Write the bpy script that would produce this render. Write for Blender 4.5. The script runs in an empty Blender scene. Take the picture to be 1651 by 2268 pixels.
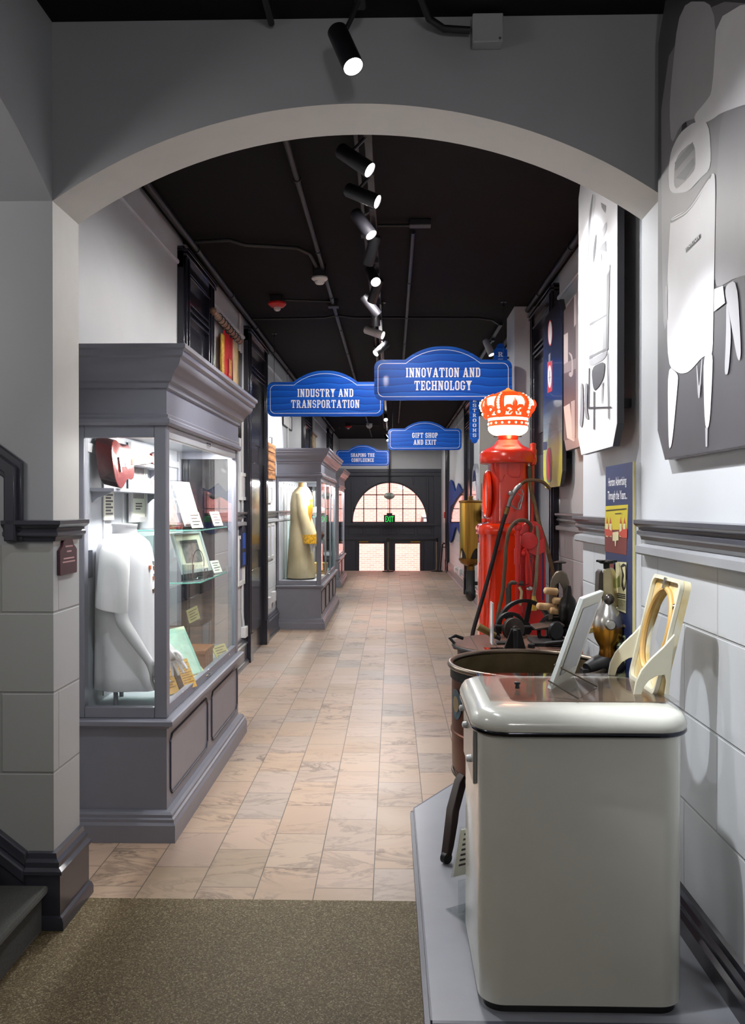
import bpy, bmesh, math, random
from mathutils import Vector, Matrix, Quaternion
random.seed(7)
S = bpy.context.scene
COL = S.collection
PI = math.pi
# ------------------------------------------------------------------ camera
FPX, EYE = 1900.0, 1.65
VPX, VPY = 43.5, 11.0            # corridor vanishing point, off the image centre
YAW = math.atan(VPX / FPX)
PIT = math.atan(VPY / math.hypot(FPX, VPX))
cam = bpy.data.objects.new('camera', bpy.data.cameras.new('camera'))
COL.objects.link(cam)
cam.location = (0, 0, EYE)
cam.rotation_euler = (PI / 2 - PIT, 0, YAW)
cam.data.sensor_fit = 'HORIZONTAL'
cam.data.sensor_width = 36
cam.data.lens = 36 * FPX / 1651
cam.data.clip_start = 0.05
S.camera = cam
# ------------------------------------------------------------------ colour management, world, daylight
S.view_settings.view_transform = 'Standard'
S.view_settings.look = 'None'
S.view_settings.exposure = 0.22
S.view_settings.gamma = 1
S.view_settings.use_curve_mapping = False
W = bpy.data.worlds.new('world'); S.world = W; W.use_nodes = True
bg = W.node_tree.nodes['Background']
bg.inputs[0].default_value = (0.75, 0.87, 1.0, 1); bg.inputs[1].default_value = 1.6


def lamp(name, kind, loc, energy, color=(1, 1, 1), aim=None, **kw):
    d = bpy.data.lights.new(name, kind); d.energy = energy; d.color = color
    for k, v in kw.items(): setattr(d, k, v)
    o = bpy.data.objects.new(name, d); COL.objects.link(o); o.location = loc
    if aim is not None:
        o.rotation_euler = (Vector(aim) - Vector(loc)).to_track_quat('-Z', 'Y').to_euler()
    return o


lamp('sun', 'SUN', (0, 0, 20), 10, (1.0, 0.94, 0.91), (-1.5, 10, 11), angle=0.02)
# unseen fill lights without fittings, added for lobby, stairs and corridor
WARM = (1.0, 0.965, 0.93); COOL = (0.93, 0.96, 1.0)
lamp('lobby_fill', 'POINT', (0.55, -1.3, 2.9), 45, WARM, shadow_soft_size=0.2)
lamp('stair_fill', 'POINT', (-2.5, 2.0, 2.6), 32, WARM, shadow_soft_size=0.25)
for y, e in ((4.9, 60), (6.9, 88), (9.15, 80), (11.6, 74), (14.5, 66), (18.0, 46), (20.7, 42), (23.3, 54)):
    lamp('corridor_fill', 'SPOT', (-0.12, y, 3.40), e, WARM, (-0.12, y + .25, 0), spot_size=3.08, spot_blend=0.35, shadow_soft_size=0.07)  # bare wide spots added under the track as ambient light

# ------------------------------------------------------------------ picture-to-place geometry
_f = Vector((-math.sin(YAW) * math.cos(PIT), math.cos(YAW) * math.cos(PIT), -math.sin(PIT)))
_r = Vector((math.cos(YAW), math.sin(YAW), 0)); _u = _r.cross(_f)
EYEV = Vector((0, 0, EYE))


def ray(x, y): return _f * FPX + _r * (x - 825.5) - _u * (y - 1134)
def at(x, y, Y):
    d = ray(x, y); return EYEV + d * (Y / d.y)
def onX(x, y, X):
    d = ray(x, y); return EYEV + d * (X / d.x)
def onZ(x, y, z):
    d = ray(x, y); return EYEV + d * ((z - EYE) / d.z)


# ------------------------------------------------------------------ materials
def lin(c):
    c = c / 255.0
    return c / 12.92 if c <= 0.04045 else ((c + 0.055) / 1.055) ** 2.4
def rgb(r, g, b): return (lin(r), lin(g), lin(b), 1)


class NT:
    def __init__(s, name):
        s.m = bpy.data.materials.new(name); s.m.use_nodes = True
        s.t = s.m.node_tree; s.n = s.t.nodes; s.b = s.n['Principled BSDF']
    def add(s, kind, **kw):
        n = s.n.new(kind)
        for k, v in kw.items(): setattr(n, k, v)
        return n
    def link(s, a, b): s.t.links.new(a, b)
    def mixc(s, fac, a, b, mode='MIX'):
        n = s.add('ShaderNodeMix', data_type='RGBA', blend_type=mode)
        for sock, v in ((n.inputs[0], fac), (n.inputs[6], a), (n.inputs[7], b)):
            if hasattr(v, 'is_linked'): s.link(v, sock)
            else: sock.default_value = v
        return n.outputs[2]
    def ramp(s, src, stops):
        n = s.add('ShaderNodeValToRGB'); e = n.color_ramp.elements
        while len(e) < len(stops): e.new(0.5)
        for q, (p, c) in zip(e, stops): q.position = p; q.color = c
        s.link(src, n.inputs[0]); return n.outputs[0]
    def noise(s, scale, detail=3, dist=0.0, vec=None, dims='3D'):
        n = s.add('ShaderNodeTexNoise'); n.noise_dimensions = dims
        n.inputs['Scale'].default_value = scale; n.inputs['Detail'].default_value = detail
        n.inputs['Distortion'].default_value = dist
        if vec is not None: s.link(vec, n.inputs['Vector'])
        return n
    def bump(s, h, strength=0.2, dist=0.01):
        n = s.add('ShaderNodeBump'); n.inputs['Strength'].default_value = strength
        n.inputs['Distance'].default_value = dist
        s.link(h, n.inputs['Height']); s.link(n.outputs[0], s.b.inputs['Normal'])
    def pos(s): return s.add('ShaderNodeNewGeometry').outputs['Position']


MATS = {}


def M(name, col, rough=0.5, metal=0.0, var=0.06, scale=9.0, bump=0.0, bscale=200.0, coat=0.0, emit=None, es=0.0, spec=0.5, sheen=0.0):
    if name in MATS: return MATS[name]
    t = NT(name); b = t.b
    c = col if len(col) == 4 else rgb(*col)
    obj = t.add('ShaderNodeTexCoord').outputs['Object']
    nz = t.noise(scale, 4, 0.3, obj)
    lo = tuple(max(0, v * (1 - var)) for v in c[:3]) + (1,)
    hi = tuple(min(1, v * (1 + var)) for v in c[:3]) + (1,)
    t.link(t.ramp(nz.outputs[0], ((0.3, lo), (0.7, hi))), b.inputs['Base Color'])
    b.inputs['Roughness'].default_value = rough; b.inputs['Metallic'].default_value = metal
    b.inputs['Coat Weight'].default_value = coat; b.inputs['Coat Roughness'].default_value = 0.06
    b.inputs['Specular IOR Level'].default_value = spec
    b.inputs['Sheen Weight'].default_value = sheen
    if emit:
        b.inputs['Emission Color'].default_value = rgb(*emit); b.inputs['Emission Strength'].default_value = es
    if bump: t.bump(t.noise(bscale, 2, 0, obj).outputs[0], bump, 0.004)
    MATS[name] = t.m; return t.m


def glass_mat(name, tint=(0.95, 0.98, 0.97), rough=0.0, gain=1.0, base=0.0):
    t = NT(name); t.n.remove(t.b)
    tr = t.add('ShaderNodeBsdfTransparent'); tr.inputs[0].default_value = (*tint, 1)
    gl = t.add('ShaderNodeBsdfGlossy'); gl.inputs['Roughness'].default_value = rough
    ge = t.add('ShaderNodeNewGeometry'); dt = t.add('ShaderNodeVectorMath', operation='DOT_PRODUCT')
    t.link(ge.outputs['Normal'], dt.inputs[0]); t.link(ge.outputs['Incoming'], dt.inputs[1])
    def ma(op, x, y=None, **k):
        n = t.add('ShaderNodeMath', operation=op)
        for q, v in zip(n.inputs, (x, y)):
            if v is None: continue
            if hasattr(v, 'is_linked'): t.link(v, q)
            else: q.default_value = v
        return n.outputs[0]
    sch = ma('POWER', ma('SUBTRACT', 1.0, ma('ABSOLUTE', dt.outputs['Value'])), 5.0)
    mu = ma('ADD', ma('MULTIPLY', sch, 0.9 * gain), 0.03 + base)
    mx = t.add('ShaderNodeMixShader'); t.link(mu, mx.inputs[0])
    t.link(tr.outputs[0], mx.inputs[1]); t.link(gl.outputs[0], mx.inputs[2])
    t.link(mx.outputs[0], t.n['Material Output'].inputs[0]); return t.m


def block_mat(name, axis, col):
    t = NT(name); sx = t.add('ShaderNodeSeparateXYZ'); t.link(t.pos(), sx.inputs[0])
    cb = t.add('ShaderNodeCombineXYZ')
    t.link(sx.outputs[axis], cb.inputs[0])
    ad = t.add('ShaderNodeMath', operation='ADD'); ad.inputs[1].default_value = 0.320 - 0.281
    t.link(sx.outputs[2], ad.inputs[0]); t.link(ad.outputs[0], cb.inputs[1])
    br = t.add('ShaderNodeTexBrick')
    br.inputs['Scale'].default_value = 1; br.inputs['Brick Width'].default_value = 0.62
    br.inputs['Row Height'].default_value = 0.3175; br.inputs['Mortar Size'].default_value = 0.006
    br.inputs['Mortar Smooth'].default_value = 0.6; br.inputs['Bias'].default_value = 0
    c = rgb(*col); t.link(cb.outputs[0], br.inputs['Vector'])
    br.inputs['Color1'].default_value = c; br.inputs['Color2'].default_value = tuple(v * 0.97 for v in c[:3]) + (1,)
    br.inputs['Mortar'].default_value = tuple(v * 0.80 for v in c[:3]) + (1,)
    t.link(br.outputs['Color'], t.b.inputs['Base Color']); t.b.inputs['Roughness'].default_value = 0.42
    nz = t.noise(140, 2); mt = t.add('ShaderNodeMath', operation='MULTIPLY_ADD')
    t.link(br.outputs['Fac'], mt.inputs[0]); mt.inputs[1].default_value = -1.0
    sc = t.add('ShaderNodeMath', operation='MULTIPLY'); sc.inputs[1].default_value = 0.12
    t.link(nz.outputs[0], sc.inputs[0]); t.link(sc.outputs[0], mt.inputs[2])
    t.bump(mt.outputs[0], 0.5, 0.006); return t.m


def marble_mat():
    t = NT('marble_tiles'); sx = t.add('ShaderNodeSeparateXYZ'); t.link(t.pos(), sx.inputs[0])
    cb = t.add('ShaderNodeCombineXYZ')
    def off(src, o, dst):
        n = t.add('ShaderNodeMath', operation='ADD'); n.inputs[1].default_value = o
        t.link(src, n.inputs[0]); t.link(n.outputs[0], dst)
    off(sx.outputs[1], 40.88 - 3.699 + 0.0, cb.inputs[0]); off(sx.outputs[0], 25.16 + 0.0814, cb.inputs[1])
    br = t.add('ShaderNodeTexBrick'); t.link(cb.outputs[0], br.inputs['Vector'])
    br.inputs['Scale'].default_value = 1; br.inputs['Brick Width'].default_value = 0.4088
    br.inputs['Row Height'].default_value = 0.2516; br.inputs['Mortar Size'].default_value = 0.0022
    br.inputs['Mortar Smooth'].default_value = 0.3
    br.inputs['Color1'].default_value = (0, 0, 0, 1); br.inputs['Color2'].default_value = (1, 1, 1, 1)
    br.inputs['Mortar'].default_value = (0.5, 0.5, 0.5, 1)
    rnd = br.outputs['Color']
    # veins: stretched noise, shifted per tile
    mp = t.add('ShaderNodeCombineXYZ')
    def scl(src, k, dst):
        n = t.add('ShaderNodeMath', operation='MULTIPLY'); n.inputs[1].default_value = k
        t.link(src, n.inputs[0]); t.link(n.outputs[0], dst)
    scl(sx.outputs[0], 1.0, mp.inputs[0]); scl(sx.outputs[1], 2.3, mp.inputs[1]); scl(rnd, 37.0, mp.inputs[2])
    n1 = t.noise(1.9, 9, 1.1, mp.outputs[0]); n1.inputs['Roughness'].default_value = 0.62
    n2 = t.noise(1.3, 3, 0.5, mp.outputs[0])
    v = t.ramp(n1.outputs[0], ((0.0, (0, 0, 0, 1)), (0.455, (0, 0, 0, 1)), (0.492, (.95, .95, .95, 1)), (0.515, (.3, .3, .3, 1)), (0.545, (0, 0, 0, 1)), (0.62, (0.25, 0.25, 0.25, 1)), (0.72, (0, 0, 0, 1))))
    msk = t.ramp(n2.outputs[0], ((0.36, (0.1, 0.1, 0.1, 1)), (0.62, (1, 1, 1, 1))))
    vm = t.mixc(1.0, v, msk, 'MULTIPLY')
    vm = t.mixc(1.0, vm, t.ramp(rnd, ((0.0, (.35,) * 3 + (1,)), (0.22, (1, 1, 1, 1)), (0.4, (.3,) * 3 + (1,)), (0.62, (.9,) * 3 + (1,)), (0.8, (.25,) * 3 + (1,)), (1.0, (.8,) * 3 + (1,)))), 'MULTIPLY')
    tone = t.ramp(n2.outputs[0], ((0.25, rgb(152, 134, 118)), (0.5, rgb(172, 150, 134)), (0.75, rgb(166, 140, 118))))
    tile = t.mixc(0.62, tone, t.ramp(rnd, ((0.0, rgb(192, 172, 154)), (0.2, rgb(182, 152, 126)), (0.4, rgb(190, 166, 150)), (0.55, rgb(160, 150, 142)), (0.7, rgb(186, 156, 138)), (0.85, rgb(170, 146, 120)), (1.0, rgb(150, 140, 130)))))
    c = t.mixc(vm, tile, rgb(92, 80, 74))
    c = t.mixc(br.outputs['Fac'], c, rgb(78, 70, 64))
    t.link(c, t.b.inputs['Base Color'])
    rr = t.ramp(n2.outputs[0], ((0.2, (0.34,) * 3 + (1,)), (0.8, (0.48,) * 3 + (1,))))
    t.link(rr, t.b.inputs['Roughness']); t.b.inputs['Specular IOR Level'].default_value = 0.4
    inv = t.add('ShaderNodeMath', operation='MULTIPLY'); inv.inputs[1].default_value = -1
    t.link(br.outputs['Fac'], inv.inputs[0]); t.bump(inv.outputs[0], 0.35, 0.003); return t.m


def terrazzo_mat():
    t = NT('terrazzo'); p = t.pos()
    v = t.add('ShaderNodeTexVoronoi'); v.inputs['Scale'].default_value = 230; t.link(p, v.inputs['Vector'])
    sx = t.add('ShaderNodeSeparateColor'); t.link(v.outputs['Color'], sx.inputs[0])
    c = t.ramp(sx.outputs[0], ((0.0, rgb(60, 50, 34)), (0.35, rgb(94, 79, 56)), (0.7, rgb(116, 101, 74)), (0.93, rgb(152, 138, 108)), (1.0, rgb(180, 170, 146))))
    n = t.noise(3.2, 4, 0.4, p)
    c = t.mixc(0.35, c, t.ramp(n.outputs[0], ((0.3, rgb(78, 66, 46)), (0.7, rgb(108, 94, 68)))))
    t.link(c, t.b.inputs['Base Color']); t.b.inputs['Roughness'].default_value = 0.6; t.b.inputs['Specular IOR Level'].default_value = 0.2; return t.m


def brick_mat(name, axis, c1, c2, mortar, bw=0.21, rh=0.07, ms=0.006):
    t = NT(name); sx = t.add('ShaderNodeSeparateXYZ'); t.link(t.pos(), sx.inputs[0])
    cb = t.add('ShaderNodeCombineXYZ'); t.link(sx.outputs[axis], cb.inputs[0]); t.link(sx.outputs[2], cb.inputs[1])
    br = t.add('ShaderNodeTexBrick'); t.link(cb.outputs[0], br.inputs['Vector'])
    br.inputs['Scale'].default_value = 1; br.inputs['Brick Width'].default_value = bw
    br.inputs['Row Height'].default_value = rh; br.inputs['Mortar Size'].default_value = ms
    br.inputs['Color1'].default_value = rgb(*c1); br.inputs['Color2'].default_value = rgb(*c2); br.inputs['Mortar'].default_value = rgb(*mortar)
    t.link(br.outputs['Color'], t.b.inputs['Base Color']); t.b.inputs['Roughness'].default_value = 0.85; return t.m


def wave_blue():
    t = NT('blue_sign_print'); p = t.add('ShaderNodeTexCoord').outputs['Object']
    w = t.add('ShaderNodeTexWave', wave_type='BANDS', bands_direction='Z', wave_profile='SAW')
    w.inputs['Scale'].default_value = 4.2; w.inputs['Distortion'].default_value = 2.6
    w.inputs['Detail'].default_value = 0.6; w.inputs['Detail Scale'].default_value = 0.9
    t.link(p, w.inputs['Vector'])
    c = t.ramp(w.outputs[0], ((0.0, rgb(4, 46, 128)), (0.16, rgb(8, 78, 178)), (0.7, rgb(10, 88, 192)), (1.0, rgb(22, 104, 206))))
    t.link(c, t.b.inputs['Base Color']); t.b.inputs['Roughness'].default_value = 0.45; t.b.inputs['Specular IOR Level'].default_value = 0.25
    t.b.inputs['Coat Weight'].default_value = 0.06; t.b.inputs['Coat Roughness'].default_value = 0.04; return t.m


def wood_mat(name, c1, c2, scale=6.0, axis='X', rough=0.4):
    t = NT(name); p = t.add('ShaderNodeTexCoord').outputs['Object']
    w = t.add('ShaderNodeTexWave', wave_type='BANDS', bands_direction=axis)
    w.inputs['Scale'].default_value = scale; w.inputs['Distortion'].default_value = 5; w.inputs['Detail'].default_value = 3
    t.link(p, w.inputs['Vector'])
    t.link(t.ramp(w.outputs[0], ((0.1, rgb(*c1)), (0.9, rgb(*c2)))), t.b.inputs['Base Color'])
    t.b.inputs['Roughness'].default_value = rough; return t.m


def brass_mat():
    t = NT('brushed_brass'); p = t.add('ShaderNodeTexCoord').outputs['Object']
    mp = t.add('ShaderNodeMapping'); mp.inputs['Scale'].default_value = (30, 30, 0.8); t.link(p, mp.inputs[0])
    n = t.noise(1.0, 4, 0.2, mp.outputs[0])
    t.link(t.ramp(n.outputs[0], ((0.3, rgb(150, 108, 40)), (0.7, rgb(206, 164, 84)))), t.b.inputs['Base Color'])
    t.b.inputs['Metallic'].default_value = 1; t.b.inputs['Roughness'].default_value = 0.34; return t.m


# ------------------------------------------------------------------ mesh builder
class MB:
    def __init__(s): s.bm = bmesh.new(); s.mi = 0
    def mat(s, i): s.mi = i; return s
    def face(s, vs):
        try:
            f = s.bm.faces.new(vs); f.material_index = s.mi; return f
        except ValueError: return None
    def v(s, p): return s.bm.verts.new(Vector(p))
    def poly(s, pts): s.face([s.v(p) for p in pts]); return s
    def box(s, x0, x1, y0, y1, z0, z1):
        v = [s.v((x, y, z)) for x in (x0, x1) for y in (y0, y1) for z in (z0, z1)]
        for q in ((0, 1, 3, 2), (4, 6, 7, 5), (0, 4, 5, 1), (2, 3, 7, 6), (0, 2, 6, 4), (1, 5, 7, 3)): s.face([v[i] for i in q])
        return s
    def obox(s, c, ux, uy, uz):          # oriented box: centre and half-axes
        c, ux, uy, uz = map(Vector, (c, ux, uy, uz))
        v = [s.v(c + ux * a + uy * b + uz * d) for a in (-1, 1) for b in (-1, 1) for d in (-1, 1)]
        for q in ((0, 1, 3, 2), (4, 6, 7, 5), (0, 4, 5, 1), (2, 3, 7, 6), (0, 2, 6, 4), (1, 5, 7, 3)): s.face([v[i] for i in q])
        return s
    def prism(s, pts, vec):
        vec = Vector(vec); a = [s.v(p) for p in pts]; b = [s.v(Vector(p) + vec) for p in pts]; n = len(a)
        s.face(a[::-1]); s.face(b)
        for i in range(n): s.face([a[i], a[(i + 1) % n], b[(i + 1) % n], b[i]])
        return s
    def loft(s, rings, closed=True, cap0=True, cap1=True):
        R = [[s.v(p) for p in r] for r in rings]; n = len(R[0])
        for a, b in zip(R, R[1:]):
            for i in range(n if closed else n - 1):
                s.face([a[i], a[(i + 1) % n], b[(i + 1) % n], b[i]])
        if cap0: s.face(R[0][::-1])
        if cap1: s.face(R[-1])
        return s
    def tube(s, pts, r, seg=10, caps=True, ell=1.0):
        pts = [Vector(p) for p in pts]; n = len(pts)
        rs = r if isinstance(r, (list, tuple)) else [r] * n
        T = []
        for i in range(n):
            d = pts[min(i + 1, n - 1)] - pts[max(i - 1, 0)]; T.append(d.normalized() if d.length > 1e-9 else Vector((0, 0, 1)))
        up = Vector((0, 0, 1)) if abs(T[0].z) < 0.9 else Vector((1, 0, 0))
        N = (up - T[0] * up.dot(T[0])).normalized(); rings = []
        for i in range(n):
            if i: N = (N - T[i] * N.dot(T[i])).normalized()
            B = T[i].cross(N)
            rings.append([pts[i] + (N * math.cos(2 * PI * k / seg) + B * math.sin(2 * PI * k / seg) * ell) * rs[i] for k in range(seg)])
        return s.loft(rings, True, caps, caps)
    def lathe(s, prof, c=(0, 0, 0), axis=(0, 0, 1), seg=32, caps=True):
        c = Vector(c); q = Vector((0, 0, 1)).rotation_difference(Vector(axis).normalized())
        rings = [[c + q @ Vector((r * math.cos(2 * PI * k / seg), r * math.sin(2 * PI * k / seg), z)) for k in range(seg)] for r, z in prof]
        return s.loft(rings, True, caps, caps)
    def cyl(s, p0, p1, r, seg=20):
        p0, p1 = Vector(p0), Vector(p1)
        return s.lathe([(r, 0), (r, (p1 - p0).length)], p0, p1 - p0, seg)
    def ball(s, c, r, sc=(1, 1, 1), seg=16, n=10):
        c = Vector(c); rings = []
        for i in range(1, n):
            t = PI * i / n
            rings.append([c + Vector((r * sc[0] * math.sin(t) * math.cos(2 * PI * k / seg), r * sc[1] * math.sin(t) * math.sin(2 * PI * k / seg), -r * sc[2] * math.cos(t))) for k in range(seg)])
        return s.loft(rings)
    def torus(s, c, R, r, axis=(0, 0, 1), seg=32, sub=8):
        c = Vector(c); q = Vector((0, 0, 1)).rotation_difference(Vector(axis).normalized())
        rings = [[c + q @ Vector(((R + r * math.cos(2 * PI * j / sub)) * math.cos(2 * PI * k / seg), (R + r * math.cos(2 * PI * j / sub)) * math.sin(2 * PI * k / seg), r * math.sin(2 * PI * j / sub))) for j in range(sub)] for k in range(seg)]
        rings.append(rings[0])
        return s.loft(rings, True, False, False)


def wloc(o):
    v = Vector((0, 0, 0))
    while o is not None: v += o.location; o = o.parent
    return v


def obj(name, mb, mats, parent=None, bevel=0.0, smooth=38, bseg=2, origin=None):
    bm = mb.bm
    off = wloc(parent) if parent else Vector((0, 0, 0))
    if origin is not None: off = off + (Vector(origin) - off)
    bmesh.ops.remove_doubles(bm, verts=bm.verts, dist=1e-6)
    bmesh.ops.recalc_face_normals(bm, faces=bm.faces)
    bmesh.ops.translate(bm, verts=bm.verts, vec=-off)
    me = bpy.data.meshes.new(name); bm.to_mesh(me); bm.free()
    for m in (mats if isinstance(mats, (list, tuple)) else [mats]): me.materials.append(m)
    o = bpy.data.objects.new(name, me); COL.objects.link(o)
    if parent: o.parent = parent
    if origin is not None: o.location = Vector(origin) - (wloc(parent) if parent else Vector((0, 0, 0)))
    if smooth:
        me.polygons.foreach_set('use_smooth', [True] * len(me.polygons)); me.set_sharp_from_angle(angle=math.radians(smooth))
    if bevel:
        b = o.modifiers.new('bevel', 'BEVEL'); b.width = bevel; b.segments = bseg; b.limit_method = 'ANGLE'; b.angle_limit = math.radians(40)
        b.harden_normals = False
    return o


def tag(o, label, cat, group=None):
    o['label'] = label; o['category'] = cat
    if group: o['group'] = group
    return o
def thing(name, label, cat, loc, group=None):
    o = bpy.data.objects.new(name, None); COL.objects.link(o); o.location = Vector(loc); o.empty_display_size = 0.1
    return tag(o, label, cat, group)
def struct(name, mb, mats, parent=None, **kw):
    o = obj(name, mb, mats, parent, **kw)
    if parent is None: o['kind'] = 'structure'
    return o
def copy_tree(o, parent=None):
    c = o.copy(); COL.objects.link(c)
    if parent: c.parent = parent
    for ch in list(o.children): copy_tree(ch, c)
    return c


def font_mesh(mb, text, org, ux, uz, height, width=None, align='C', depth=0.0008, bold=0.0):
    """lettering from Blender's built-in font, set as flat mesh on a plane"""
    cu = bpy.data.curves.new('lettering', 'FONT'); cu.body = text; cu.size = 1.0; cu.offset = bold; cu.resolution_u = 3
    to = bpy.data.objects.new('lettering', cu); COL.objects.link(to)
    dg = bpy.context.evaluated_depsgraph_get(); me = bpy.data.meshes.new_from_object(to.evaluated_get(dg))
    xs = [v.co.x for v in me.vertices]; ys = [v.co.y for v in me.vertices]
    x0, x1, y0, y1 = min(xs), max(xs), min(ys), max(ys)
    ky = height / (y1 - y0); kx = (width / (x1 - x0)) if width else ky
    ux, uz, org = Vector(ux), Vector(uz), Vector(org); nrm = ux.cross(uz) * depth
    sh = {'C': (x0 + x1) / 2, 'L': x0}[align]
    vs = [mb.v(org + ux * ((v.co.x - sh) * kx) + uz * ((v.co.y - y0) * ky) + nrm) for v in me.vertices]
    for p in me.polygons: mb.face([vs[i] for i in p.vertices])
    bpy.data.objects.remove(to); bpy.data.curves.remove(cu); bpy.data.meshes.remove(me)
    return mb


# slab-serif lettering of the blue signs
def rect(x0, y0, x1, y1): return [(x0, y0), (x1, y0), (x1, y1), (x0, y1)]
def ring(x0, x1, y0, y1, c=1.7, s=2.0, t=1.45, keep=range(8)):
    o = [(x0 + c, y0), (x1 - c, y0), (x1, y0 + c), (x1, y1 - c), (x1 - c, y1), (x0 + c, y1), (x0, y1 - c), (x0, y0 + c)]
    k = c * 0.62
    i = [(x0 + s + k * .5, y0 + t), (x1 - s - k * .5, y0 + t), (x1 - s, y0 + t + k * .5), (x1 - s, y1 - t - k * .5), (x1 - s - k * .5, y1 - t), (x0 + s + k * .5, y1 - t), (x0 + s, y1 - t - k * .5), (x0 + s, y0 + t + k * .5)]
    return [[o[q], o[(q + 1) % 8], i[(q + 1) % 8], i[q]] for q in keep]
def stem(x, lo=True, hi=True, s=2.0, e=0.75, h=1.15):
    r = [rect(x, 0, x + s, 10)]
    if lo: r.append(rect(x - e, 0, x + s + e, h))
    if hi: r.append(rect(x - e, 10 - h, x + s + e, 10))
    return r
GL = {
    'I': (stem(.75), 3.5), 'N': (stem(.75, True, True, 1.7) + stem(5.2, False, True, 1.7) + [[(.75, 10), (2.9, 10), (6.9, 0), (4.9, 0)]], 7.7),
    'O': (ring(0, 6.4, 0, 10), 6.4), 'D': (stem(.75) + ring(.75, 6.9, 0, 10, keep=(0, 1, 2, 3, 4)), 6.9),
    'C': (ring(0, 6.2, 0, 10, keep=(0, 1, 3, 4, 5, 6, 7)) + [rect(4.2, 6.6, 6.2, 8.4), rect(4.2, 1.6, 6.2, 3.4)], 6.2),
    'G': (ring(0, 6.4, 0, 10, keep=(0, 1, 3, 4, 5, 6, 7)) + [rect(4.4, 6.8, 6.4, 8.4), rect(4.4, 1.5, 6.4, 5), rect(3.4, 4.0, 7.0, 5.1)], 6.8),
    'U': (stem(.75, False) + stem(5.15, False) + ring(.75, 7.15, 0, 10, keep=(0, 1, 7)), 7.9), 'V': ([[(0.4, 10), (2.6, 10), (4.6, 0), (3.2, 0)], [(5.6, 10), (7.2, 10), (4.6, 0), (3.2, 0)], rect(-.2, 8.9, 3.2, 10), rect(4.8, 8.9, 8, 10)], 7.8),
    'A': ([[(.5, 0), (2.0, 0), (4.5, 10), (3.1, 10)], [(5.3, 0), (7.6, 0), (5.2, 10), (3.1, 10)], rect(1.8, 2.6, 6, 3.8), rect(-.2, 0, 2.8, 1.1), rect(4.6, 0, 8.2, 1.1)], 8),
    'T': (stem(2.9, True, False) + [rect(0, 8.6, 7.8, 10), rect(0, 6.8, 1.1, 10), rect(6.7, 6.8, 7.8, 10)], 7.8),
    'E': (stem(.75) + [rect(.75, 0, 6.2, 1.3), rect(.75, 8.7, 6.2, 10), rect(.75, 4.4, 4.9, 5.6), rect(5.1, 0, 6.2, 3), rect(5.1, 7, 6.2, 10), rect(4.0, 3.5, 4.9, 6.5)], 6.3),
    'F': (stem(.75) + [rect(.75, 8.7, 6.0, 10), rect(.75, 4.4, 4.9, 5.6), rect(4.9, 7, 6.0, 10), rect(4.0, 3.5, 4.9, 6.5)], 6.0),
    'L': (stem(.75) + [rect(.75, 0, 6.0, 1.3), rect(4.9, 0, 6.0, 3.4)], 6.1),
    'H': (stem(.75) + stem(5.2) + [rect(2, 4.4, 6, 5.7)], 8),
    'P': (stem(.75) + ring(.75, 6.6, 4.2, 10, keep=(0, 1, 2, 3, 4)), 6.6),
    'R': (stem(.75) + ring(.75, 6.5, 4.6, 10, keep=(0, 1, 2, 3, 4)) + [[(3.2, 5), (5.2, 5), (7.2, 0), (5.1, 0)], rect(4.8, 0, 7.8, 1.1)], 7.6),
    'S': (ring(0, 6, 4.4, 10, 1.5, 1.8, 1.35, keep=(0, 3, 4, 5, 6, 7)) + ring(0, 6, 0, 5.75, 1.5, 1.8, 1.35, keep=(0, 1, 2, 3, 4, 7)) + [rect(4.3, 6.9, 6, 8.5), rect(0, 1.5, 1.7, 3.1)], 6),
    'M': (stem(.75, True, True, 1.7) + stem(7.0, True, True, 1.9) + [[(.9, 10), (3, 10), (5.3, 2.4), (4.2, 2.4)], [(7, 10), (8.8, 10), (5.3, 2.4), (4.2, 2.4)]], 9.6),
    'X': ([[(.3, 10), (2.7, 10), (7.3, 0), (4.9, 0)], [(5.2, 10), (6.7, 10), (2.1, 0), (.6, 0)], rect(-.2, 8.9, 3.4, 10), rect(4.6, 8.9, 7.4, 10), rect(-.2, 0, 2.9, 1.1), rect(4.4, 0, 7.8, 1.1)], 7.6),
    'Y': (stem(2.9, True, False) + [[(.2, 10), (2.5, 10), (4.9, 4.2), (2.9, 4.2)], [(5.6, 10), (7.4, 10), (4.9, 4.2), (2.9, 4.2)], rect(-.3, 8.9, 3.2, 10), rect(4.8, 8.9, 8.0, 10)], 7.8),
}
def slab_width(s): return sum((GL[c][1] + 1.3) if c != ' ' else 4.2 for c in s) - 1.3
def slab(mb, s, org, ux, uz, h, width=None):
    org, ux, uz = Vector(org), Vector(ux), Vector(uz); n = ux.cross(uz)
    tw = slab_width(s); k = h / 10; kx = (width / tw) if width else k; x = -tw / 2
    for c in s:
        if c == ' ': x += 4.2; continue
        for i, p in enumerate(GL[c][0]):
            mb.poly([org + ux * ((x + a) * kx) + uz * (b * k) + n * (i * 5e-5) for a, b in p])
        x += GL[c][1] + 1.3
    return mb


def arc(cx, cz, r, a0, a1, n):
    return [(cx + r * math.cos(a0 + (a1 - a0) * i / n), cz + r * math.sin(a0 + (a1 - a0) * i / n)) for i in range(n + 1)]
def rrect(x0, x1, y0, y1, r, n=6):
    p = []
    for cx, cy, a in ((x1 - r, y0 + r, -PI / 2), (x1 - r, y1 - r, 0), (x0 + r, y1 - r, PI / 2), (x0 + r, y0 + r, PI)):
        p += arc(cx, cy, r, a, a + PI / 2, n)
    return p
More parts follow.
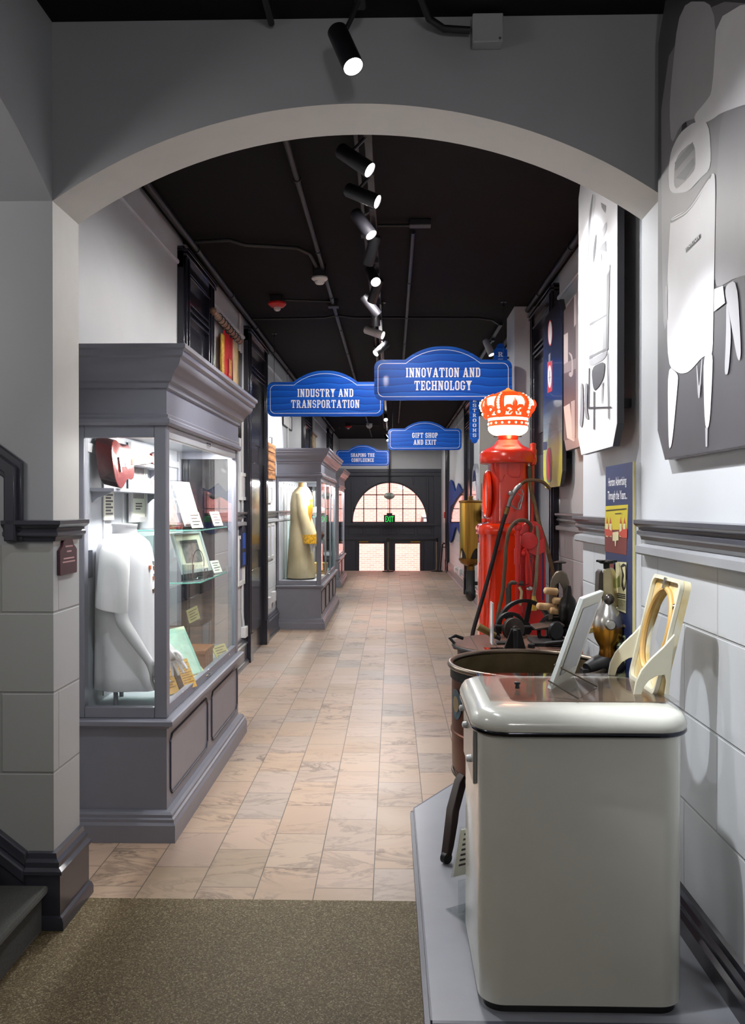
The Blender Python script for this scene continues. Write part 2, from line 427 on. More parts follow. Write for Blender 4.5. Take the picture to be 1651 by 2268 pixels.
# ================================================================== SETTING
wallpaint = M('wall_paint', (196, 198, 201), 0.5, var=0.02, scale=3, bump=0.06, bscale=90)
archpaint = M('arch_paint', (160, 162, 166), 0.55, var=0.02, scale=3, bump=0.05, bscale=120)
stairpaint = block_mat('painted_block_stair', 0, (170, 171, 168))
blockY = block_mat('painted_block', 1, (196, 198, 201))
ceilm = M('ceiling_paint', (25, 22, 23), 0.9, var=0.05, spec=.15)
pipem = M('ceiling_pipe_paint', (26, 24, 25), 0.5, var=0.05)
trimm = M('trim_paint', (62, 63, 72), 0.28, var=0.06, coat=0.3)
trimd = M('door_paint', (30, 30, 40), 0.22, var=0.06, coat=0.3)
ledgem = M('ledge_paint', (150, 151, 154), 0.4, var=0.03)
darkwood = M('vestibule_paint', (64, 65, 75), 0.4, var=0.06)
whitepl = M('white_plastic', (222, 222, 220), 0.4, var=0.02)
blackm = M('black_metal', (22, 21, 24), 0.4, var=0.1)
XL, XR, ZC, YF = -1.57, 1.43, 3.65, 25.1

struct('floor', MB().box(-1.8, 1.7, 3.585, 22.2, -0.2, 0.0), marble_mat(), smooth=0)
struct('floor_lobby', MB().box(-4.3, 1.3, -3.4, 3.585, -0.2, 0.0), terrazzo_mat(), smooth=0)
struct('ceiling', MB().box(-1.9, 1.75, 3.36, 25.6, ZC, ZC + 0.2), ceilm, smooth=0)
struct('ceiling_lobby', MB().box(-4.3, 1.3, -3.4, 3.37, 3.56, 3.86), ceilm, smooth=0)
# vestibule below the far end of the floor
mb = MB()
for k in range(8): mb.box(-1.8, 1.7, 22.2 + 0.25 * k, 22.2 + 0.25 * (k + 1), -1.7, -0.175 * (k + 1))
mb.box(-1.8, 1.7, 24.2, 25.4, -1.7, -1.4)
struct('floor_vestibule', mb, M('vestibule_floor', (120, 112, 104), 0.5), smooth=0)


def wall_piece(mb, x0, x1, y0, y1, z1, z0=0.0):
    mb.mat(1).box(x0, x1, y0, y1, z0, 1.5); mb.mat(0).box(x0, x1, y0, y1, 1.5, z1)
    return mb
wl = wall_piece(MB(), XL - 0.2, XL, 3.64, YF + 0.3, ZC, -1.7)
struct('wall_left', wl, [wallpaint, blockY], smooth=0)
wr = wall_piece(MB(), 1.05, 1.35, -3.4, 3.64, 3.7)
wall_piece(wr, 1.09, 1.6, 3.64, 4.92, ZC); wall_piece(wr, XR, XR + 0.2, 4.92, YF + 0.3, ZC, -1.7); wall_piece(wr, 1.22, 1.6, 8.6, 9.16, ZC)
struct('wall_right', wr, [wallpaint, blockY], smooth=0)
# the arched wall between lobby and corridor
AX0, AX1, AZS, AZA = -1.34, 1.05, 2.857, 3.227
AC = (AX0 + AX1) / 2; AH = (AX1 - AX0) / 2; AR = (AH ** 2 + (AZA - AZS) ** 2) / (2 * (AZA - AZS)); ACZ = AZA - AR
a = math.asin(AH / AR)
P = arc(AC, ACZ, AR, PI / 2 + a, PI / 2 - a, 40)
mb = MB()
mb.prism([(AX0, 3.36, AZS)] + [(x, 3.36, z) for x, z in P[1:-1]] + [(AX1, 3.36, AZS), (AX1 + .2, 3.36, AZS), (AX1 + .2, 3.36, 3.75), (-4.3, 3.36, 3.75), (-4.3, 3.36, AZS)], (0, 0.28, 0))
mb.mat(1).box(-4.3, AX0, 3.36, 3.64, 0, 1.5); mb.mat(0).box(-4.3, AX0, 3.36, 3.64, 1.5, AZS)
pm = block_mat('painted_block_pillar', 1, (186, 187, 188))
o = struct('wall_arch', mb, [archpaint, stairpaint, pm, M('soffit_bounce_tone', (214, 212, 208), .55, var=.02)], smooth=0)
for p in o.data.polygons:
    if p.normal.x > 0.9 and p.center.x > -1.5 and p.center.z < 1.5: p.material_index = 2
    elif p.normal.z < -.3 or (p.normal.x > .9 and p.center.x > -1.5): p.material_index = 3  # soffit and upper reveal lighter: floor bounce put into their colour
# lobby left wall with the stair arch, lobby back, stairwell shell
mb = MB(); SR = (1.15 ** 2 + 0.3 ** 2) / 0.6; a = math.asin(1.15 / SR)
P = arc(2.21, 2.857 + 0.3 - SR, SR, PI / 2 + a, PI / 2 - a, 28)
mb.prism([(AX0, y, z) for y, z in P] + [(AX0, 3.36, 3.7), (AX0, 1.06, 3.7)], (-0.26, 0, 0))
mb.box(AX0 - 0.26, AX0, -3.4, 1.06, 0, 3.7)
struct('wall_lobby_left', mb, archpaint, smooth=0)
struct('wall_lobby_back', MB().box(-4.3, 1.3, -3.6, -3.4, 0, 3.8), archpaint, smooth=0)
mb = MB().box(-4.5, -4.3, -3.4, 3.7, 0, 3.8); mb.box(-4.3, -1.6, 0.86, 1.06, 0, 3.7)
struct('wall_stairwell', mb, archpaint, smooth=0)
# stairs rising to the left
mb = MB(); carpet = M('stair_carpet', (46, 47, 44), 0.95, var=0.5, scale=140, sheen=0.2)
for k in range(9):
    x = -1.36 - 0.25 * k; z0, z1 = 0.18 * k, 0.18 * (k + 1)
    mb.box(max(-4.29, x - .5), x, 1.07, 3.3, z0, z1 - 0.03); mb.box(max(-4.29, x - 0.3), x + 0.025, 1.07, 3.3, z1 - 0.03, z1)
st = obj('staircase', mb, carpet, bevel=0.012); tag(st, 'dark carpeted staircase climbing to the left behind the lobby arch', 'stairs')
# ------------------------------------------------------------------ mouldings
def molding(name, prof, path, mats, parent=None):
    """prof: (out, z) outline; path: list of (x, y, nx, ny) with outward normals already mitred"""
    mb = MB(); mb.loft([[(x + nx * o_, y + ny * o_, z) for o_, z in prof] for x, y, nx, ny in path])
    return struct(name, mb, mats, parent, smooth=30)
RAIL = [(0, 1.515), (0.012, 1.515), (0.016, 1.53), (0.03, 1.538), (0.03, 1.55), (0.022, 1.556), (0.024, 1.566), (0.036, 1.572), (0.045, 1.582), (0.045, 1.597), (0, 1.6)]
BASE = [(0, 0.0), (0.06, 0.0), (0.06, 0.03), (0.052, 0.045), (0.04, 0.05), (0.04, 0.205), (0.05, 0.212), (0.05, 0.225), (0.034, 0.235), (0.034, 0.255), (0.02, 0.265), (0.016, 0.285), (0, 0.288)]
LEDG = [(0, 1.455), (0.03, 1.455), (0.036, 1.462), (0.036, 1.49), (0, 1.5)]
def scaled(p, k): return [(o_ * k, z) for o_, z in p]
# pillar: chair rail wraps the corner, then steps up with the stair
molding('trim_1', RAIL, [(-1.53, 3.36, 0, -1), (AX0, 3.36, 1, -1), (AX0, 3.64, 1, 0)], trimm)
mb = MB()
for k, d in ((0.0, 0.022), (0.018, 0.045)):
    q = [(-1.455 - k, 1.515), (-1.53 + k * 0.6, 1.515), (-1.53 + k * .6, 1.765 + k), (-2.6, 2.535 + k), (-2.6, 2.655 - k), (-1.455 - k, 1.83 - k * 1.2)]
    mb.prism([(x, 3.36, z) for x, z in q], (0, -d, 0))
struct('trim_2', mb, trimm, bevel=0.006)
molding('baseboard_arch', BASE, [(-1.44, 3.36, 0, -1), (AX0, 3.36, 1, -1), (AX0, 3.64, 1, 0)], trimm)
mb = MB()
for z0, z1, d in ((0.0, 0.21, 0.04), (0.18, 0.232, 0.055), (0.232, 0.288, 0.03)):
    sl = 0.78
    mb.prism([(-1.44, 3.36, z0 if z0 else 0.0), (-1.44, 3.36, z1), (-3.4, 3.36, z1 + sl * 1.96), (-3.4, 3.36, z0 + sl * 1.96)], (0, -d, 0))
struct('baseboard_stair', mb, trimm, bevel=0.006)
# foreground right wall
molding('trim_3', RAIL, [(1.05, -3.2, -1, 0), (1.05, 3.6, -1, 0)], trimm)
molding('trim_4', LEDG, [(1.05, -3.2, -1, 0), (1.05, 3.6, -1, 0)], ledgem)
molding('trim_5', RAIL, [(1.09, 4.14, -1, 0), (1.09, 4.965, -1, 1), ], trimm)
molding('trim_6', LEDG, [(1.09, 4.14, -1, 0), (1.09, 4.95, -1, 1)], ledgem)
molding('trim_7', RAIL, [(XR, 4.93, -1, 0), (XR, 7.35, -1, 0)], trimm)
molding('trim_8', LEDG, [(XR, 4.93, -1, 0), (XR, 7.35, -1, 0)], ledgem)
molding('baseboard_right', BASE, [(1.05, -3.2, -1, 0), (1.05, 3.64, -1, 0)], trimd)
molding('baseboard_right', BASE, [(XR, 9.16, -1, 0), (XR, 15.0, -1, 0)], trimm)
molding('baseboard_right', BASE, [(XR, 16.45, -1, 0), (XR, 22.15, -1, 0)], M('baseboard_taupe', (132, 124, 128), 0.35, var=0.04))
PIC = [(0, 3.42), (0.014, 3.42), (0.02, 3.43), (0.02, 3.445), (0, 3.452)]
def wall_trims(x, n, spans, idx):
    for y0, y1, r in spans:
        for nm, pr, mt in ((('picture'), PIC, wallpaint), ('rail', RAIL, trimm), ('ledge', LEDG, ledgem), ('base', BASE, trimm)):
            if nm in r:
                molding(('baseboard_left' if n > 0 else 'baseboard_right') if nm == 'base' else 'trim_%d' % idx[0], pr, [(x, y0, n, 0), (x, y1, n, 0)], mt); idx[0] += 1
ix = [9]
wall_trims(XL, 1, [(3.64, 6.22, ('picture',)), (7.3, 9.02, ('picture', 'rail', 'ledge', 'base')), (10.42, 14.75, ('picture', 'rail', 'ledge', 'base')), (16.25, 20.4, ('picture', 'base'))], ix)
wall_trims(XR, -1, [(5.3, 8.02, ('picture',)), (9.2, 15.0, ('picture', 'rail', 'ledge')), (16.45, 21.4, ('picture',))], ix)


# ------------------------------------------------------------------ doors along the corridor
def door(n, x, s, y0, y1, ztop, label=None):
    """tall dark panelled opening with transom; s = +1 faces right"""
    w = 0.17
    fr = MB()
    for a0, a1 in ((y0, y0 + w), (y1 - w, y1)):
        fr.box(min(x, x + s * .05), max(x, x + s * .05), a0, a1, 0, ztop - 0.02)
        fr.box(min(x, x + s * .065), max(x, x + s * .065), a0 + 0.03, a0 + 0.06, 0, ztop - .02)
        fr.box(min(x, x + s * .065), max(x, x + s * .065), a1 - 0.06, a1 - 0.03, 0, ztop - .02)
        fr.box(min(x, x + s * .075), max(x, x + s * .075), a0 - 0.005, a1 + 0.005, 0, 0.30)
    fr.box(min(x, x + s * .05), max(x, x + s * .05), y0, y1, ztop - 0.16, ztop)
    for zz, d in ((ztop - 0.02, .085), (ztop - 0.05, .075), (ztop - .17, .06), (ztop - .36, .05), (ztop - .42, .06), (ztop - .46, .05)):
        fr.box(min(x, x + s * d), max(x, x + s * d), y0 + (0 if zz > ztop - .1 else w), y1 - (0 if zz > ztop - .1 else w), zz - 0.022, zz)
    o = struct('door_%d' % n, fr, trimd, bevel=0.004)
    pn = MB().box(min(x, x + s * .012), max(x, x + s * .012), y0 + w, y1 - w, 0, ztop - .16)
    struct('door_leaf', pn, trimd, o, smooth=0)
    m2 = MB(); ya, yb = y0 + w + .1, y1 - w - .1
    for z0, z1 in ((0.25, 0.95), (1.15, 2.15), (2.35, ztop - .55)):
        m2.box(min(x, x + s * .02), max(x, x + s * .02), ya, yb, z0, z1)
    struct('door_panel', m2, trimd, o, bevel=0.006)
    return o
door(1, XL, 1, 6.24, 7.28, 3.56); door(2, XL, 1, 9.04, 10.4, 3.57); door(3, XL, 1, 14.78, 16.22, 3.57); door(4, XL, 1, 20.45, 21.9, 3.57)
door(5, XR, -1, 7.38, 8.58, 3.57); door(6, XR, -1, 15.05, 16.42, 3.57); door(7, XR, -1, 21.45, 22.15, 3.57)
# ------------------------------------------------------------------ far end: dark panelled wall with a lunette window and glazed doors
WX, WR, WZ, WT = -0.07, 1.13, 1.19, 1.21
mb = MB()
half = [(WX + WR * math.cos(t), WZ + WT * math.sin(t)) for t in [PI - PI * i / 48 for i in range(49)]]
mb.prism([(XL, YF, WZ)] + [(x, YF, z) for x, z in half] + [(XR, YF, WZ), (XR, YF, 2.72), (XL, YF, 2.72)], (0, 0.3, 0))
mb.box(XL, XR, YF, YF + 0.3, 0.72, WZ)
mb.box(XL, -1.08, YF, YF + 0.3, -1.7, 0.72); mb.box(0.93, XR, YF, YF + 0.3, -1.7, 0.72)
mb.mat(1).box(XL, XR, YF, YF + 0.3, 2.72, ZC)
struct('wall_far', mb, [darkwood, wallpaint], smooth=0)
mb = MB()
for x0, x1, y, z0, z1 in ((XL, XR, .10, 2.66, 2.76), (XL + .2, XR, .07, 2.56, 2.66), (XL, XR, .07, 1.10, 1.17), (XL, XR, .05, 0.70, 0.78), (XL, -1.38, .06, -1.4, 2.56), (1.22, XR, .06, -1.4, 2.56),
                          (-1.2, -1.14, .03, 1.3, 2.5), (1.0, 1.06, .03, 1.3, 2.5), (-.76, -.72, .03, 2.3, 2.56), (.60, .64, .03, 2.3, 2.56)):
    mb.box(x0, x1, YF - y, YF, z0, z1)
for k in range(5):
    x0 = -1.28 + k * 0.50
    for q in (mb.box(x0, x0 + .44, YF - .018, YF, 0.84, 0.86), mb.box(x0, x0 + .44, YF - .018, YF, 1.04, 1.06), mb.box(x0, x0 + .02, YF - .018, YF, .86, 1.04), mb.box(x0 + .42, x0 + .44, YF - .018, YF, .86, 1.04)): pass
struct('trim_40', mb, darkwood, bevel=0.006)
fr = MB()
ro = [(x * 1, z) for x, z in half]
ri = [(WX + (WR - .045) * math.cos(t), WZ + .0 + (WT - .045) * math.sin(t)) for t in [PI - PI * i / 48 for i in range(49)]]
for i in range(48):
    fr.prism([(ro[i][0], YF + .06, ro[i][1]), (ro[i + 1][0], YF + .06, ro[i + 1][1]), (ri[i + 1][0], YF + .06, ri[i + 1][1]), (ri[i][0], YF + .06, ri[i][1])], (0, .08, 0))
fr.box(WX - WR, WX + WR, YF + .06, YF + .14, WZ, WZ + .03)
win = struct('window_1', fr, darkwood, smooth=40)
mu = MB()
for dx in (-.765, -.385, 0, .385, .765):
    zt = WZ + WT * math.sqrt(max(0, 1 - (dx / WR) ** 2)); mu.box(WX + dx - .013, WX + dx + .013, YF + .07, YF + .12, WZ, zt - .01)
for z in (1.60, 2.01):
    h = WR * math.sqrt(1 - ((z - WZ) / WT) ** 2); mu.box(WX - h + .01, WX + h - .01, YF + .07, YF + .12, z - .013, z + .013)
struct('muntin', mu, darkwood, win, smooth=0)
clear = glass_mat('window_glass', (0.97, 0.98, 0.98))
gp = MB().prism([(x, YF + .095, z) for x, z in half], (0, .004, 0))
struct('pane', gp, clear, win, smooth=0)
yel = M('closer_brass', (196, 150, 60), 0.4, metal=0.4)
steel = M('brushed_steel', (170, 168, 162), 0.3, metal=1.0, var=0.05)
for k, (x0, x1) in enumerate(((-1.08, -0.12), (-0.03, 0.93))):
    gx0, gx1 = (-.97, -.235) if k == 0 else (.085, .82)
    f = MB(); y0, y1 = YF + .08, YF + .14
    f.box(x0, gx0, y0, y1, -1.4, .72); f.box(gx1, x1, y0, y1, -1.4, .72); f.box(gx0, gx1, y0, y1, .575, .72); f.box(gx0, gx1, y0, y1, -1.4, -1.1)
    d = struct('door_%d' % (8 + k), f, darkwood, bevel=0.006)
    struct('door_glass', MB().box(gx0, gx1, y0 + .025, y0 + .031, -1.1, .575), clear, d, smooth=0)
    cx = gx0 + .14 if k == 0 else gx1 - .14
    struct('door_closer', MB().box(cx - .14, cx + .14, y0 - .07, y0, .615, .675), yel, d, bevel=0.008)
    struct('push_bar', MB().box(gx0 - .05, gx1 + .05, y0 - .06, y0 - .03, -.42, -.36), steel, d, bevel=0.008)
struct('trim_41', MB().box(-.12, -.03, YF + .06, YF + .16, -1.4, .72), darkwood, smooth=0)
# ------------------------------------------------------------------ outside
brick = obj('brick_building', MB().box(-9, 9, 31, 31.6, -2, 11), brick_mat('outside_brick', 0, (214, 136, 122), (202, 124, 112), (212, 168, 160)), smooth=0)
tag(brick, 'sunlit pink brick building facing the lunette window and glazed doors', 'building')
pv = struct('ground_outside', MB().box(-9, 9, 25.4, 31, -1.75, -1.45), M('paving', (170, 165, 158), 0.8), smooth=0)
uc = thing('utility_cabinet', 'grey cabinet against the brick wall outside, low right in the lunette window', 'cabinet', (1.35, 30.9, -1.45))
obj('cabinet_body', MB().box(1.12, 1.9, 30.6, 31.0, -1.45, 1.28), M('cabinet_grey', (150, 145, 150), 0.5), uc, bevel=0.02)
obj('cabinet_lid', MB().box(1.06, 1.96, 30.54, 31.0, 1.28, 1.36), M('cabinet_lid', (176, 170, 172), 0.5), uc, bevel=0.02)
# ================================================================== DISPLAY CASES ON THE LEFT
casem = M('case_paint', (126, 126, 136), 0.42, var=0.03, coat=0.15)
casei = M('case_lining', (160, 163, 170), 0.6, var=0.02)
groove = M('case_groove', (52, 53, 66), 0.5)
cglass = glass_mat('case_glass', (0.98, 0.992, 0.988), 0.0, .8)
sglass = glass_mat('shelf_glass', (0.80, 0.93, 0.90), 0.02, 1.2)
edgem = M('glass_edge', (90, 150, 138), 0.15)
chrome = M('chrome', (205, 205, 208), 0.12, metal=1.0, var=0.02)
acryl = glass_mat('acrylic', (0.93, 0.95, 0.95), 0.02, 2.2, 0.05)
paper = M('label_card', (226, 224, 210), 0.7, var=0.03)
papery = M('yellowed_card', (206, 190, 138), 0.7, var=0.05)
ink = M('print_ink', (70, 66, 66), 0.7)
silverf = M('silver_frame', (188, 188, 190), 0.35, metal=0.3, var=0.03)
greyphoto = M('grey_photo', (120, 112, 112), 0.4, var=0.4, scale=26)
CROWN = [(0, 2.055), (.014, 2.055), (.022, 2.068), (.022, 2.085), (.010, 2.095), (.012, 2.108), (.002, 2.115), (.002, 2.235), (.014, 2.24), (.018, 2.262), (.034, 2.272), (.042, 2.292), (.058, 2.318), (.08, 2.336), (.092, 2.36), (.094, 2.375), (.108, 2.384), (.112, 2.41), (.125, 2.418), (.125, 2.438), (0, 2.44)]
PLIN = [(0, 0.0), (.055, 0.0), (.055, .085), (.046, .098), (.046, .112), (.036, .118), (.036, .132), (.024, .142), (0, .146)]
LED = [(0, .552), (.012, .552), (.024, .565), (.038, .57), (.038, .59), (.03, .596), (0, .598)]


def display_case(label, X1, Y0, Y1, npan, nlow):
    X0 = -1.562; x1 = X1 - 0.055; y0 = Y0 + 0.055; y1 = Y1 - .055
    t = thing('display_case', label, 'display case', ((X0 + X1) / 2, (Y0 + Y1) / 2, 0), 'grey display cases along the left wall')
    path = [(X0, y0, 0, -1), (x1, y0, 1, -1), (x1, y1, 1, 1), (X0, y1, 0, 1)]
    def mold(nm, pr, m=casem):
        b = MB(); b.loft([[(x + nx * o_, y + ny * o_, z) for o_, z in pr] for x, y, nx, ny in path]); return obj(nm, b, m, t, smooth=25)
    mold('plinth', PLIN); mold('ledge', LED)
    base = obj('base_cabinet', MB().box(X0, x1, y0, y1, 0.02, .60), casem, t, smooth=0)
    w = (y1 - y0) / nlow
    for k in range(nlow):
        a, b = y0 + k * w + .06, y0 + (k + 1) * w - .06; g = MB(); c = .035
        pts = [(a + c, .20), (b - c, .20), (b, .235), (b, .465), (b - c, .5), (a + c, .5), (a, .465), (a, .235)]
        q = [(x1 + .003, y, z) for y, z in pts]
        for i in range(8): g.tube([q[i], q[(i + 1) % 8]], .0055, 6)
        obj('door_groove', g, groove, base, smooth=30)
    p = .062; zb, zt = .60, 2.06
    for nm, (xa, ya) in (('p', (x1 - p, y0)), ('p', (x1 - p, y1 - p)), ('p', (X0, y0)), ('p', (X0, y1 - p))):
        obj('post', MB().box(xa, xa + (p if xa > X0 else .03), ya, ya + p, zb, zt + .02), casem, t, bevel=.005)
    lk = MB()
    for ya in (y0, y1 - .04):
        obj('rail', MB().box(X0 + .03, x1 - p, ya, ya + .04, zb, .655), casem, t, bevel=.004)
        obj('rail', MB().box(X0 + .03, x1 - p, ya, ya + .04, 1.995, zt + .02), casem, t, bevel=.004)
    obj('rail', MB().box(x1 - .04, x1 - .006, y0 + p, y1 - p, zb, .655), casem, t, bevel=.004)
    obj('rail', MB().box(x1 - .04, x1 - .006, y0 + p, y1 - p, 1.995, zt + .02), silverf, t, bevel=.004)
    ym = (y0 + y1) / 2
    for z in (.628, 2.03):
        for d in (-.03, .03): obj('lock', MB().lathe([(.011, 0), (.011, .012), (.004, .014)], (x1 - .008, ym + d, z), (1, 0, 0), 12), chrome, t)
    obj('glass_pane', MB().box(X0 + .03, x1 - p, y0 + .012, y0 + .017, .65, 2.0), cglass, t, smooth=0)
    obj('glass_pane', MB().box(X0 + .03, x1 - p, y1 - .017, y1 - .012, .65, 2.0), cglass, t, smooth=0)
    ww = (y1 - y0 - 2 * p) / npan
    for k in range(npan):
        a = y0 + p + k * ww
        obj('glass_pane', MB().box(x1 - .022, x1 - .017, a + (.004 if k else 0), a + ww - .004, .65, 2.0), cglass, t, smooth=0)
        if k and npan > 2 or (k and nlow > 2): obj('mullion', MB().box(x1 - .03, x1 - .006, a - .012, a + .012, .655, 1.995), casem, t, bevel=.003)
    obj('crown', (lambda b: (b.loft([[(x + nx * o_, y + ny * o_, z) for o_, z in CROWN] for x, y, nx, ny in path]), b)[1])(MB()), casem, t, smooth=25)
    obj('deck', MB().box(X0 + .01, x1 - .02, y0 + .02, y1 - .02, .60, .622), casei, t, smooth=0)
    obj('back_panel', MB().box(X0, X0 + .012, y0 + .03, y1 - .03, .62, 2.05), casei, t, smooth=0)
    obj('case_roof', MB().box(X0, x1 - .02, y0 + .02, y1 - .02, 2.05, 2.07), casei, t, smooth=0)
    n = max(2, int((y1 - y0) / .3)); rl = MB()
    for k in range(1, n): rl.box(X0 + .012, X0 + .02, y0 + k * (y1 - y0) / n - .008, y0 + k * (y1 - y0) / n + .008, .64, 2.0)
    rl.box(X0 + .012, X0 + .026, y0 + .04, y1 - .04, 1.93, 1.975)
    obj('shelf_track', rl, silverf, t, smooth=0)
    lt = MB().box(x1 - .105, x1 - .065, y0 + .1, y1 - .1, 2.036, 2.05)
    obj('lamp_strip', lt, M('case_lamp', (255, 255, 255), .5, var=0, emit=(255, 250, 244), es=3), t, smooth=0)
    la = lamp('case_light', 'AREA', (x1 - .085, ym, 2.03), 1, (1, .985, .96), (x1 - .28, ym, 0), shape='RECTANGLE', size=.08, size_y=(y1 - y0) - .12)
    la.rotation_euler = (0, math.radians(6), 0); la.data.energy = 27 * (y1 - y0)
    return t
display_case('large grey display case nearest the arch holding a white shirt mannequin and a ukulele', -1.065, 4.175, 6.26, 1, 2)
display_case('grey display case in mid corridor with the pale sequined coat inside', -.905, 11.5, 14.6, 3, 4)
display_case('farthest grey display case near the glazed doors', -1.04, 17.5, 19.75, 2, 2)


def skin(name, chains, mat, parent, sub=2, root=0):
    """continuous body grown along joined edges: chains of (point, radius); equal points weld"""
    vs, rs, es, idx = [], [], [], {}
    def vid(p, r):
        k = tuple(round(c, 4) for c in p)
        if k not in idx: idx[k] = len(vs); vs.append(k); rs.append(r)
        return idx[k]
    for ch in chains:
        ids = [vid(p, r) for p, r in ch]; es += list(zip(ids, ids[1:]))
    off = wloc(parent) if parent else Vector((0, 0, 0))
    me = bpy.data.meshes.new(name); me.from_pydata([tuple(Vector(v) - off) for v in vs], es, [])
    o = bpy.data.objects.new(name, me); COL.objects.link(o)
    if parent: o.parent = parent
    sk = o.modifiers.new('skin', 'SKIN'); sk.use_smooth_shade = True
    ly = me.skin_vertices[0] if me.skin_vertices else None
    if ly is None:
        bpy.context.view_layer.objects.active = o; bpy.ops.mesh.customdata_skin_add(); ly = me.skin_vertices[0]
    for i, r in enumerate(rs):
        q = r if isinstance(r, tuple) else (r, r)
        ly.data[i].radius = q; ly.data[i].use_root = (i == root)
    s = o.modifiers.new('sub', 'SUBSURF'); s.levels = sub; s.render_levels = sub
    dg = bpy.context.evaluated_depsgraph_get(); m2 = bpy.data.meshes.new_from_object(o.evaluated_get(dg))
    o.modifiers.clear(); o.data = m2; m2.name = name
    m2.materials.clear(); m2.materials.append(mat); m2.polygons.foreach_set('use_smooth', [True] * len(m2.polygons))
    return o


def ell(cx, cy, rx, ry, z, n=32, fold=0.0, nf=7, ph=0.0, pw=2.4, tilt=0.0):
    out = []
    for k in range(n):
        t = 2 * PI * k / n; c, s_ = math.cos(t), math.sin(t)
        q = 1 + fold * math.sin(nf * t + ph)
        out.append((cx + rx * math.copysign(abs(c) ** (2 / pw), c) * q, cy + ry * math.copysign(abs(s_) ** (2 / pw), s_) * q, z + tilt * c))
    return out


# ---- white shirt mannequin
mannm = M('mannequin_white', (206, 205, 208), 0.4, var=0.02)
cotton = M('white_cotton', (232, 231, 234), 0.85, var=0.02, bump=.1, bscale=60, sheen=.2)
MY = 4.47
t = thing('mannequin', 'headless white mannequin torso on posts at the near end of the nearest display case', 'mannequin', (-1.40, MY, .622))
nk = MB(); nk.loft([ell(-1.405, MY, .085, .085, 1.46, pw=2), ell(-1.402, MY, .066, .066, 1.50, pw=2), ell(-1.405, MY, .062, .062, 1.545, pw=2, tilt=-.003), ell(-1.405, MY, .066, .066, 1.55, pw=2, tilt=-.003), ell(-1.405, MY, .066, .066, 1.562, pw=2, tilt=-.003), ell(-1.405, MY, .05, .05, 1.563, pw=2, tilt=-.003)])
obj('neck', nk, mannm, t, smooth=50)
obj('torso', MB().loft([ell(-1.40, MY, .09, .11, 1.42), ell(-1.40, MY, .11, .12, 1.2), ell(-1.39, MY, .10, .12, .95), ell(-1.39, MY, .11, .12, .78)]), mannm, t, smooth=60)
for px, y in ((-1.42, 4.37), (-1.47, 4.62)):
    obj('post', MB().cyl((px, y, .622), (px, y, .80), .012, 12), M('mannequin_post', (120, 122, 128), .4), t)
HY = 4.285
sh, el, wr_ = (-1.395, 4.315, 1.40), (-1.362, HY, 1.075), (-1.222, HY - .005, .875)
ad = Vector((.46, 0, -.88)).normalized(); ap = Vector((.88, 0, .46)).normalized()
W0 = Vector(wr_); pc = W0 + ad * .045
ch = [[(sh, .046), ((-1.385, 4.295, 1.25), .042), (el, .037), ((-1.30, HY, .985), .033), (wr_, .022), (tuple(pc), (.034, .017))]]
for j, (o_, ln, sp) in enumerate(((-.030, .062, -.26), (-.010, .072, -.08), (.011, .074, .08), (.030, .062, .22))):
    k0 = pc + ad * .04 + ap * o_; d = (ad + ap * sp).normalized()
    k1 = k0 + d * ln * .5 + Vector((0, .004, 0)); k2 = k0 + d * ln + Vector((0, .014, 0))
    ch.append([(tuple(pc), (.034, .017)), (tuple(k0), .0105), (tuple(k1), .009), (tuple(k2), .0065)])
th0 = W0 + ad * .03 + ap * .034 + Vector((0, .01, 0))
ch.append([(tuple(pc), (.034, .017)), (tuple(th0), .012), (tuple(th0 + ad * .035 + ap * .014 + Vector((0, .012, 0))), .0095), (tuple(th0 + ad * .062 + ap * .012 + Vector((0, .018, 0))), .007)])
skin('arm', ch, mannm, t)
skin('arm', [[((p[0], 2 * MY - p[1], p[2]), r) for p, r in c] for c in ch], mannm, t)
ts = MB()
rows = [(1.512, -1.475, -1.335, .072, 0), (1.50, -1.485, -1.325, .082, 0), (1.487, -1.505, -1.305, .105, 0), (1.465, -1.525, -1.285, .13, 0), (1.43, -1.538, -1.27, .142, .004), (1.34, -1.543, -1.252, .142, .008), (1.2, -1.545, -1.24, .138, .014),
        (1.05, -1.545, -1.224, .138, .022), (.9, -1.545, -1.205, .140, .030), (.78, -1.545, -1.192, .143, .036), (.712, -1.545, -1.185, .145, .038), (.708, -1.54, -1.19, .141, .038), (.74, -1.53, -1.2, .136, .036)]
ts.loft([ell((a + b) / 2, MY, (b - a) / 2, h, z, 72, f * 1.25, 7, .6 + z * 1.6, 2.6) for z, a, b, h, f in rows], True, False, False)
def sleeve(sy):
    y = lambda q: MY + sy * (MY - q); R = []
    for z, cx, cy, rx, ry, tl in ((1.482, -1.405, 4.40, .05, .05, 0), (1.462, -1.405, 4.345, .066, .052, -.004), (1.42, -1.405, 4.308, .074, .054, -.01), (1.34, -1.404, 4.295, .078, .05, -.012), (1.24, -1.408, 4.289, .079, .048, -.014), (1.142, -1.412, 4.286, .082, .046, -.016), (1.128, -1.412, 4.286, .078, .043, -.016), (1.15, -1.412, 4.286, .070, .038, -.016)):
        R.append([(px, y(py), pz) for px, py, pz in ell(cx, cy, rx, ry, z, 32, .02, 5, z * 9, 2.1, tl)])
    ts.loft(R, True, True, False)
for sy in (-1, 1): sleeve(sy)
shirt = obj('t_shirt', ts, cotton, t, smooth=60)
pr = MB(); random.seed(3)
for k in range(26):
    yy = 4.40 + random.random() * .14; zz = 1.16 + random.random() * .2; c = k % 3
    xb = -1.2415 + (1.2 - zz) * .10 * (1 if zz < 1.2 else .8)
    pr.mat(c).box(xb - .006, xb + .004, yy, yy + .018, zz, zz + .02)
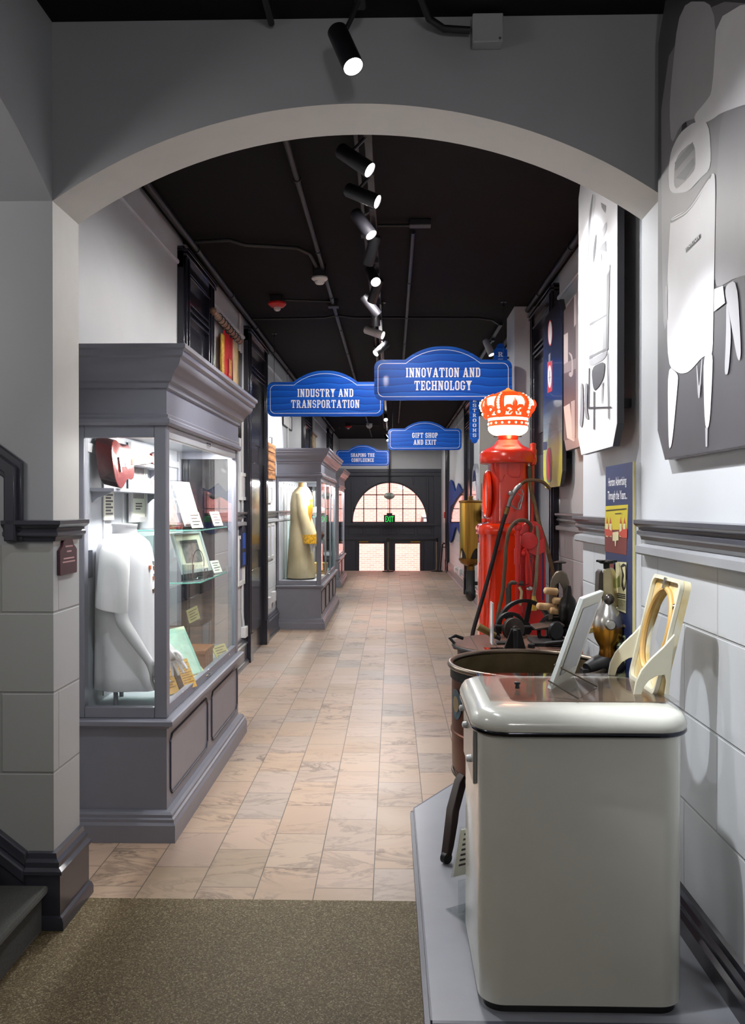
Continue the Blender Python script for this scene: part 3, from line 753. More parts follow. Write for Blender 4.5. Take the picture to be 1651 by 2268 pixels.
obj('chest_print', pr, [M('print_orange', (206, 110, 60), .7), M('print_brown', (110, 74, 60), .7), M('print_grey', (120, 126, 130), .7)], shirt, smooth=0)

# ---- ukulele on its little shelf
maho = wood_mat('mahogany', (44, 10, 12), (70, 16, 18), 3, 'Y', .22)
mahot = M('mahogany_top', (84, 26, 22), .14, var=.1, coat=.6)
t = thing('ukulele', 'dark red wooden ukulele lying on a wall shelf inside the nearest display case', 'ukulele', (-1.46, 4.6, 1.757))
def uke(y0, k):   # outline in (along, across)
    o_ = []
    for s_ in (1, -1):
        q = [(0.0, 0.0), (0.004, .06), (.025, .105), (.07, .132), (.12, .128), (.165, .105), (.205, .088), (.245, .092), (.29, .10), (.33, .085), (.352, .045), (.356, .02)]
        pts = [(a, b * s_) for a, b in q]
        o_ += pts if s_ == 1 else pts[::-1][:-1]
    for _ in range(2): o_ = [r for a, b in zip(o_, o_[1:] + o_[:1]) for r in ((a[0] * .75 + b[0] * .25, a[1] * .75 + b[1] * .25), (a[0] * .25 + b[0] * .75, a[1] * .25 + b[1] * .75))]
    return o_
out = uke(0, 1); a_ = math.radians(-14); cz = 1.885
def up(u, v, w):   # u along +Y, v across (up), w depth (towards +X)
    return Vector((-1.545 + w * math.cos(a_) - v * math.sin(a_) * -1 * .55 + .035, 4.35 + u * .97, cz + v * .97 + w * math.sin(a_) + u * .10))
b = MB(); R0 = [up(u, v, 0) for u, v in out]; R1 = [up(u, v, .085) for u, v in out]
b.loft([R0, R1], True, True, False); body = obj('body', b, maho, t, smooth=50, bevel=0)
b = MB(); b.loft([R1, [up(u * .985 + .002, v * .97, .088) for u, v in out]], True, False, True); obj('soundboard', b, mahot, t, smooth=30)
b = MB(); c0 = up(.235, 0, .0895); q = [c0 + (up(.235 + .034 * math.cos(k * PI / 10), .034 * math.sin(k * PI / 10), .0895) - c0) for k in range(20)]; b.poly(q); obj('sound_hole', b, blackm, t, smooth=0)
b = MB(); b.loft([[up(u, -.02, w), up(u, .02, w), up(u, .016, w + .02), up(u, -.016, w + .02)] for u, w in ((.33, .078), (.72, .082))]); nk = obj('neck', b, wood_mat('fretboard', (150, 110, 80), (190, 146, 110), 3, 'Y', .5), t, smooth=0)
b = MB(); b.loft([[up(u, -.03, w), up(u, .03, w), up(u, .03, w + .014), up(u, -.03, w + .014)] for u, w in ((.72, .08), (.86, .06))]); obj('headstock', b, maho, t, smooth=0)
b = MB(); b.loft([[up(.09, -.04, .088), up(.09, .04, .088), up(.11, .04, .088), up(.11, -.04, .088)], [up(.09, -.04, .096), up(.09, .04, .096), up(.11, .04, .096), up(.11, -.04, .096)]]); obj('bridge', b, blackm, t, smooth=0)
for k in range(4):
    b = MB(); b.tube([up(.1, -.012 + .008 * k, .098), up(.74, -.012 + .008 * k, .104)], .0007, 5); obj('string', b, silverf, t)
def shelf_on_bracket(label, y0, y1, z, d=.125):
    t = thing('wall_shelf', label, 'shelf', (-1.55, (y0 + y1) / 2, z - .02), 'grey bracket shelves in the nearest display case')
    obj('board', MB().box(-1.549, -1.549 + d, y0, y1, z - .018, z), casem, t, bevel=.002)
    for y in (y0 + .03, y1 - .05):
        obj('bracket', MB().prism([(-1.549, y, z - .018), (-1.549 + d * .85, y, z - .018), (-1.549 + d * .6, y, z - .035), (-1.549 + .03, y, z - .05), (-1.549, y, z - .075)], (0, .012, 0)), casem, t, smooth=0)
shelf_on_bracket('grey bracket shelf below the ukulele body', 4.36, 5.45, 1.748)
shelf_on_bracket('small grey bracket shelf under the ukulele neck', 4.78, 5.5, 1.905, .10)

# ---- flat framed and mounted things, generic builder: corner a (near, low), along u, up v, normal n
def framed(name, label, cat, c, u, v, w, h, fw, mats, group=None, depth=.018, art=None, parent=None):
    c, u, v = Vector(c), Vector(u).normalized(), Vector(v).normalized(); n = u.cross(v)
    t = thing(name, label, cat, c - v * h / 2, group)
    f = MB()
    for q in (f.obox(c + u * (w / 2 - fw / 2), u * fw / 2, v * h / 2, n * depth / 2), f.obox(c - u * (w / 2 - fw / 2), u * fw / 2, v * h / 2, n * depth / 2),
              f.obox(c + v * (h / 2 - fw / 2), u * (w / 2 - fw), v * fw / 2, n * depth / 2), f.obox(c - v * (h / 2 - fw / 2), u * (w / 2 - fw), v * fw / 2, n * depth / 2)): pass
    obj('frame', f, mats[0], t, smooth=0)
    obj('mat_board', MB().obox(c - n * depth * .1, u * (w / 2 - fw), v * (h / 2 - fw), n * depth * .2), mats[1], t, smooth=0)
    if art:
        b = MB()
        for mi, (a0, a1, b0, b1) in art[1]:
            b.mat(mi).poly([c + u * (w * (p - .5)) + v * (h * (q - .5)) + n * (depth * .1 + .0012 + .0004 * mi) for p, q in ((a0, b0), (a1, b0), (a1, b1), (a0, b1))])
        obj('picture', b, art[0], t, smooth=0)
    return t
def lines(mi, x0, x1, y0, y1, n, fr=.5):
    return [(mi, (x0, x1 - (x1 - x0) * .25 * ((k * 7) % 3 == 0), y0 + (y1 - y0) * k / n, y0 + (y1 - y0) * (k + fr) / n)) for k in range(n)]
UPZ = (0, 0, 1)
framed('picture_frame', 'tall narrow white framed print on the back of the nearest display case', 'picture', (-1.525, 5.12, 1.795), (0, 1, 0), UPZ, .33, .47, .03, (silverf, paper), art=([greyphoto, ink], [(0, (.16, .84, .3, .86))] + lines(1, .3, .7, .16, .26, 3)))
def card(label, c, u, v, w, h, m=paper, name='label_card', cat='label', group='white label cards in the nearest display case', nl=4):
    c, u, v = Vector(c), Vector(u).normalized(), Vector(v).normalized(); n = u.cross(v)
    t = thing(name, label, cat, c - v * h / 2, group)
    obj('card', MB().obox(c, u * w / 2, v * h / 2, n * .003), m, t, smooth=0)
    b = MB()
    for k in range(nl):
        zz = .3 - .6 * k / max(1, nl - 1)
        b.poly([c + n * .0036 + u * (w * a) + v * (h * (zz + d)) for a, d in ((-.38, -.03), (.38 - .2 * (k % 2), -.03), (.38 - .2 * (k % 2), .03), (-.38, .03))])
    obj('printed_lines', b, ink, t, smooth=0)
    return t
card('white label card on the case back below the ukulele shelf', (-1.538, 4.62, 1.665), (0, 1, 0), UPZ, .16, .17, nl=7)
dk = M('dark_blue_label', (34, 34, 48), .4)
card('dark label plate behind the shirt mannequin', (-1.538, 4.30, 1.36), (0, 1, 0), UPZ, .12, .14, dk, nl=0)
# ---- glass shelves
for lab, z in (('upper glass shelf in the nearest display case', 1.508), ('lower glass shelf in the nearest display case', 1.198)):
    t = thing('glass_shelf', lab, 'shelf', (-1.33, 5.45, z), 'glass shelves in the nearest display case')
    pts = [(-1.545, 5.0), (-1.185, 5.0), (-1.135, 5.05), (-1.135, 5.86), (-1.17, 5.9), (-1.545, 5.9)]
    obj('sheet', MB().prism([(x, y, z) for x, y in pts], (0, 0, .008)), sglass, t, smooth=0)
    e = MB()
    for p, q in zip(pts[:-2], pts[1:-1]): e.tube([(p[0], p[1], z + .004), (q[0], q[1], z + .004)], .0042, 6)
    obj('polished_edge', e, edgem, t)
    for y in (5.1, 5.75): obj('bracket', MB().prism([(-1.548, y, z - .002), (-1.25, y, z - .002), (-1.25, y, z - .01), (-1.548, y, z - .04)], (0, .006, 0)), silverf, t, smooth=0)
Zu, Zl, Zd = 1.516, 1.206, .622
tl = lambda d: (-d, 0, 1)
def easel_photo(label, y, x, z, w, h, m, tilt=.32):
    v = Vector((-tilt, .12, 1)).normalized(); u = Vector((.35, 1, 0)).normalized(); u = (u - v * u.dot(v)).normalized()
    c = Vector((x, y, z)) + v * (h / 2 + .012); n = u.cross(v)
    t = thing('easel_photo', label, 'photograph', (x, y, z), 'photographs in clear easels on the upper glass shelf')
    obj('photograph', MB().obox(c, u * w / 2, v * h / 2, n * .002), m, t, smooth=0)
    e = MB().obox(c - n * .008, u * (w / 2 + .008), v * (h / 2 + .01), n * .003); e.obox(Vector((x - .04, y, z + .006)), u * w / 2, n * .06, v * .003)
    e.obox(Vector((x + .01, y, z + .02)), u * w / 2, n * .004, v * .02)
    obj('easel', e, acryl, t, smooth=0)
easel_photo('tall black and white photograph in a clear easel, left one on the upper glass shelf', 5.18, -1.33, Zu, .17, .30, greyphoto)
easel_photo('wider pale photograph in a clear easel at the middle of the upper glass shelf', 5.42, -1.26, Zu, .20, .30, M('pale_photo', (168, 160, 162), .35, var=.35, scale=22))
cu_ = (.35, 1, 0)
card('white label card at the left of the upper glass shelf', (-1.19, 5.16, Zu + .055), cu_, (-.35, .1, 1), .12, .10)
card('white label card at the right of the upper glass shelf', (-1.19, 5.78, Zu + .055), cu_, (-.35, .1, 1), .11, .10)
framed('picture_frame', 'silver framed old photograph leaning on the lower glass shelf', 'picture', (-1.30, 5.52, Zl + .155), (.3, 1, 0), (-.32, .1, 1), .36, .28, .022, (silverf, M('mat_cream', (214, 200, 180), .7)), art=([greyphoto, ink], [(0, (.2, .8, .24, .78)), (1, (.2, .8, .70, .78))]))
card('white label card leaning at the right of the lower glass shelf', (-1.18, 5.72, Zl + .045), cu_, (-.4, .1, 1), .10, .085)
t = thing('glass_jar', 'small clear glass jar with a wire bail handle on the lower glass shelf', 'jar', (-1.20, 5.28, Zl))
obj('jar_body', MB().lathe([(.03, 0), (.036, .004), (.037, .07), (.033, .08), (.036, .086)], (-1.2, 5.28, Zl), seg=24, caps=False), acryl, t)
obj('bail_handle', MB().tube([(-1.2 + .037 * math.cos(k * PI / 12), 5.28, Zl + .08 + .10 * math.sin(k * PI / 12)) for k in range(13)], .002, 6), blackm, t)
t = thing('glass_tumbler', 'clear glass tumbler at the left of the lower glass shelf', 'glass', (-1.22, 5.1, Zl))
obj('tumbler', MB().lathe([(.028, 0), (.036, .1), (.034, .1), (.026, .006)], (-1.22, 5.1, Zl), seg=24, caps=False), acryl, t)
t = thing('wire_stand', 'dark wire stand beside the jar on the lower glass shelf', 'stand', (-1.22, 5.45, Zl))
obj('wire', MB().tube([(-1.25, 5.42, Zl + .002), (-1.19, 5.42, Zl + .002), (-1.19, 5.42, Zl + .05), (-1.19, 5.5, Zl + .05), (-1.19, 5.5, Zl + .002), (-1.25, 5.5, Zl + .002)], .003, 6), blackm, t)
# ---- on the deck
bro = M('old_booklet', (198, 158, 84), .6, var=.15, scale=18)
t = thing('booklet', 'gold coloured booklet with a dark spine leaning on the deck of the nearest case', 'booklet', (-1.2, 4.72, Zd))
u = Vector((.45, 1, 0)).normalized(); v = Vector((-.45, .15, 1)).normalized(); v = (v - u * v.dot(u)).normalized(); c = Vector((-1.20, 4.74, Zd + .085)); n = u.cross(v)
obj('cover', MB().obox(c, u * .135, v * .085, n * .004), bro, t, smooth=0)
obj('spine', MB().obox(c + n * .006, u * .022, v * .088, n * .004), M('dark_leather', (46, 38, 36), .5), t, smooth=0)
b = MB()
for sx_ in (-.08, .08):
    for k in range(9): b.poly([c + n * .005 + u * (sx_ + a) + v * (.06 - .014 * k + d) for a, d in ((-.045, 0), (.045 - .02 * (k % 2), 0), (.045 - .02 * (k % 2), .005), (-.045, .005))])
obj('lettering', b, M('booklet_ink', (130, 92, 50), .7), t, smooth=0)
t = thing('glass_plaque', 'pale green glass plaque leaning in the middle of the case deck', 'plaque', (-1.22, 5.0, Zd))
u = Vector((.42, 1, 0)).normalized(); v = Vector((-.52, .1, 1)).normalized(); v = (v - u * v.dot(u)).normalized(); c = Vector((-1.27, 5.05, Zd + .15)); n = u.cross(v)
obj('glass_slab', MB().obox(c, u * .155, v * .165, n * .006), M('green_glass', (150, 196, 184), .1, var=.05, coat=.4), t, smooth=0)
obj('etching', MB().obox(c + n * .0065, u * .13, v * .135, n * .001), M('etched', (176, 204, 190), .4, var=.25, scale=14), t, smooth=0)
card('cream label card in front of the green glass plaque', (-1.17, 5.12, Zd + .03), (.42, 1, 0), (-.8, .1, 1), .14, .07, papery)
t = thing('wooden_box', 'small brown lidded wooden box on the deck of the nearest case', 'box', (-1.24, 5.52, Zd))
wd = wood_mat('box_wood', (120, 66, 36), (168, 98, 56), 5, 'Y', .35)
obj('box_body', MB().box(-1.32, -1.18, 5.38, 5.62, Zd, Zd + .10), wd, t, bevel=.003)
obj('lid', MB().box(-1.327, -1.173, 5.372, 5.628, Zd + .10, Zd + .125), wd, t, bevel=.004)
card('cream label card to the right of the wooden box', (-1.17, 5.82, Zd + .045), (.3, 1, 0), (-.5, .1, 1), .18, .09, papery)
card('cream label card on the back left of the deck behind the plaque', (-1.49, 5.2, Zd + .25), (0, 1, 0), (-.1, 0, 1), .13, .17, paper)
t = thing('acrylic_riser', 'clear acrylic riser standing behind the wooden box', 'riser', (-1.36, 5.75, Zd))
obj('riser_top', MB().box(-1.48, -1.25, 5.62, 5.9, Zd + .24, Zd + .246), acryl, t, smooth=0)
for x in (-1.48, -1.255): obj('riser_side', MB().box(x, x + .005, 5.62, 5.9, Zd, Zd + .24), acryl, t, smooth=0)
card('cream label card tilted on the clear acrylic riser', (-1.33, 5.7, Zd + .31), (.5, 1, .25), (-.2, -.2, 1), .11, .09, papery)

# ---- mid case: sequined coat on a mannequin
coat = NT('sequined_coat'); p_ = coat.add('ShaderNodeTexCoord').outputs['Object']
vr = coat.add('ShaderNodeTexVoronoi'); vr.inputs['Scale'].default_value = 55; coat.link(p_, vr.inputs['Vector'])
nz = coat.noise(3.2, 3, .4, p_)
coat.link(coat.mixc(coat.ramp(vr.outputs['Distance'], ((.0, (.6,) * 3 + (1,)), (.14, (0,) * 3 + (1,)))), coat.ramp(nz.outputs[0], ((.35, rgb(168, 152, 116)), (.62, rgb(190, 174, 140)))), rgb(238, 228, 176)), coat.b.inputs['Base Color'])
coat.b.inputs['Roughness'].default_value = .5; coatm = coat.m
gold = M('gold_embroidery', (214, 160, 40), .45, var=.5, scale=40, metal=.3)
k = .00648; CY = 12.3
t = thing('coat_mannequin', 'headless mannequin wearing a long cream sequined coat with gold cuffs', 'mannequin', (-1.25, CY, Zd))
rows = [(1.955, 663, 678, .06), (1.92, 657, 684, .09), (1.86, 648, 689, .17), (1.80, 645, 692, .20), (1.70, 643, 693, .21), (1.55, 643, 690, .19), (1.42, 643, 686, .175), (1.25, 641, 689, .2), (1.0, 638, 694, .23), (.8, 636, 697, .25), (.645, 634, 699, .27), (.64, 636, 697, .265)]
X = lambda px: (px - 869) * k
ct = MB().loft([ell((X(a) + X(b)) / 2, CY, (X(b) - X(a)) / 2, h, z, 48, .018 * (1.6 - min(1.6, z)), 7, z, 2.2) for z, a, b, h in rows])
c0 = obj('coat', ct, coatm, t, smooth=60)
obj('collar', MB().loft([ell(X(670), CY, .062, .075, 1.93, pw=2), ell(X(670), CY, .058, .07, 2.0, pw=2), ell(X(670), CY, .045, .055, 2.0, pw=2), ell(X(670), CY, .045, .055, 1.95, pw=2)], True, False, False), M('collar_gold', (150, 116, 60), .5, var=.3, scale=30), c0, smooth=50)
for sy in (-1, 1):
    y = CY + sy * .19
    R = [ell(X(668), CY + sy * .17, .06, .06, 1.84, 24, pw=2), ell(X(672), y, .075, .06, 1.74, 24, .03, 4, 1, 2), ell(X(674), y, .072, .058, 1.55, 24, .03, 4, 2, 2), ell(X(680), y, .075, .06, 1.42, 24, .03, 4, 3, 2), ell(X(686), y, .085, .062, 1.28, 24, .03, 4, 4, 2), ell(X(690), y, .095, .065, 1.16, 24, .03, 4, 5, 2)]
    obj('sleeve', MB().loft(R), coatm, c0, smooth=60)
    obj('cuff', MB().loft([ell(X(688), y, .098, .07, 1.26, 24, pw=2), ell(X(690.5), y, .105, .074, 1.13, 24, pw=2)], True, False, False), gold, c0, smooth=60)
    hw = Vector((X(691), y, 1.17)); ch = [[(tuple(hw), .026), (tuple(hw + Vector((.01, 0, -.07))), (.02, .034))]]
    for j in range(4):
        q = hw + Vector((.012 + .002 * j, -.027 + .018 * j, -.105)); ch.append([(tuple(hw + Vector((.01, 0, -.07))), (.02, .034)), (tuple(q), .010), (tuple(q + Vector((.004, 0, -.04))), .009), (tuple(q + Vector((-.006, 0, -.07 - .008 * (j in (1, 2)))), ), .007)])
    q = hw + Vector((.035, -.02, -.05)); ch.append([(tuple(hw + Vector((.01, 0, -.07))), (.02, .034)), (tuple(q), .011), (tuple(q + Vector((.014, 0, -.045))), .008)])
    skin('hand', ch, mannm, t, 1)
obj('front_embroidery', MB().loft([[(X(b) - .055 - w_ * .2, CY - w_ * 1.5 - .012, z), (X(b) - .01, CY - w_ * .9, z), (X(b) + .012, CY, z), (X(b) - .01, CY + w_ * .9, z)] for z, b, w_ in ((1.86, 688, .05), (1.75, 692, .12), (1.6, 691.5, .13), (1.42, 686, .11), (1.3, 688, .06), (1.2, 690, .03))], False, False, False), M('orange_embroidery', (226, 132, 30), .5, var=.35, scale=24), c0, smooth=60)
obj('stand_base', MB().lathe([(.13, 0), (.13, .012), (.02, .02), (.015, .06)], (X(668), CY, Zd)), blackm, t)
# other exhibits of the mid case
t = thing('woven_basket', 'yellow woven basket on the deck beside the sequined coat', 'basket', (-1.07, 12.95, Zd))
obj('basket_body', MB().lathe([(.10, 0), (.12, .02), (.125, .16), (.12, .17), (.11, .16)], (-1.10, 12.95, Zd), seg=28), M('wicker', (190, 150, 60), .7, var=.4, scale=60), t)
obj('basket_lid', MB().lathe([(.128, .17), (.128, .185), (.02, .20)], (-1.10, 12.95, Zd), seg=28), M('wicker', (190, 150, 60)), t)
for lab, z in (('upper glass shelf beside the coat mannequin', 1.50), ('lower glass shelf beside the coat mannequin', 1.16)):
    t = thing('glass_shelf', lab, 'shelf', (-1.2, 13.7, z), 'glass shelves in the mid display case')
    obj('sheet', MB().box(-1.545, -1.0, 12.75, 14.4, z, z + .008), sglass, t, smooth=0)
    obj('polished_edge', MB().box(-1.545, -.998, 12.744, 12.75, z, z + .008), edgem, t, smooth=0)
t = thing('white_tureen', 'white round tureen on the upper glass shelf of the mid display case', 'bowl', (-1.12, 12.95, 1.508))
obj('bowl_body', MB().lathe([(.05, 0), (.06, .01), (.12, .06), (.125, .09), (.115, .09)], (-1.12, 12.95, 1.508)), whitepl, t)
obj('bowl_lid', MB().lathe([(.12, .09), (.09, .13), (.02, .15), (.02, .17)], (-1.12, 12.95, 1.508)), whitepl, t)
t = thing('oil_lamp', 'small glass oil lamp behind the white tureen', 'lamp', (-1.13, 13.35, 1.508))
obj('lamp_base', MB().lathe([(.05, 0), (.05, .01), (.02, .03), (.045, .07), (.04, .1), (.02, .11)], (-1.13, 13.35, 1.508)), M('lamp_brass', (196, 150, 70), .3, metal=.8), t)
obj('chimney', MB().lathe([(.025, .11), (.045, .16), (.025, .24), (.024, .3)], (-1.13, 13.35, 1.508), caps=False), acryl, t)
t = thing('brown_pot', 'small brown pot on the lower glass shelf of the mid display case', 'pot', (-1.1, 12.95, 1.168))
obj('pot_body', MB().lathe([(.04, 0), (.07, .03), (.075, .07), (.05, .1), (.055, .11)], (-1.1, 12.95, 1.168)), M('brown_glaze', (120, 70, 46), .3), t)
t = thing('open_book', 'open pale book lying on the deck at the front of the mid display case', 'book', (-1.06, 12.5, Zd))
obj('pages', MB().prism([(-1.16, 12.45, Zd), (-.99, 12.45, Zd), (-.99, 12.45, Zd + .025), (-1.075, 12.45, Zd + .035), (-1.16, 12.45, Zd + .025)], (0, .26, 0)), paper, t, smooth=0)
obj('cover', MB().box(-1.165, -.985, 12.445, 12.715, Zd, Zd + .004), dk, t, smooth=0)
t = thing('easel', 'dark wooden easel inside the mid display case behind the coat', 'easel', (-1.2, 13.6, Zd))
for dx in (-.1, .1): obj('leg', MB().tube([(-1.2 + dx * 1.6, 13.6, Zd), (-1.2 + dx * .4, 13.68, Zd + .5)], .012, 8), blackm, t)
obj('crossbar', MB().box(-1.34, -1.06, 13.6, 13.63, Zd + .12, Zd + .15), blackm, t)
# ================================================================== CEILING: CONDUIT, TRACK, LAMPS, SIGNS
def conduit(label, pts, r=.017, boxes=(), group='black conduit runs on the corridor ceiling'):
    t = thing('conduit', label, 'conduit', pts[0], group)
    obj('pipe', MB().tube(pts, r, 10), pipem, t, smooth=50)
    p0, p1 = Vector(pts[0]), Vector(pts[-1])
    n = int((p1 - p0).length / 1.5)
    for k in range(1, n + 1) if len(pts) == 2 else []:
        c = p0.lerp(p1, k / (n + 1)); d = (p1 - p0).normalized() * .02
        obj('coupling', MB().cyl(c - d, c + d, r * 1.3, 10), pipem, t)
    for bx in boxes: obj('junction_box', MB().box(*bx), pipem, t, bevel=.005)
    return t
zc = ZC - .034
conduit('black ceiling conduit left of the track, running to the smoke detector and beyond', [(-.57, 3.7, zc), (-.57, 24, zc)], .018, [(-.62, -.52, 8.25, 8.35, ZC - .07, ZC)])
conduit('thin black ceiling conduit right of the track lamps', [(.15, 6.15, zc), (.15, 20, zc)], .015)
conduit('black conduit along the left edge of the ceiling', [(-1.49, 3.7, zc - .005), (-1.49, 22, zc - .005)], .024)
conduit('black conduit along the right edge of the ceiling', [(1.35, 3.7, zc - .005), (1.35, 22, zc - .005)], .024)
conduit('black conduit bending from the left wall to the smoke detector box', [(-1.55, 6.35, zc), (-1.2, 6.3, zc), (-1.1, 6.42, zc), (-.72, 6.5, zc), (-.64, 6.65, zc), (-.62, 7.0, zc)], .015)
conduit('black conduit crossing the whole ceiling ahead of the red strobe', [(-1.49, 8.95, zc), (-.7, 8.9, zc), (-.57, 8.75, zc - .01), (-.4, 8.9, zc), (.9, 8.95, zc), (1.05, 9.05, zc), (1.16, 9.3, zc)], .013)
conduit('short black conduit with a box branching right from the track', [(-.1, 6.0, zc), (.12, 6.0, zc)], .011, [(.12, .27, 5.96, 6.04, ZC - .045, ZC)])
conduit('short black conduit joining the red strobe to the long run', [(-1.05, 8.12, zc), (-.57, 8.2, zc)], .011)
conduit('black conduit above the rear ceiling alarms', [(-1.1, 20.5, zc), (-.3, 20.6, zc)], .015)
conduit('black pipe crossing the ceiling behind the gift shop sign', [(-1.5, 14.2, zc), (1.36, 14.3, zc)], .02)
conduit('black pipe stub at the top of the arched wall', [(-.47, 3.0, 3.53), (-.47, 3.335, 3.53)], .013)
conduit('black flexible conduit curving to the white box on the arched wall', [(.10, 3.05, 3.55), (.105, 3.2, 3.545), (.14, 3.29, 3.515), (.20, 3.325, 3.495), (.30, 3.33, 3.49)], .014)
t = thing('wall_box', 'pale painted junction box high on the arched wall', 'box', (.367, 3.36, 3.43))
obj('box_body', MB().box(.308, .425, 3.30, 3.36, 3.43, 3.54), archpaint, t, bevel=.004)
obj('screw', MB().lathe([(.005, 0), (.005, .003)], (.412, 3.30, 3.442), (0, -1, 0), 10), steel, t)
# track
t = thing('lighting_track', 'long black lighting track hung below the corridor ceiling', 'lighting track', (-.12, 4, 3.5))
obj('rail', MB().box(-.14, -.10, 3.8, 21.5, 3.475, 3.505), blackm, t, bevel=.003)
obj('rail', MB().box(-.205, -.185, 3.8, 21.5, ZC - .03, ZC - .005), pipem, t)
for y in (4.05, 6.15, 8.3, 10.5, 12.8, 15.2, 17.6, 20):
    obj('hanger', MB().box(-.225, -.10, y, y + .09, ZC - .05, ZC - .02), pipem, t, bevel=.003)
    obj('rod', MB().cyl((-.12, y + .045, 3.5), (-.12, y + .045, ZC - .03), .006, 8), pipem, t)
t = thing('lighting_track', 'short black lighting track over the lobby above the nearest lamp', 'lighting track', (-.12, 3.1, 3.54))
obj('rail', MB().box(-.14, -.10, .4, 3.25, 3.53, 3.558), blackm, t, bevel=.003)
t = thing('lighting_track', 'short black lighting track near the right wall by the restroom signs', 'lighting track', (1.16, 10, 3.58))
obj('rail', MB().box(1.14, 1.18, 9.2, 11.4, ZC - .06, ZC - .03), blackm, t, bevel=.003)
headm = M('lamp_black', (26, 25, 30), .45, var=.1)
lensm = M('lamp_lens', (255, 255, 255), .3, var=0, emit=(255, 252, 250), es=22)
lensoff = M('lamp_lens_off', (60, 60, 64), .2)
CAN = .20; PIV = .055
def track_lamp(label, lens, d, energy, ztrack, ang=.62, white=False, glow=1, blend=.6, col=None):
    d = Vector(d).normalized(); lens = Vector(lens); piv = lens - d * (CAN - PIV)
    t = thing('track_lamp', label, 'spotlight', piv, 'spotlights on the ceiling track')
    m = M('lamp_white', (200, 200, 200), .4) if white else headm
    tx = -.12 if piv.x < .6 else 1.16
    ad_ = MB().box(tx - .018, tx + .018, piv.y - .05, piv.y + .05, ztrack - .03, ztrack + .006)
    ad_.tube([piv, (piv.x * .4 + tx * .6, piv.y, (piv.z + ztrack) / 2), (tx, piv.y, ztrack - .015)], .009, 8); ad_.ball(piv, .015)
    obj('adapter', ad_, headm, t)
    can = MB().lathe([(.006, PIV), (.030, PIV), (.038, PIV - .01), (.039, -CAN + PIV), (.036, -CAN + PIV), (.035, -CAN + PIV + .012), (.001, -CAN + PIV + .012)], (0, 0, 0), (0, 0, 1), 24, False)
    o = obj('can', can, m, None, smooth=40); o.parent = t; q = d.to_track_quat('-Z', 'Y')
    o.rotation_mode = 'QUATERNION'; o.rotation_quaternion = q
    ln = MB().lathe([(.0345, 0), (.030, -.004), (.001, -.006)], (0, 0, -CAN + PIV + .008), (0, 0, 1), 24, True)
    l = obj('lens', ln, lensm if energy or glow > 1 else lensoff, None, smooth=0); l.parent = o
    if energy:
        lamp('track_spot', 'SPOT', lens + d * .02, energy, col or COOL, lens + d * 2, spot_size=ang, spot_blend=blend, shadow_soft_size=.03)
    return t
TZ = 3.475
L = track_lamp
L('black track lamp in front of the arch at the top of the picture', at(783, 148, 3.1), (.32, -.36, -.86), 60, 3.53, .9)
L('first lit track lamp just behind the arch', at(820, 377, 4.15), (.74, -.25, -.60), 55, TZ, .85)
L('second lit track lamp behind the arch, aimed at the tall washer poster', at(837, 447, 4.66), (.86, -.25, -.44), 130, TZ, .62)
L('third lit track lamp behind the arch, pointing steeply down', at(823, 521, 5.2), (.52, -.30, -.80), 110, TZ, .9)
L('unlit looking track lamp turned away, fourth behind the arch', at(815, 585, 5.75), (-.28, .55, -.74), 70, TZ, .9)
L('bright track lamp facing the viewer, above the red strobe level', at(833, 625, 6.25), (.25, -.70, -.66), 110, TZ, 1.0)
L('dark track lamp turned away just beyond the bright one', at(824, 668, 6.75), (-.3, .62, -.7), 90, TZ, .9)
L('dark track lamp pointing right and away from the viewer', at(838, 697, 7.2), (.62, .25, -.7), 170, TZ, .8)
L('dark track lamp pointing straight down in mid corridor', at(833, 722, 7.7), (.02, .3, -.95), 60, TZ, 1.1)
L('pale grey track lamp in the middle of the row', at(849, 743, 8.25), (.88, -.30, -.36), 90, TZ, .8, True)
L('track lamp aimed left, just above the innovation sign', at(832, 783, 9.1), (-.62, -.45, -.62), 60, TZ, .9)
L('glaring track lamp behind the blue signs facing the viewer', at(855, 930, 16.5), (.05, -.8, -.6), 60, TZ, 1.1)
L('small far track lamp beside the gift shop sign', at(860, 975, 20.5), (.35, -.65, -.65), 60, TZ, 1.1)
L('track lamp on the right hand track by the restroom signs', at(1090, 786, 9.9), (.35, -.25, -.9), 40, ZC - .06, .9, True)
for y, d in ((10.6, (-.82, .12, -.55)), (12.0, (-.78, -.2, -.58)), (13.0, (.80, .1, -.58))):
    lamp('track_spot', 'SPOT', (-.12, y, 3.33), 190, COOL, Vector((-.12, y, 3.33)) + Vector(d), spot_size=1.0, spot_blend=.6, shadow_soft_size=.03)
# unseen spots: foreground wall and washer, last ones added to brighten the left case
for loc, aim, e, ang in (((-.12, 2.1, 3.42), (1.04, 2.6, 2.0), 34, .95), ((-.12, 2.3, 3.42), (1.04, 3.0, 1.35), 280, .68), ((-.1, 2.6, 3.4), (.62, 2.9, 1.0), 24, .5), ((-.0, 2.5, 3.42), (-1.1, 4.7, .5), 80, .9), ((-.1, 4.3, 3.36), (-1.1, 5.3, .7), 150, .95)):
    lamp('unseen_spot', 'SPOT', loc, e, COOL, aim, spot_size=ang, spot_blend=.6, shadow_soft_size=.03)

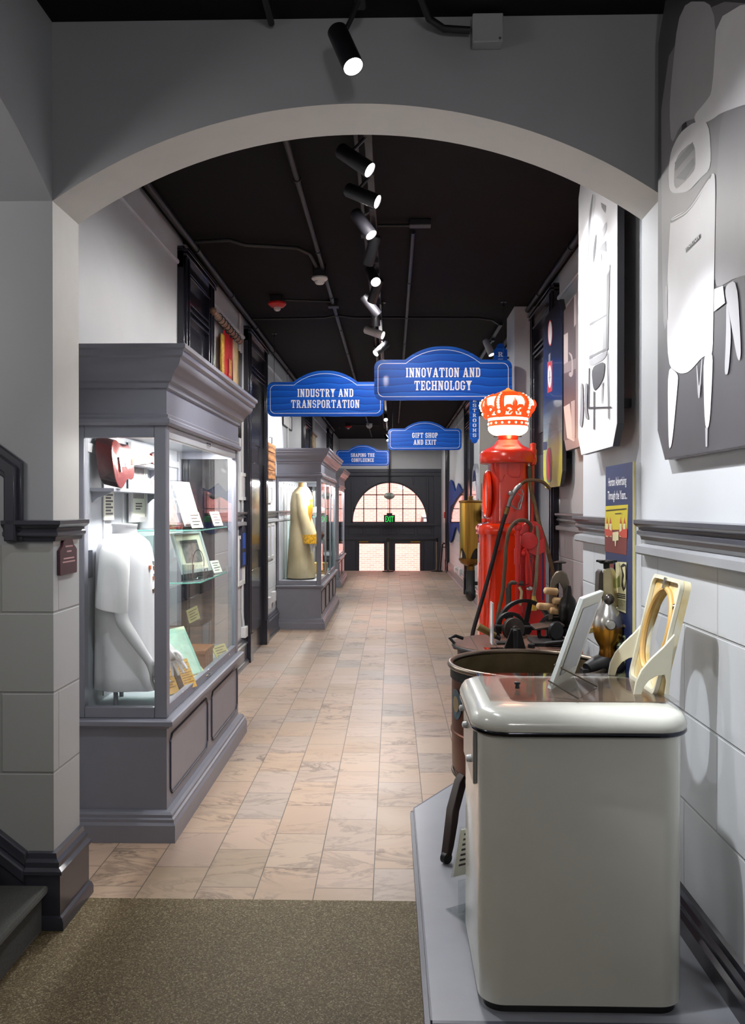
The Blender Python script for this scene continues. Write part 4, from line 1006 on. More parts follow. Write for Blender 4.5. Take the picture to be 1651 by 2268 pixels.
# ---- ceiling devices
t = thing('smoke_detector', 'white smoke detector under a black box on the ceiling', 'smoke detector', (-.6, 7.1, ZC))
obj('back_box', MB().box(-.655, -.545, 7.05, 7.15, ZC - .10, ZC), pipem, t, bevel=.006)
obj('dome', MB().lathe([(.066, -.10), (.068, -.112), (.055, -.125), (.042, -.13), (.04, -.145), (.03, -.155), (.001, -.156)], (-.6, 7.1, ZC)), whitepl, t)
redm = M('alarm_red', (190, 24, 30), .35, var=.05)
def strobe(label, x, y):
    t = thing('alarm_strobe', label, 'alarm', (x, y, ZC), 'red ceiling alarm strobes')
    obj('back_box', MB().box(x - .06, x + .06, y - .05, y + .05, ZC - .06, ZC), pipem, t, bevel=.005)
    obj('red_body', MB().lathe([(.07, -.055), (.086, -.065), (.085, -.08), (.06, -.105), (.02, -.11)], (x, y, ZC)), redm, t)
    obj('flash_lens', MB().lathe([(.035, -.108), (.032, -.13), (.02, -.142), (.001, -.146)], (x, y, ZC)), M('flash_lens', (190, 186, 186), .1, coat=.5), t)
strobe('red alarm strobe with a clear lens on the ceiling above the industry sign', -1.09, 8.12)
strobe('small far red alarm strobe at the rear of the ceiling', -1.05, 20.5)
t = thing('smoke_detector', 'small far white smoke detector beside the rear alarm strobe', 'smoke detector', (-.55, 20.6, ZC))
obj('dome', MB().lathe([(.08, 0), (.08, -.05), (.05, -.10), (.001, -.12)], (-.55, 20.6, ZC)), whitepl, t)

# ---- hanging blue signs
bluem = wave_blue()
signw = M('sign_white', (236, 236, 240), .45, var=.01)
def sign_outline(w, h, inset=0.0):
    hs = h * .75; r = .075; a0, a1 = -w * .285, w * .285
    x0, x1, z0 = -w / 2 + inset, w / 2 - inset, inset; r2 = r - inset * .5; zs = hs - inset
    p = arc(x0 + r2, z0 + r2, r2, PI, 1.5 * PI, 8) + arc(x1 - r2, z0 + r2, r2, 1.5 * PI, 2 * PI, 8) + arc(x1 - r2, zs - r2, r2, 0, PI / 2, 8)
    half = w * .275 - inset * .2; rise = h - inset - zs; R = (half ** 2 + rise ** 2) / (2 * rise); cz = h - inset - R; a = math.asin(half / R)
    p += arc(0, cz, R, PI / 2 - a, PI / 2 + a, 24) + arc(x0 + r2, zs - r2, r2, PI / 2, PI, 8)
    return p
def hang_sign(label, xc, y, l1, l2, w1, w2):
    w, h, zb = 1.345, .53, 2.693
    t = thing('hanging_sign', label, 'sign', (xc, y, zb), 'blue hanging direction signs')
    b = MB(); b.prism([(xc + x, y, zb + z) for x, z in sign_outline(w, h)], (0, .014, 0)); obj('board', b, bluem, t, smooth=0)
    o1, o2 = sign_outline(w, h, .034), sign_outline(w, h, .0395); b = MB()
    for i in range(len(o1)):
        j = (i + 1) % len(o1); b.poly([(xc + q[0], y - .0012, zb + q[1]) for q in (o1[i], o1[j], o2[j], o2[i])])
    obj('border_line', b, signw, t, smooth=0)
    b = MB(); slab(b, l1, (xc, y - .0014, zb + .225), (1, 0, 0), UPZ, .092, w1); slab(b, l2, (xc, y - .0014, zb + .098), (1, 0, 0), UPZ, .092, w2)
    obj('lettering', b, signw, t, smooth=0)
    for dx in (-.59, .59):
        obj('wire', MB().cyl((xc + dx, y + .007, zb + h * .72), (xc + dx, y + .007, ZC), .0025, 6), blackm, t)
        obj('ceiling_hook', MB().lathe([(.03, -.004), (.03, 0)], (xc + dx, y + .007, ZC), seg=12).cyl((xc + dx, y + .007, ZC - .05), (xc + dx, y + .007, ZC), .007, 8), blackm, t)
hang_sign('blue sign reading INNOVATION AND TECHNOLOGY', .497, 8.4, 'INNOVATION AND', 'TECHNOLOGY', .725, .56)
hang_sign('blue sign reading INDUSTRY AND TRANSPORTATION', -.77, 9.87, 'INDUSTRY AND', 'TRANSPORTATION', .645, .79)
hang_sign('blue sign reading GIFT SHOP AND EXIT', .60, 15.74, 'GIFT SHOP', 'AND EXIT', .465, .415)
hang_sign('small far blue sign reading SHAPING THE CONFLUENCE', -.745, 21.7, 'SHAPING THE', 'CONFLUENCE', .60, .565)
def blade_sign(label, x0, y, z0, z1, xw):
    w = .142; xc = x0 + w / 2
    t = thing('blade_sign', label, 'sign', (xc, y, z0), 'vertical blue RESTROOMS signs')
    out = [(x0 + .012, z0 + .06)] + [(xc - .047, z0 + .05)] + arc(xc, z0 + .045, .045, PI, 2 * PI, 10) + [(xc + .047, z0 + .05), (x0 + w - .012, z0 + .06), (x0 + w, z0 + .075), (x0 + w, z1 - .075), (x0 + w - .012, z1 - .06), (xc + .047, z1 - .05)] + arc(xc, z1 - .045, .045, 0, PI, 10) + [(xc - .047, z1 - .05), (x0 + .012, z1 - .06), (x0, z1 - .075), (x0, z0 + .075)]
    b = MB(); b.prism([(x, y, z) for x, z in out], (0, .012, 0)); obj('board', b, bluem, t, smooth=0)
    b = MB(); n = 9; pit = (z1 - z0 - .16) / n
    for k, c in enumerate('RESTROOMS'):
        slab(b, c, (xc, y - .0014, z1 - .08 - pit * (k + 1) + pit * .15), (1, 0, 0), UPZ, pit * .70, .052)
    for k, c in enumerate('RESTROOMS'):
        slab(b, c, (xc, y + .0134, z1 - .08 - pit * (k + 1) + pit * .15), (-1, 0, 0), UPZ, pit * .70, .052)
    obj('lettering', b, signw, t, smooth=0)
    br = MB()
    for z in (z0 + .15, z1 - .15): br.box(x0 + w - .002, xw, y + .002, y + .010, z - .01, z + .01)
    obj('bracket', br, blackm, t)
blade_sign('nearer vertical blue RESTROOMS sign half hidden behind the innovation sign', 1.062, 9.0, 2.56, 3.36, 1.225)
blade_sign('farther vertical blue RESTROOMS sign left of the crown globe', 1.107, 12.3, 2.56, 3.36, 1.435)
# ---- exit sign and vestibule pendant
ex = thing('exit_sign', 'green lit EXIT sign hanging in front of the lunette window', 'sign', (-.07, 23.4, 1.22))
exb = M('exit_housing', (26, 30, 28), .4)
Yx = 23.4
obj('housing', MB().box(-.225, .08, Yx, Yx + .06, 1.215, 1.435), exb, ex, bevel=.008)
obj('canopy', MB().box(-.15, .005, Yx + .0, Yx + .06, 1.435, 1.485), exb, ex, bevel=.01)
b = MB()
font_mesh(b, 'EXIT', (-.072, Yx - .003, 1.245), (1, 0, 0), UPZ, .155, .225, bold=.01)
obj('letters', b, M('exit_green', (40, 220, 90), .4, var=0, emit=(30, 205, 80), es=.9), ex, smooth=0)
for dx in (-.12, -.095, -.06, -.025): obj('rod', MB().cyl((dx, Yx + .03, 1.48), (dx, Yx + .03, ZC), .008 if dx == -.06 else .004, 8), blackm, ex)
t = thing('pendant_lamp', 'white glass dome pendant hanging before the lunette window', 'lamp', (-.08, 24.5, 2.0))
obj('glass_dome', MB().lathe([(.04, .09), (.09, .085), (.15, .02), (.16, -.01), (.13, -.06), (.05, -.10), (.001, -.105)], (-.08, 24.5, 1.97)), M('opal_glass', (206, 214, 206), .3), t)
obj('stem', MB().cyl((-.08, 24.5, 2.05), (-.08, 24.5, ZC), .012, 8), blackm, t)
# ================================================================== EXHIBITS ON THE RIGHT
platm = M('platform_grey', (150, 152, 160), 0.30, var=.03, coat=.2)
platedge = M('platform_edge', (84, 86, 98), 0.35, var=.05)
PZ = .15
PP = [(.118, 2.50), (.112, 4.27), (.62, 5.15), (.62, 7.75), (1.36, 7.75), (1.36, 4.95), (1.015, 4.95), (1.015, 2.50)]
t = thing('display_platform', 'low grey display platform along the right wall carrying the washers and pumps', 'platform', (.8, 5, 0))
obj('top', MB().prism([(x, y, PZ - .02) for x, y in PP], (0, 0, .02)), platm, t, smooth=0)
b = MB()
for (x0, y0), (x1, y1) in zip(PP[:5], PP[1:5]):
    d = Vector((x1 - x0, y1 - y0, 0)).normalized(); n = Vector((-d.y, d.x, 0))
    if n.x > 0 and abs(d.y) > .3: n = -n
    for z0, z1, w in ((0, PZ - .03, .012), (PZ - .045, PZ - .02, .022), (PZ - .02, PZ + .001, .006)):
        a, c = Vector((x0, y0, 0)), Vector((x1, y1, 0))
        b.prism([a + Vector((0, 0, z0)), c + Vector((0, 0, z0)), c + n * w + Vector((0, 0, z0)), a + n * w + Vector((0, 0, z0))], (0, 0, z1 - z0))
b.box(.118, 1.015, 2.485, 2.50, 0, PZ + .001)
obj('edge_skirt', b, platedge, t, smooth=0)

# ---- white enamel washing machine
enam = M('white_enamel', (226, 226, 216), .22, var=.02, coat=.5)
enam2 = M('cream_enamel', (214, 210, 188), .3, var=.05, coat=.4)
stain = NT('stained_enamel'); pz = stain.add('ShaderNodeTexCoord').outputs['Object']; nz = stain.noise(7, 4, .8, pz)
stain.link(stain.ramp(nz.outputs[0], ((.3, rgb(226, 222, 204)), (.52, rgb(222, 206, 158)), (.7, rgb(204, 166, 86)))), stain.b.inputs['Base Color']); stain.b.inputs['Roughness'].default_value = .3
stain = stain.m
WXa, WXb, WYa, WYb = .26, .868, 2.535, 3.11
t = thing('washing_machine', 'old white enamel washing machine with two raised lids in the foreground', 'washing machine', (.565, 2.82, PZ))
def ringat(z, ins, r=.075): return [(x, y, z) for x, y in rrect(WXa + ins, WXb - ins, WYa + ins, WYb - ins, max(.02, r - ins), 8)]
obj('body', MB().loft([ringat(.172, .008), ringat(.178, 0), ringat(.985, 0)]), enam, t, smooth=50)
obj('kick_base', MB().loft([ringat(PZ, .015), ringat(.173, .015)]), blackm, t)
obj('lid_top', MB().loft([ringat(.985, -.006), ringat(.990, -.02, .085), ringat(1.003, -.022, .085), ringat(1.02, -.016, .085), ringat(1.034, -.004), ringat(1.043, .018), ringat(1.047, .05), ringat(1.048, .085)]), enam, t, smooth=60)
b = MB(); p = ringat(.984, -.012, .085); p.append(p[0]); p.append(p[1]); b.tube(p, .010, 10, False); obj('chrome_trim', b, M('trim_chrome', (70, 72, 80), .12, metal=1.0, var=.1), t)
b = MB().loft([[(x, y, 1.0485) for x, y in rrect(.37, .86, 2.655, 3.03, .04)], [(x, y, 1.0492) for x, y in rrect(.372, .858, 2.657, 3.028, .04)]])
obj('tub_opening', b, M('tub_inside', (104, 82, 70), .35, var=.35, scale=12), t, smooth=0)
ac = thing('acrylic_cover', 'clear acrylic sheet lying over the open top of the white washing machine', 'cover', (.58, 2.84, 1.056))
obj('sheet', MB().box(.30, .872, 2.625, 3.06, 1.056, 1.060), glass_mat('cover_acrylic', (.93, .93, .92),   .03, .8, .0), ac, smooth=0)
obj('knob', MB().lathe([(.008, 0), (.006, .012), (.010, .014), (.010, .02), (.004, .022)], at(1145, 1531, 2.80) * 0 + Vector((.408, 2.80, 1.060)), seg=14), blackm, ac)
pn = obj('control_panel', MB().box(WXa - .012, WXa, 2.63, 2.98, .80, .97), M('panel_silver', (178, 178, 178), .3, metal=.6), t, bevel=.004)
for y, z in ((2.97, .955), (2.84, .93), (2.70, .86)): obj('knob', MB().lathe([(.012, 0), (.010, .014), (.004, .017)], (WXa - .012, y, z), (-1, 0, 0), 16), whitepl, pn)
# left lid: framed rectangular flap on two stay rods
A, B_, U = Vector((.502, 2.79, 1.062)), Vector((.628, 3.04, 1.062)), Vector((.102, -.01, .298)); e = (B_ - A); n = e.cross(U).normalized()
if n.x > 0: n = -n
N1 = n
ld = obj('lid', (lambda b: b.prism([A, B_, B_ + U, A + U], n * -.016))(MB()), M('lid_frame', (196, 200, 196), .4, var=.04), t, bevel=.003)
b = MB(); q = [A + e * s_ + U * v_ + n * .0016 for s_, v_ in ((.13, .14), (.87, .14), (.87, .88), (.13, .88))]; b.poly(q)
b.poly([p - n * .0195 for p in q]); obj('lid_window', b, M('lid_grey_glass', (150, 152, 160), .25, metal=.3, var=.05), ld, smooth=0)
for s_, p1 in ((.26, onZ(1323, 1520, 1.063)), (.08, onZ(1281, 1547, 1.063))): obj('stay_rod', MB().cyl(A + U * s_ + n * .003, p1, .0028, 8), M('rod_metal', (110, 104, 92), .3, metal=1), ld)
# right lid: cream flap with an oval port
A, B_, U = Vector((.842, 2.735, 1.05)), Vector((.842, 3.035, 1.05)), Vector((.088, 0, .365)); e = B_ - A; n = Vector((-.972, 0, .234))
def L2(s_, v_, d=0): return A + e * s_ + U * v_ + n * d
N_ = 72; outer = rrect(0, 1, 0, 1, .09, 17); N_ = len(outer)
def ell2(rx, ry, k): return [(.5 + rx * math.cos(2 * PI * i / N_ - PI / 4 + PI / 4 * 0 - .0), .5 + .02 + ry * math.sin(2 * PI * i / N_ - PI / 4)) for i in range(N_)]
hole = ell2(.39, .365, 0)
def sync(o_, h): # rotate h so that its start matches o_
    a0 = math.atan2(o_[0][1] - .5, o_[0][0] - .5); best = min(range(len(h)), key=lambda i: abs(math.atan2(h[i][1] - .52, h[i][0] - .5) - a0)); return h[best:] + h[:best]
hole = sync(outer, hole)
b = MB(); b.loft([[L2(*p, .0) for p in hole], [L2(*p, .0) for p in outer], [L2(*p, -.022) for p in outer], [L2(*p, -.022) for p in hole], [L2(*p, .0) for p in hole]], True, False, False)
l2 = obj('lid', b, stain, t, smooth=40)
b = MB(); b.loft([[L2(*p, .001) for p in outer], [L2(*p, .013) for p in outer], [L2(.5 + (p[0] - .5) * .92, .5 + (p[1] - .5) * .93, .013) for p in outer], [L2(.5 + (p[0] - .5) * .92, .5 + (p[1] - .5) * .93, .001) for p in outer]], True, False, False)
obj('lid_rim', b, enam2, l2, smooth=40)
rim = [L2(*p, .004) for p in ell2(.395, .37, 0)]; rim += rim[:2]; obj('gasket', MB().tube(rim, .010, 8, False), M('gasket_amber', (190, 150, 84), .45, var=.2), l2)
obj('port_glass', MB().poly([L2(*p, -.012) for p in ell2(.39, .365, 0)]), glass_mat('port_glass', (.93, .95, .96), .02, .9), l2, smooth=0)
obj('latch', MB().obox(L2(.5, .94, .010), e * .03, U * .05, n * .008), steel, l2)
obj('latch', MB().lathe([(.012, 0), (.008, .006)], L2(.16, .76, .001), n, 14), chrome, l2)
for s_ in (-.02, 1.0):
    o0 = A + e * s_
    pl = [(.048, .20), (.012, .158), (-.026, .122), (-.056, .086), (-.073, .05), (-.080, .008), (-.056, .008), (-.048, .034), (-.032, .054), (-.008, .068), (.016, .072), (.022, .05), (.018, .008), (.03, .008)]
    obj('hinge_arm', MB().prism([o0 + Vector((x, 0, z)) for x, z in pl], (0, .012 if s_ > 0 else -.012, 0)), enam2, l2, bevel=.002)

# ---- copper washing tub with wringer
copper = M('dull_copper', (92, 54, 40), .42, metal=.7, var=.25, scale=5)
coppin = M('tub_interior', (112, 98, 72), .5, metal=.55, var=.3, scale=7)
iron = M('cast_iron', (34, 33, 34), .5, metal=.4, var=.25, scale=16)
TX, TY = .62, 3.95
t = thing('copper_washtub', 'big round copper washing tub on dark legs behind the white washer', 'washtub', (TX, TY, PZ))
obj('tub_wall', MB().lathe([(.05, .432), (.30, .432), (.332, .445), (.343, .47), (.345, .62), (.350, .625), (.350, .632), (.345, .638), (.345, .92)], (TX, TY, 0), seg=64, caps=False), copper, t)
obj('tub_lining', MB().lathe([(.03, .47), (.30, .46), (.334, .48), (.338, .92)], (TX, TY, 0), seg=64, caps=False), coppin, t)
obj('rim', MB().torus((TX, TY, .928), .352, .0135, seg=72, sub=10), M('rim_metal', (120, 108, 96), .3, metal=.9), t)
obj('rim_band', MB().lathe([(.349, .87), (.352, .872), (.352, .915), (.349, .917)], (TX, TY, 0), seg=64, caps=False), iron, t)
obj('ring', MB().torus((TX, TY, .440), .340, .008, seg=64), M('rim_metal', (120, 108, 96)), t)
def on_cyl(a, z, r): return Vector((TX + r * math.cos(a), TY + r * math.sin(a), z))
b = MB(); b.poly([on_cyl(math.radians(196) + .17 * math.cos(2 * PI * k / 28), .765 + .068 * math.sin(2 * PI * k / 28), .3475) for k in range(28)])
bd = obj('maker_badge', b, M('badge_blue', (70, 92, 104), .5, var=.3, scale=40), t, smooth=0)
b = MB(); b.poly([on_cyl(math.radians(196) + .10 * math.cos(2 * PI * k / 20), .765 + .036 * math.sin(2 * PI * k / 20), .3485) for k in range(20)]); obj('badge_centre', b, M('badge_tan', (150, 130, 96), .5), bd, smooth=0)
for k in range(7):
    a = math.radians(232 + 6 * k); obj('bolt', MB().lathe([(.012, 0), (.012, .008), (.005, .012)], on_cyl(a, .895, .352), (math.cos(a), math.sin(a), 0), 12), iron, t)
for a in (221, 300, 101):
    a0 = a; a = math.radians(a); d = Vector((math.cos(a), math.sin(a), 0)); s_ = Vector((-d.y, d.x, 0)); c = Vector((TX, TY, 0))
    b = MB(); R_ = []
    for r, z, w, h, da in ((.325, .46, .026, .016, 17), (.35, .43, .026, .018, 16), (.425, .335, .024, .018, 8), (.45, .30, .023, .018, 5), (.50, .215, .02, .016, 1), (.52, .178, .018, .014, 0)):
        q_ = math.radians(a0 - da); d = Vector((math.cos(q_), math.sin(q_), 0)); s_ = Vector((-d.y, d.x, 0))
        R_.append([c + d * (r - h) + s_ * w + Vector((0, 0, z)), c + d * (r + h) + s_ * w + Vector((0, 0, z + .006)), c + d * (r + h) - s_ * w + Vector((0, 0, z + .006)), c + d * (r - h) - s_ * w + Vector((0, 0, z))])
    b.loft(R_); lg = obj('leg', b, M('leg_brown', (44, 28, 22), .45, metal=.3, var=.2), t, smooth=30, bevel=.003)
    obj('caster', MB().cyl(c + d * .52 - s_ * .012 + Vector((0, 0, PZ + .024)), c + d * .52 + s_ * .012 + Vector((0, 0, PZ + .024)), .024, 16), iron, lg)
obj('gear_case', MB().lathe([(.02, .25), (.07, .26), (.09, .33), (.09, .41), (.15, .432)], (TX + .02, TY - .05, 0), seg=24), iron, t)
obj('drive_shaft', MB().cyl((TX + .02, TY - .05, PZ + .01), (TX + .02, TY - .05, .27), .03, 16), iron, t)
# wringer
gm = M('wringer_metal', (190, 176, 138), .34, metal=.5, var=.15)
amb = NT('amber_stain'); pz = amb.add('ShaderNodeTexCoord').outputs['Object']; sz = amb.add('ShaderNodeSeparateXYZ'); amb.link(pz, sz.inputs[0]); nz = amb.noise(22, 4, .5, pz)
ml = amb.add('ShaderNodeMath', operation='MULTIPLY_ADD'); amb.link(nz.outputs[0], ml.inputs[0]); ml.inputs[1].default_value = .05; amb.link(sz.outputs[2], ml.inputs[2])
amb.link(amb.ramp(ml.outputs[0], ((.14, rgb(120, 76, 24)), (.262, rgb(190, 132, 44)), (.284, rgb(176, 172, 164)), (.5, rgb(206, 204, 200)))), amb.b.inputs['Base Color']); amb.b.inputs['Metallic'].default_value = .8; amb.b.inputs['Roughness'].default_value = .25
Y0 = 3.82; wc = at(1347, 1385, Y0)
t = thing('wringer', 'chrome and amber wringer head at the right rim of the copper tub', 'wringer', (wc.x, Y0, .93))
zz = lambda y: at(1347, y, Y0).z
b = MB().tube([(.86, Y0 - .02, .935), (.90, Y0, .95), (wc.x - .01, Y0, .965), (wc.x, Y0, zz(1455))], [.028, .036, .042, .038], 14)
b.box(.84, .98, Y0 - .03, Y0 + .03, .895, .935); b.ball((wc.x + .03, Y0 - .03, .955), .042)
obj('bracket', b, iron, t, bevel=.004)
b = MB().lathe([(.034, zz(1458)), (.04, zz(1450)), (.036, zz(1440)), (.036, zz(1432)), (.046, zz(1424)), (.057, zz(1414)), (.064, zz(1400)), (.0655, zz(1385)), (.062, zz(1370)), (.05, zz(1356)), (.034, zz(1344)), (.024, zz(1334)), (.02, zz(1330))], (wc.x, Y0, 0), seg=32)
hd = obj('gear_housing', b, amb.m, t, origin=(wc.x, Y0, zz(1458) - .1))
obj('boss', MB().lathe([(.024, 0), (.024, .01), (.019, .018), (.004, .02)], (wc.x - .005, Y0 - .058, zz(1380)), (0, -1, .1), 18), M('boss_metal', (170, 166, 158), .3, metal=.9), hd)
obj('boss', MB().ball((wc.x, Y0 - .02, zz(1326)), .024), M('boss_dark', (90, 84, 80), .3, metal=.8), hd)
b = MB(); xo = wc.x
def yk(px, y, d=0): return at(px, y, Y0 + .03 + d)
o1 = [(1332, 1350), (1334, 1300), (1333, 1275), (1337, 1262), (1346, 1258), (1354, 1262), (1357, 1275), (1358, 1300), (1365, 1345), (1355, 1345), (1351, 1300)][:9]
b.prism([yk(*p) for p in o1], (0.03, .05, 0)); obj('yoke', b, gm, t, bevel=.006)
b = MB().prism([yk(*p, -.012) for p in ((1326, 1325), (1328, 1270), (1334, 1262), (1337, 1272), (1336, 1325))], (0, .075, 0)); obj('yoke_side', b, M('wringer_dark', (72, 66, 58), .4, metal=.7), t, bevel=.003)
wh = yk(1344, 1246, .03)
b = MB().cyl(yk(1344, 1260, .03), wh, .014, 14)
b.lathe([(.03, -.004), (.034, .004), (.02, .01), (.004, .012)], wh, seg=20)
for k in range(5):
    a = 2 * PI * k / 5; b.obox(wh + Vector((.03 * math.cos(a), .03 * math.sin(a), .006)), Vector((.016 * math.cos(a), .016 * math.sin(a), 0)), Vector((-.009 * math.sin(a), .009 * math.cos(a), 0)), (0, 0, .005))
obj('hand_wheel', b, iron, t, bevel=.002)
obj('roller', MB().cyl((wc.x - .045, Y0 + .07, zz(1355)), (wc.x - .12, Y0 + .10, zz(1352)), .026, 18), M('roller_dark', (52, 46, 44), .6), t)
obj('drain_board', MB().obox(at(1392, 1384, Y0 + .06), (.055, .02, -.006), (-.02, .11, 0), (0, 0, .007)), M('drain_board', (120, 110, 96), .45, metal=.4), t, bevel=.003)
obj('side_plate', MB().obox(at(1308, 1392, Y0 + .05), (.045, .0, .012), (0, .05, 0), (0, 0, .012)), M('brass_plate', (150, 128, 76), .4, metal=.7), t, bevel=.003)
obj('clamp', MB().cyl((wc.x + .03, Y0 - .03, zz(1435)), (wc.x + .075, Y0 - .03, zz(1435)), .013, 12).cyl((wc.x + .065, Y0 - .03, zz(1435)), (wc.x + .08, Y0 - .03, zz(1435)), .02, 12), iron, t)
# label on a clear stand beside the tub
t = thing('label_stand', 'white text card on a clear stand on the platform beside the white washer', 'label', (.30, 3.2, PZ))
u = Vector((.85, .52, 0)).normalized(); v = Vector((.1, -.25, 1)).normalized(); c = Vector((.305, 3.22, .365)); n = u.cross(v); v = n.cross(u) * -1 if n.cross(u).z < 0 else n.cross(u)
obj('card', MB().obox(c, u * .075, v * .10, n * .003), paper, t, smooth=0)
b = MB()
for k in range(7): b.poly([c + n * .0035 + u * a + v * (.075 - .022 * k + d) for a, d in ((-.06, 0), (.06 - .03 * (k % 3 == 2), 0), (.06 - .03 * (k % 3 == 2), .009), (-.06, .009))])
obj('printed_lines', b, ink, t, smooth=0)
b = MB().obox(c - n * .006, u * .078, v * .105, n * .002); b.obox((.305, 3.20, PZ + .06), u * .07, (0, 0, .06), n * .003); b.obox((.305, 3.17, PZ + .003), u * .08, Vector((-u.y, u.x, 0)) * .07, (0, 0, .003))
obj('clear_holder', b, acryl, t, smooth=0)

# ---- second tub with drive machinery on its lid
SX, SY, SZ = .705, 5.0, .862
t = thing('covered_washtub', 'dark covered washtub carrying wheels and gears, beyond the copper tub', 'washtub', (SX, SY, PZ))
lidm = M('tub_lid_wood', (96, 68, 56), .4, var=.25, scale=5)
obj('tub_wall', MB().lathe([(.28, .42), (.315, .43), (.325, .84)], (SX, SY, 0), seg=56), M('tub_dark', (54, 46, 42), .5, var=.2), t)
obj('lid', MB().lathe([(.305, .832), (.345, .836), (.35, .848), (.345, SZ), (.0, SZ)], (SX, SY, 0), seg=56, caps=False), lidm, t)
obj('lid_band', MB().torus((SX, SY, .846), .348, .010, seg=56), iron, t)
b = MB()
for k in range(1, 6):
    x = SX - .345 + .69 * k / 6; h = math.sqrt(.34 ** 2 - (x - SX) ** 2); b.box(x - .002, x + .002, SY - h, SY + h, SZ, SZ + .001)
obj('plank_seam', b, iron, t, smooth=0)
for a in (225, 315, 45, 135):
    a = math.radians(a); obj('leg', MB().tube([(SX + .26 * math.cos(a), SY + .26 * math.sin(a), .44), (SX + .29 * math.cos(a), SY + .29 * math.sin(a), PZ)], [.03, .024], 10), iron, t)
obj('handle', MB().tube([(SX - .345, SY - .03, .83), (SX - .335, SY - .03, .85), (SX - .37, SY - .02, .89), (SX - .335, SY - .0, .90), (SX - .29, SY, .885)], .010, 8), iron, t)
pu = obj('pulley', MB().lathe([(.06, -.022), (.063, -.016), (.05, -.004), (.05, .004), (.063, .016), (.06, .022), (.02, .03), (.015, .036)], at(1137, 1393, 4.86), (.3, -1, .1), 32), M('rusty_iron', (62, 50, 44), .6, metal=.4, var=.4, scale=30), t)
pc = at(1137, 1393, 4.86)
obj('pulley_stand', MB().prism([(pc.x - .06, 4.78, SZ), (pc.x + .06, 4.78, SZ), (pc.x + .03, 4.78, pc.z + .01), (pc.x - .02, 4.78, pc.z + .01)], (0, .03, 0)).tube([(pc.x, 4.82, pc.z), (pc.x, 4.76, pc.z), (pc.x, 4.755, SZ)], .014, 10), iron, t, bevel=.002)
obj('crank_handle', MB().tube([(pc.x - .06, 4.95, SZ + .03), (pc.x - .11, 4.95, SZ + .05), at(1095, 1405, 4.95)], .012, 10), iron, t)
b = MB(); b.tube([at(1098, 1408, 4.95), at(1075, 1396, 4.95), at(1060, 1388, 4.95)], [.016, .021, .022], 14); obj('hand_grip', b, M('grip_amber', (120, 98, 48), .35, var=.3), t)
def spoked(name, c, r, ax, w=.018, ns=5, hub=.03):
    c = Vector(c); ax = Vector(ax).normalized(); q = Vector((0, 0, 1)).rotation_difference(ax)
    b = MB(); b.lathe([(r - .022, -w), (r, -w), (r, w), (r - .022, w), (r - .022, -w)], c, ax, 48, False); b.cyl(c - ax * w * 1.4, c + ax * w * 1.4, hub, 16)
    for k in range(ns):
        a = 2 * PI * k / ns + .3; d = q @ Vector((math.cos(a), math.sin(a), 0)); s_ = ax.cross(d); b.obox(c + d * (hub + r - .02) / 2, d * (r - hub) / 2, s_ * .016, ax * .006)
    return obj(name, b, iron, t, smooth=40, bevel=.002)
spoked('flywheel', (.835, 5.42, .885), .185, (.25, -1, .1), .02, 5, .04)
spoked('flywheel', (.72, 5.25, .905), .105, (.4, -1, .05), .014, 4)
spoked('flywheel', (1.0, 5.22, .89), .12, (-.3, -1, .15), .014, 4)
b = MB()
obj('gear_bed', MB().box(.80, 1.0, 4.86, 5.10, SZ, SZ + .02), iron, t, bevel=.004)
obj('lever', MB().tube([(.86, 4.82, SZ + .02), (.95, 4.80, SZ + .035), (1.06, 4.78, SZ + .075)], [.014, .012, .01], 10), iron, t)
obj('gear', MB().lathe([(.05, -.012), (.055, 0), (.05, .012)], (.95, 5.0, SZ + .07), (.6, -1, 0), 20), iron, t)
obj('belt_arm', MB().prism([(.80, 4.86, SZ), (1.0, 4.82, SZ + .01), (1.06, 4.80, SZ + .05), (.86, 4.86, SZ + .02)], (0, .03, 0)), iron, t)
obj('axle', MB().cyl((.62, 5.18, .93), (1.06, 5.18, .92), .012, 10), iron, t)
obj('bolt_plate', MB().box(.60, .68, 4.92, 5.0, SZ, SZ + .012).lathe([(.02, 0), (.02, .02), (.01, .024)], (.78, 4.82, SZ), seg=12).lathe([(.014, 0), (.014, .016)], (.82, 4.95, SZ), seg=6), iron, t, bevel=.002)
t = thing('label_stand', 'narrow clear upright label holder standing on the covered washtub lid', 'label', (.553, 4.75, SZ))
obj('upright', MB().obox(at(1090, 1380, 4.75), (.004, .0, 0), (.0, .05, 0), (0, 0, .115)), M('clear_plastic', (206, 206, 210), .15, var=.02), t, smooth=0)
obj('foot', MB().box(.51, .62, 4.68, 4.80, SZ, SZ + .004), acryl, t, smooth=0)
# second wringer
Y2 = 5.22; P2 = lambda px, y, d=0: at(px, y, Y2 + d)
t = thing('wringer', 'iron wringer frame with wooden roller ends standing on the covered washtub', 'wringer', (P2(1240, 1370).x, Y2, SZ))
yk1 = [(1215, 1372), (1216, 1310), (1222, 1282), (1232, 1268), (1244, 1264), (1256, 1272), (1262, 1290), (1262, 1372), (1250, 1372), (1247, 1305), (1240, 1290), (1232, 1296), (1227, 1315), (1226, 1372)]
obj('frame', MB().prism([P2(*p) for p in yk1], (.02, .10, 0)), M('wringer_grey', (116, 106, 92), .4, metal=.7, var=.2), t, bevel=.004)
wood = wood_mat('roller_wood', (190, 150, 104), (212, 176, 130), 5, 'X', .55)
for px, y, ln in ((1206, 1308, 30), (1225, 1330, 34), (1190, 1342, 45), (1218, 1352, 40)): obj('roller_end', MB().lathe([(.012, 0), (.02, .006), (.022, .02), (.022, ln * .0028)], P2(px, y, -.04), (1, .3, -.12), 16), wood, t)
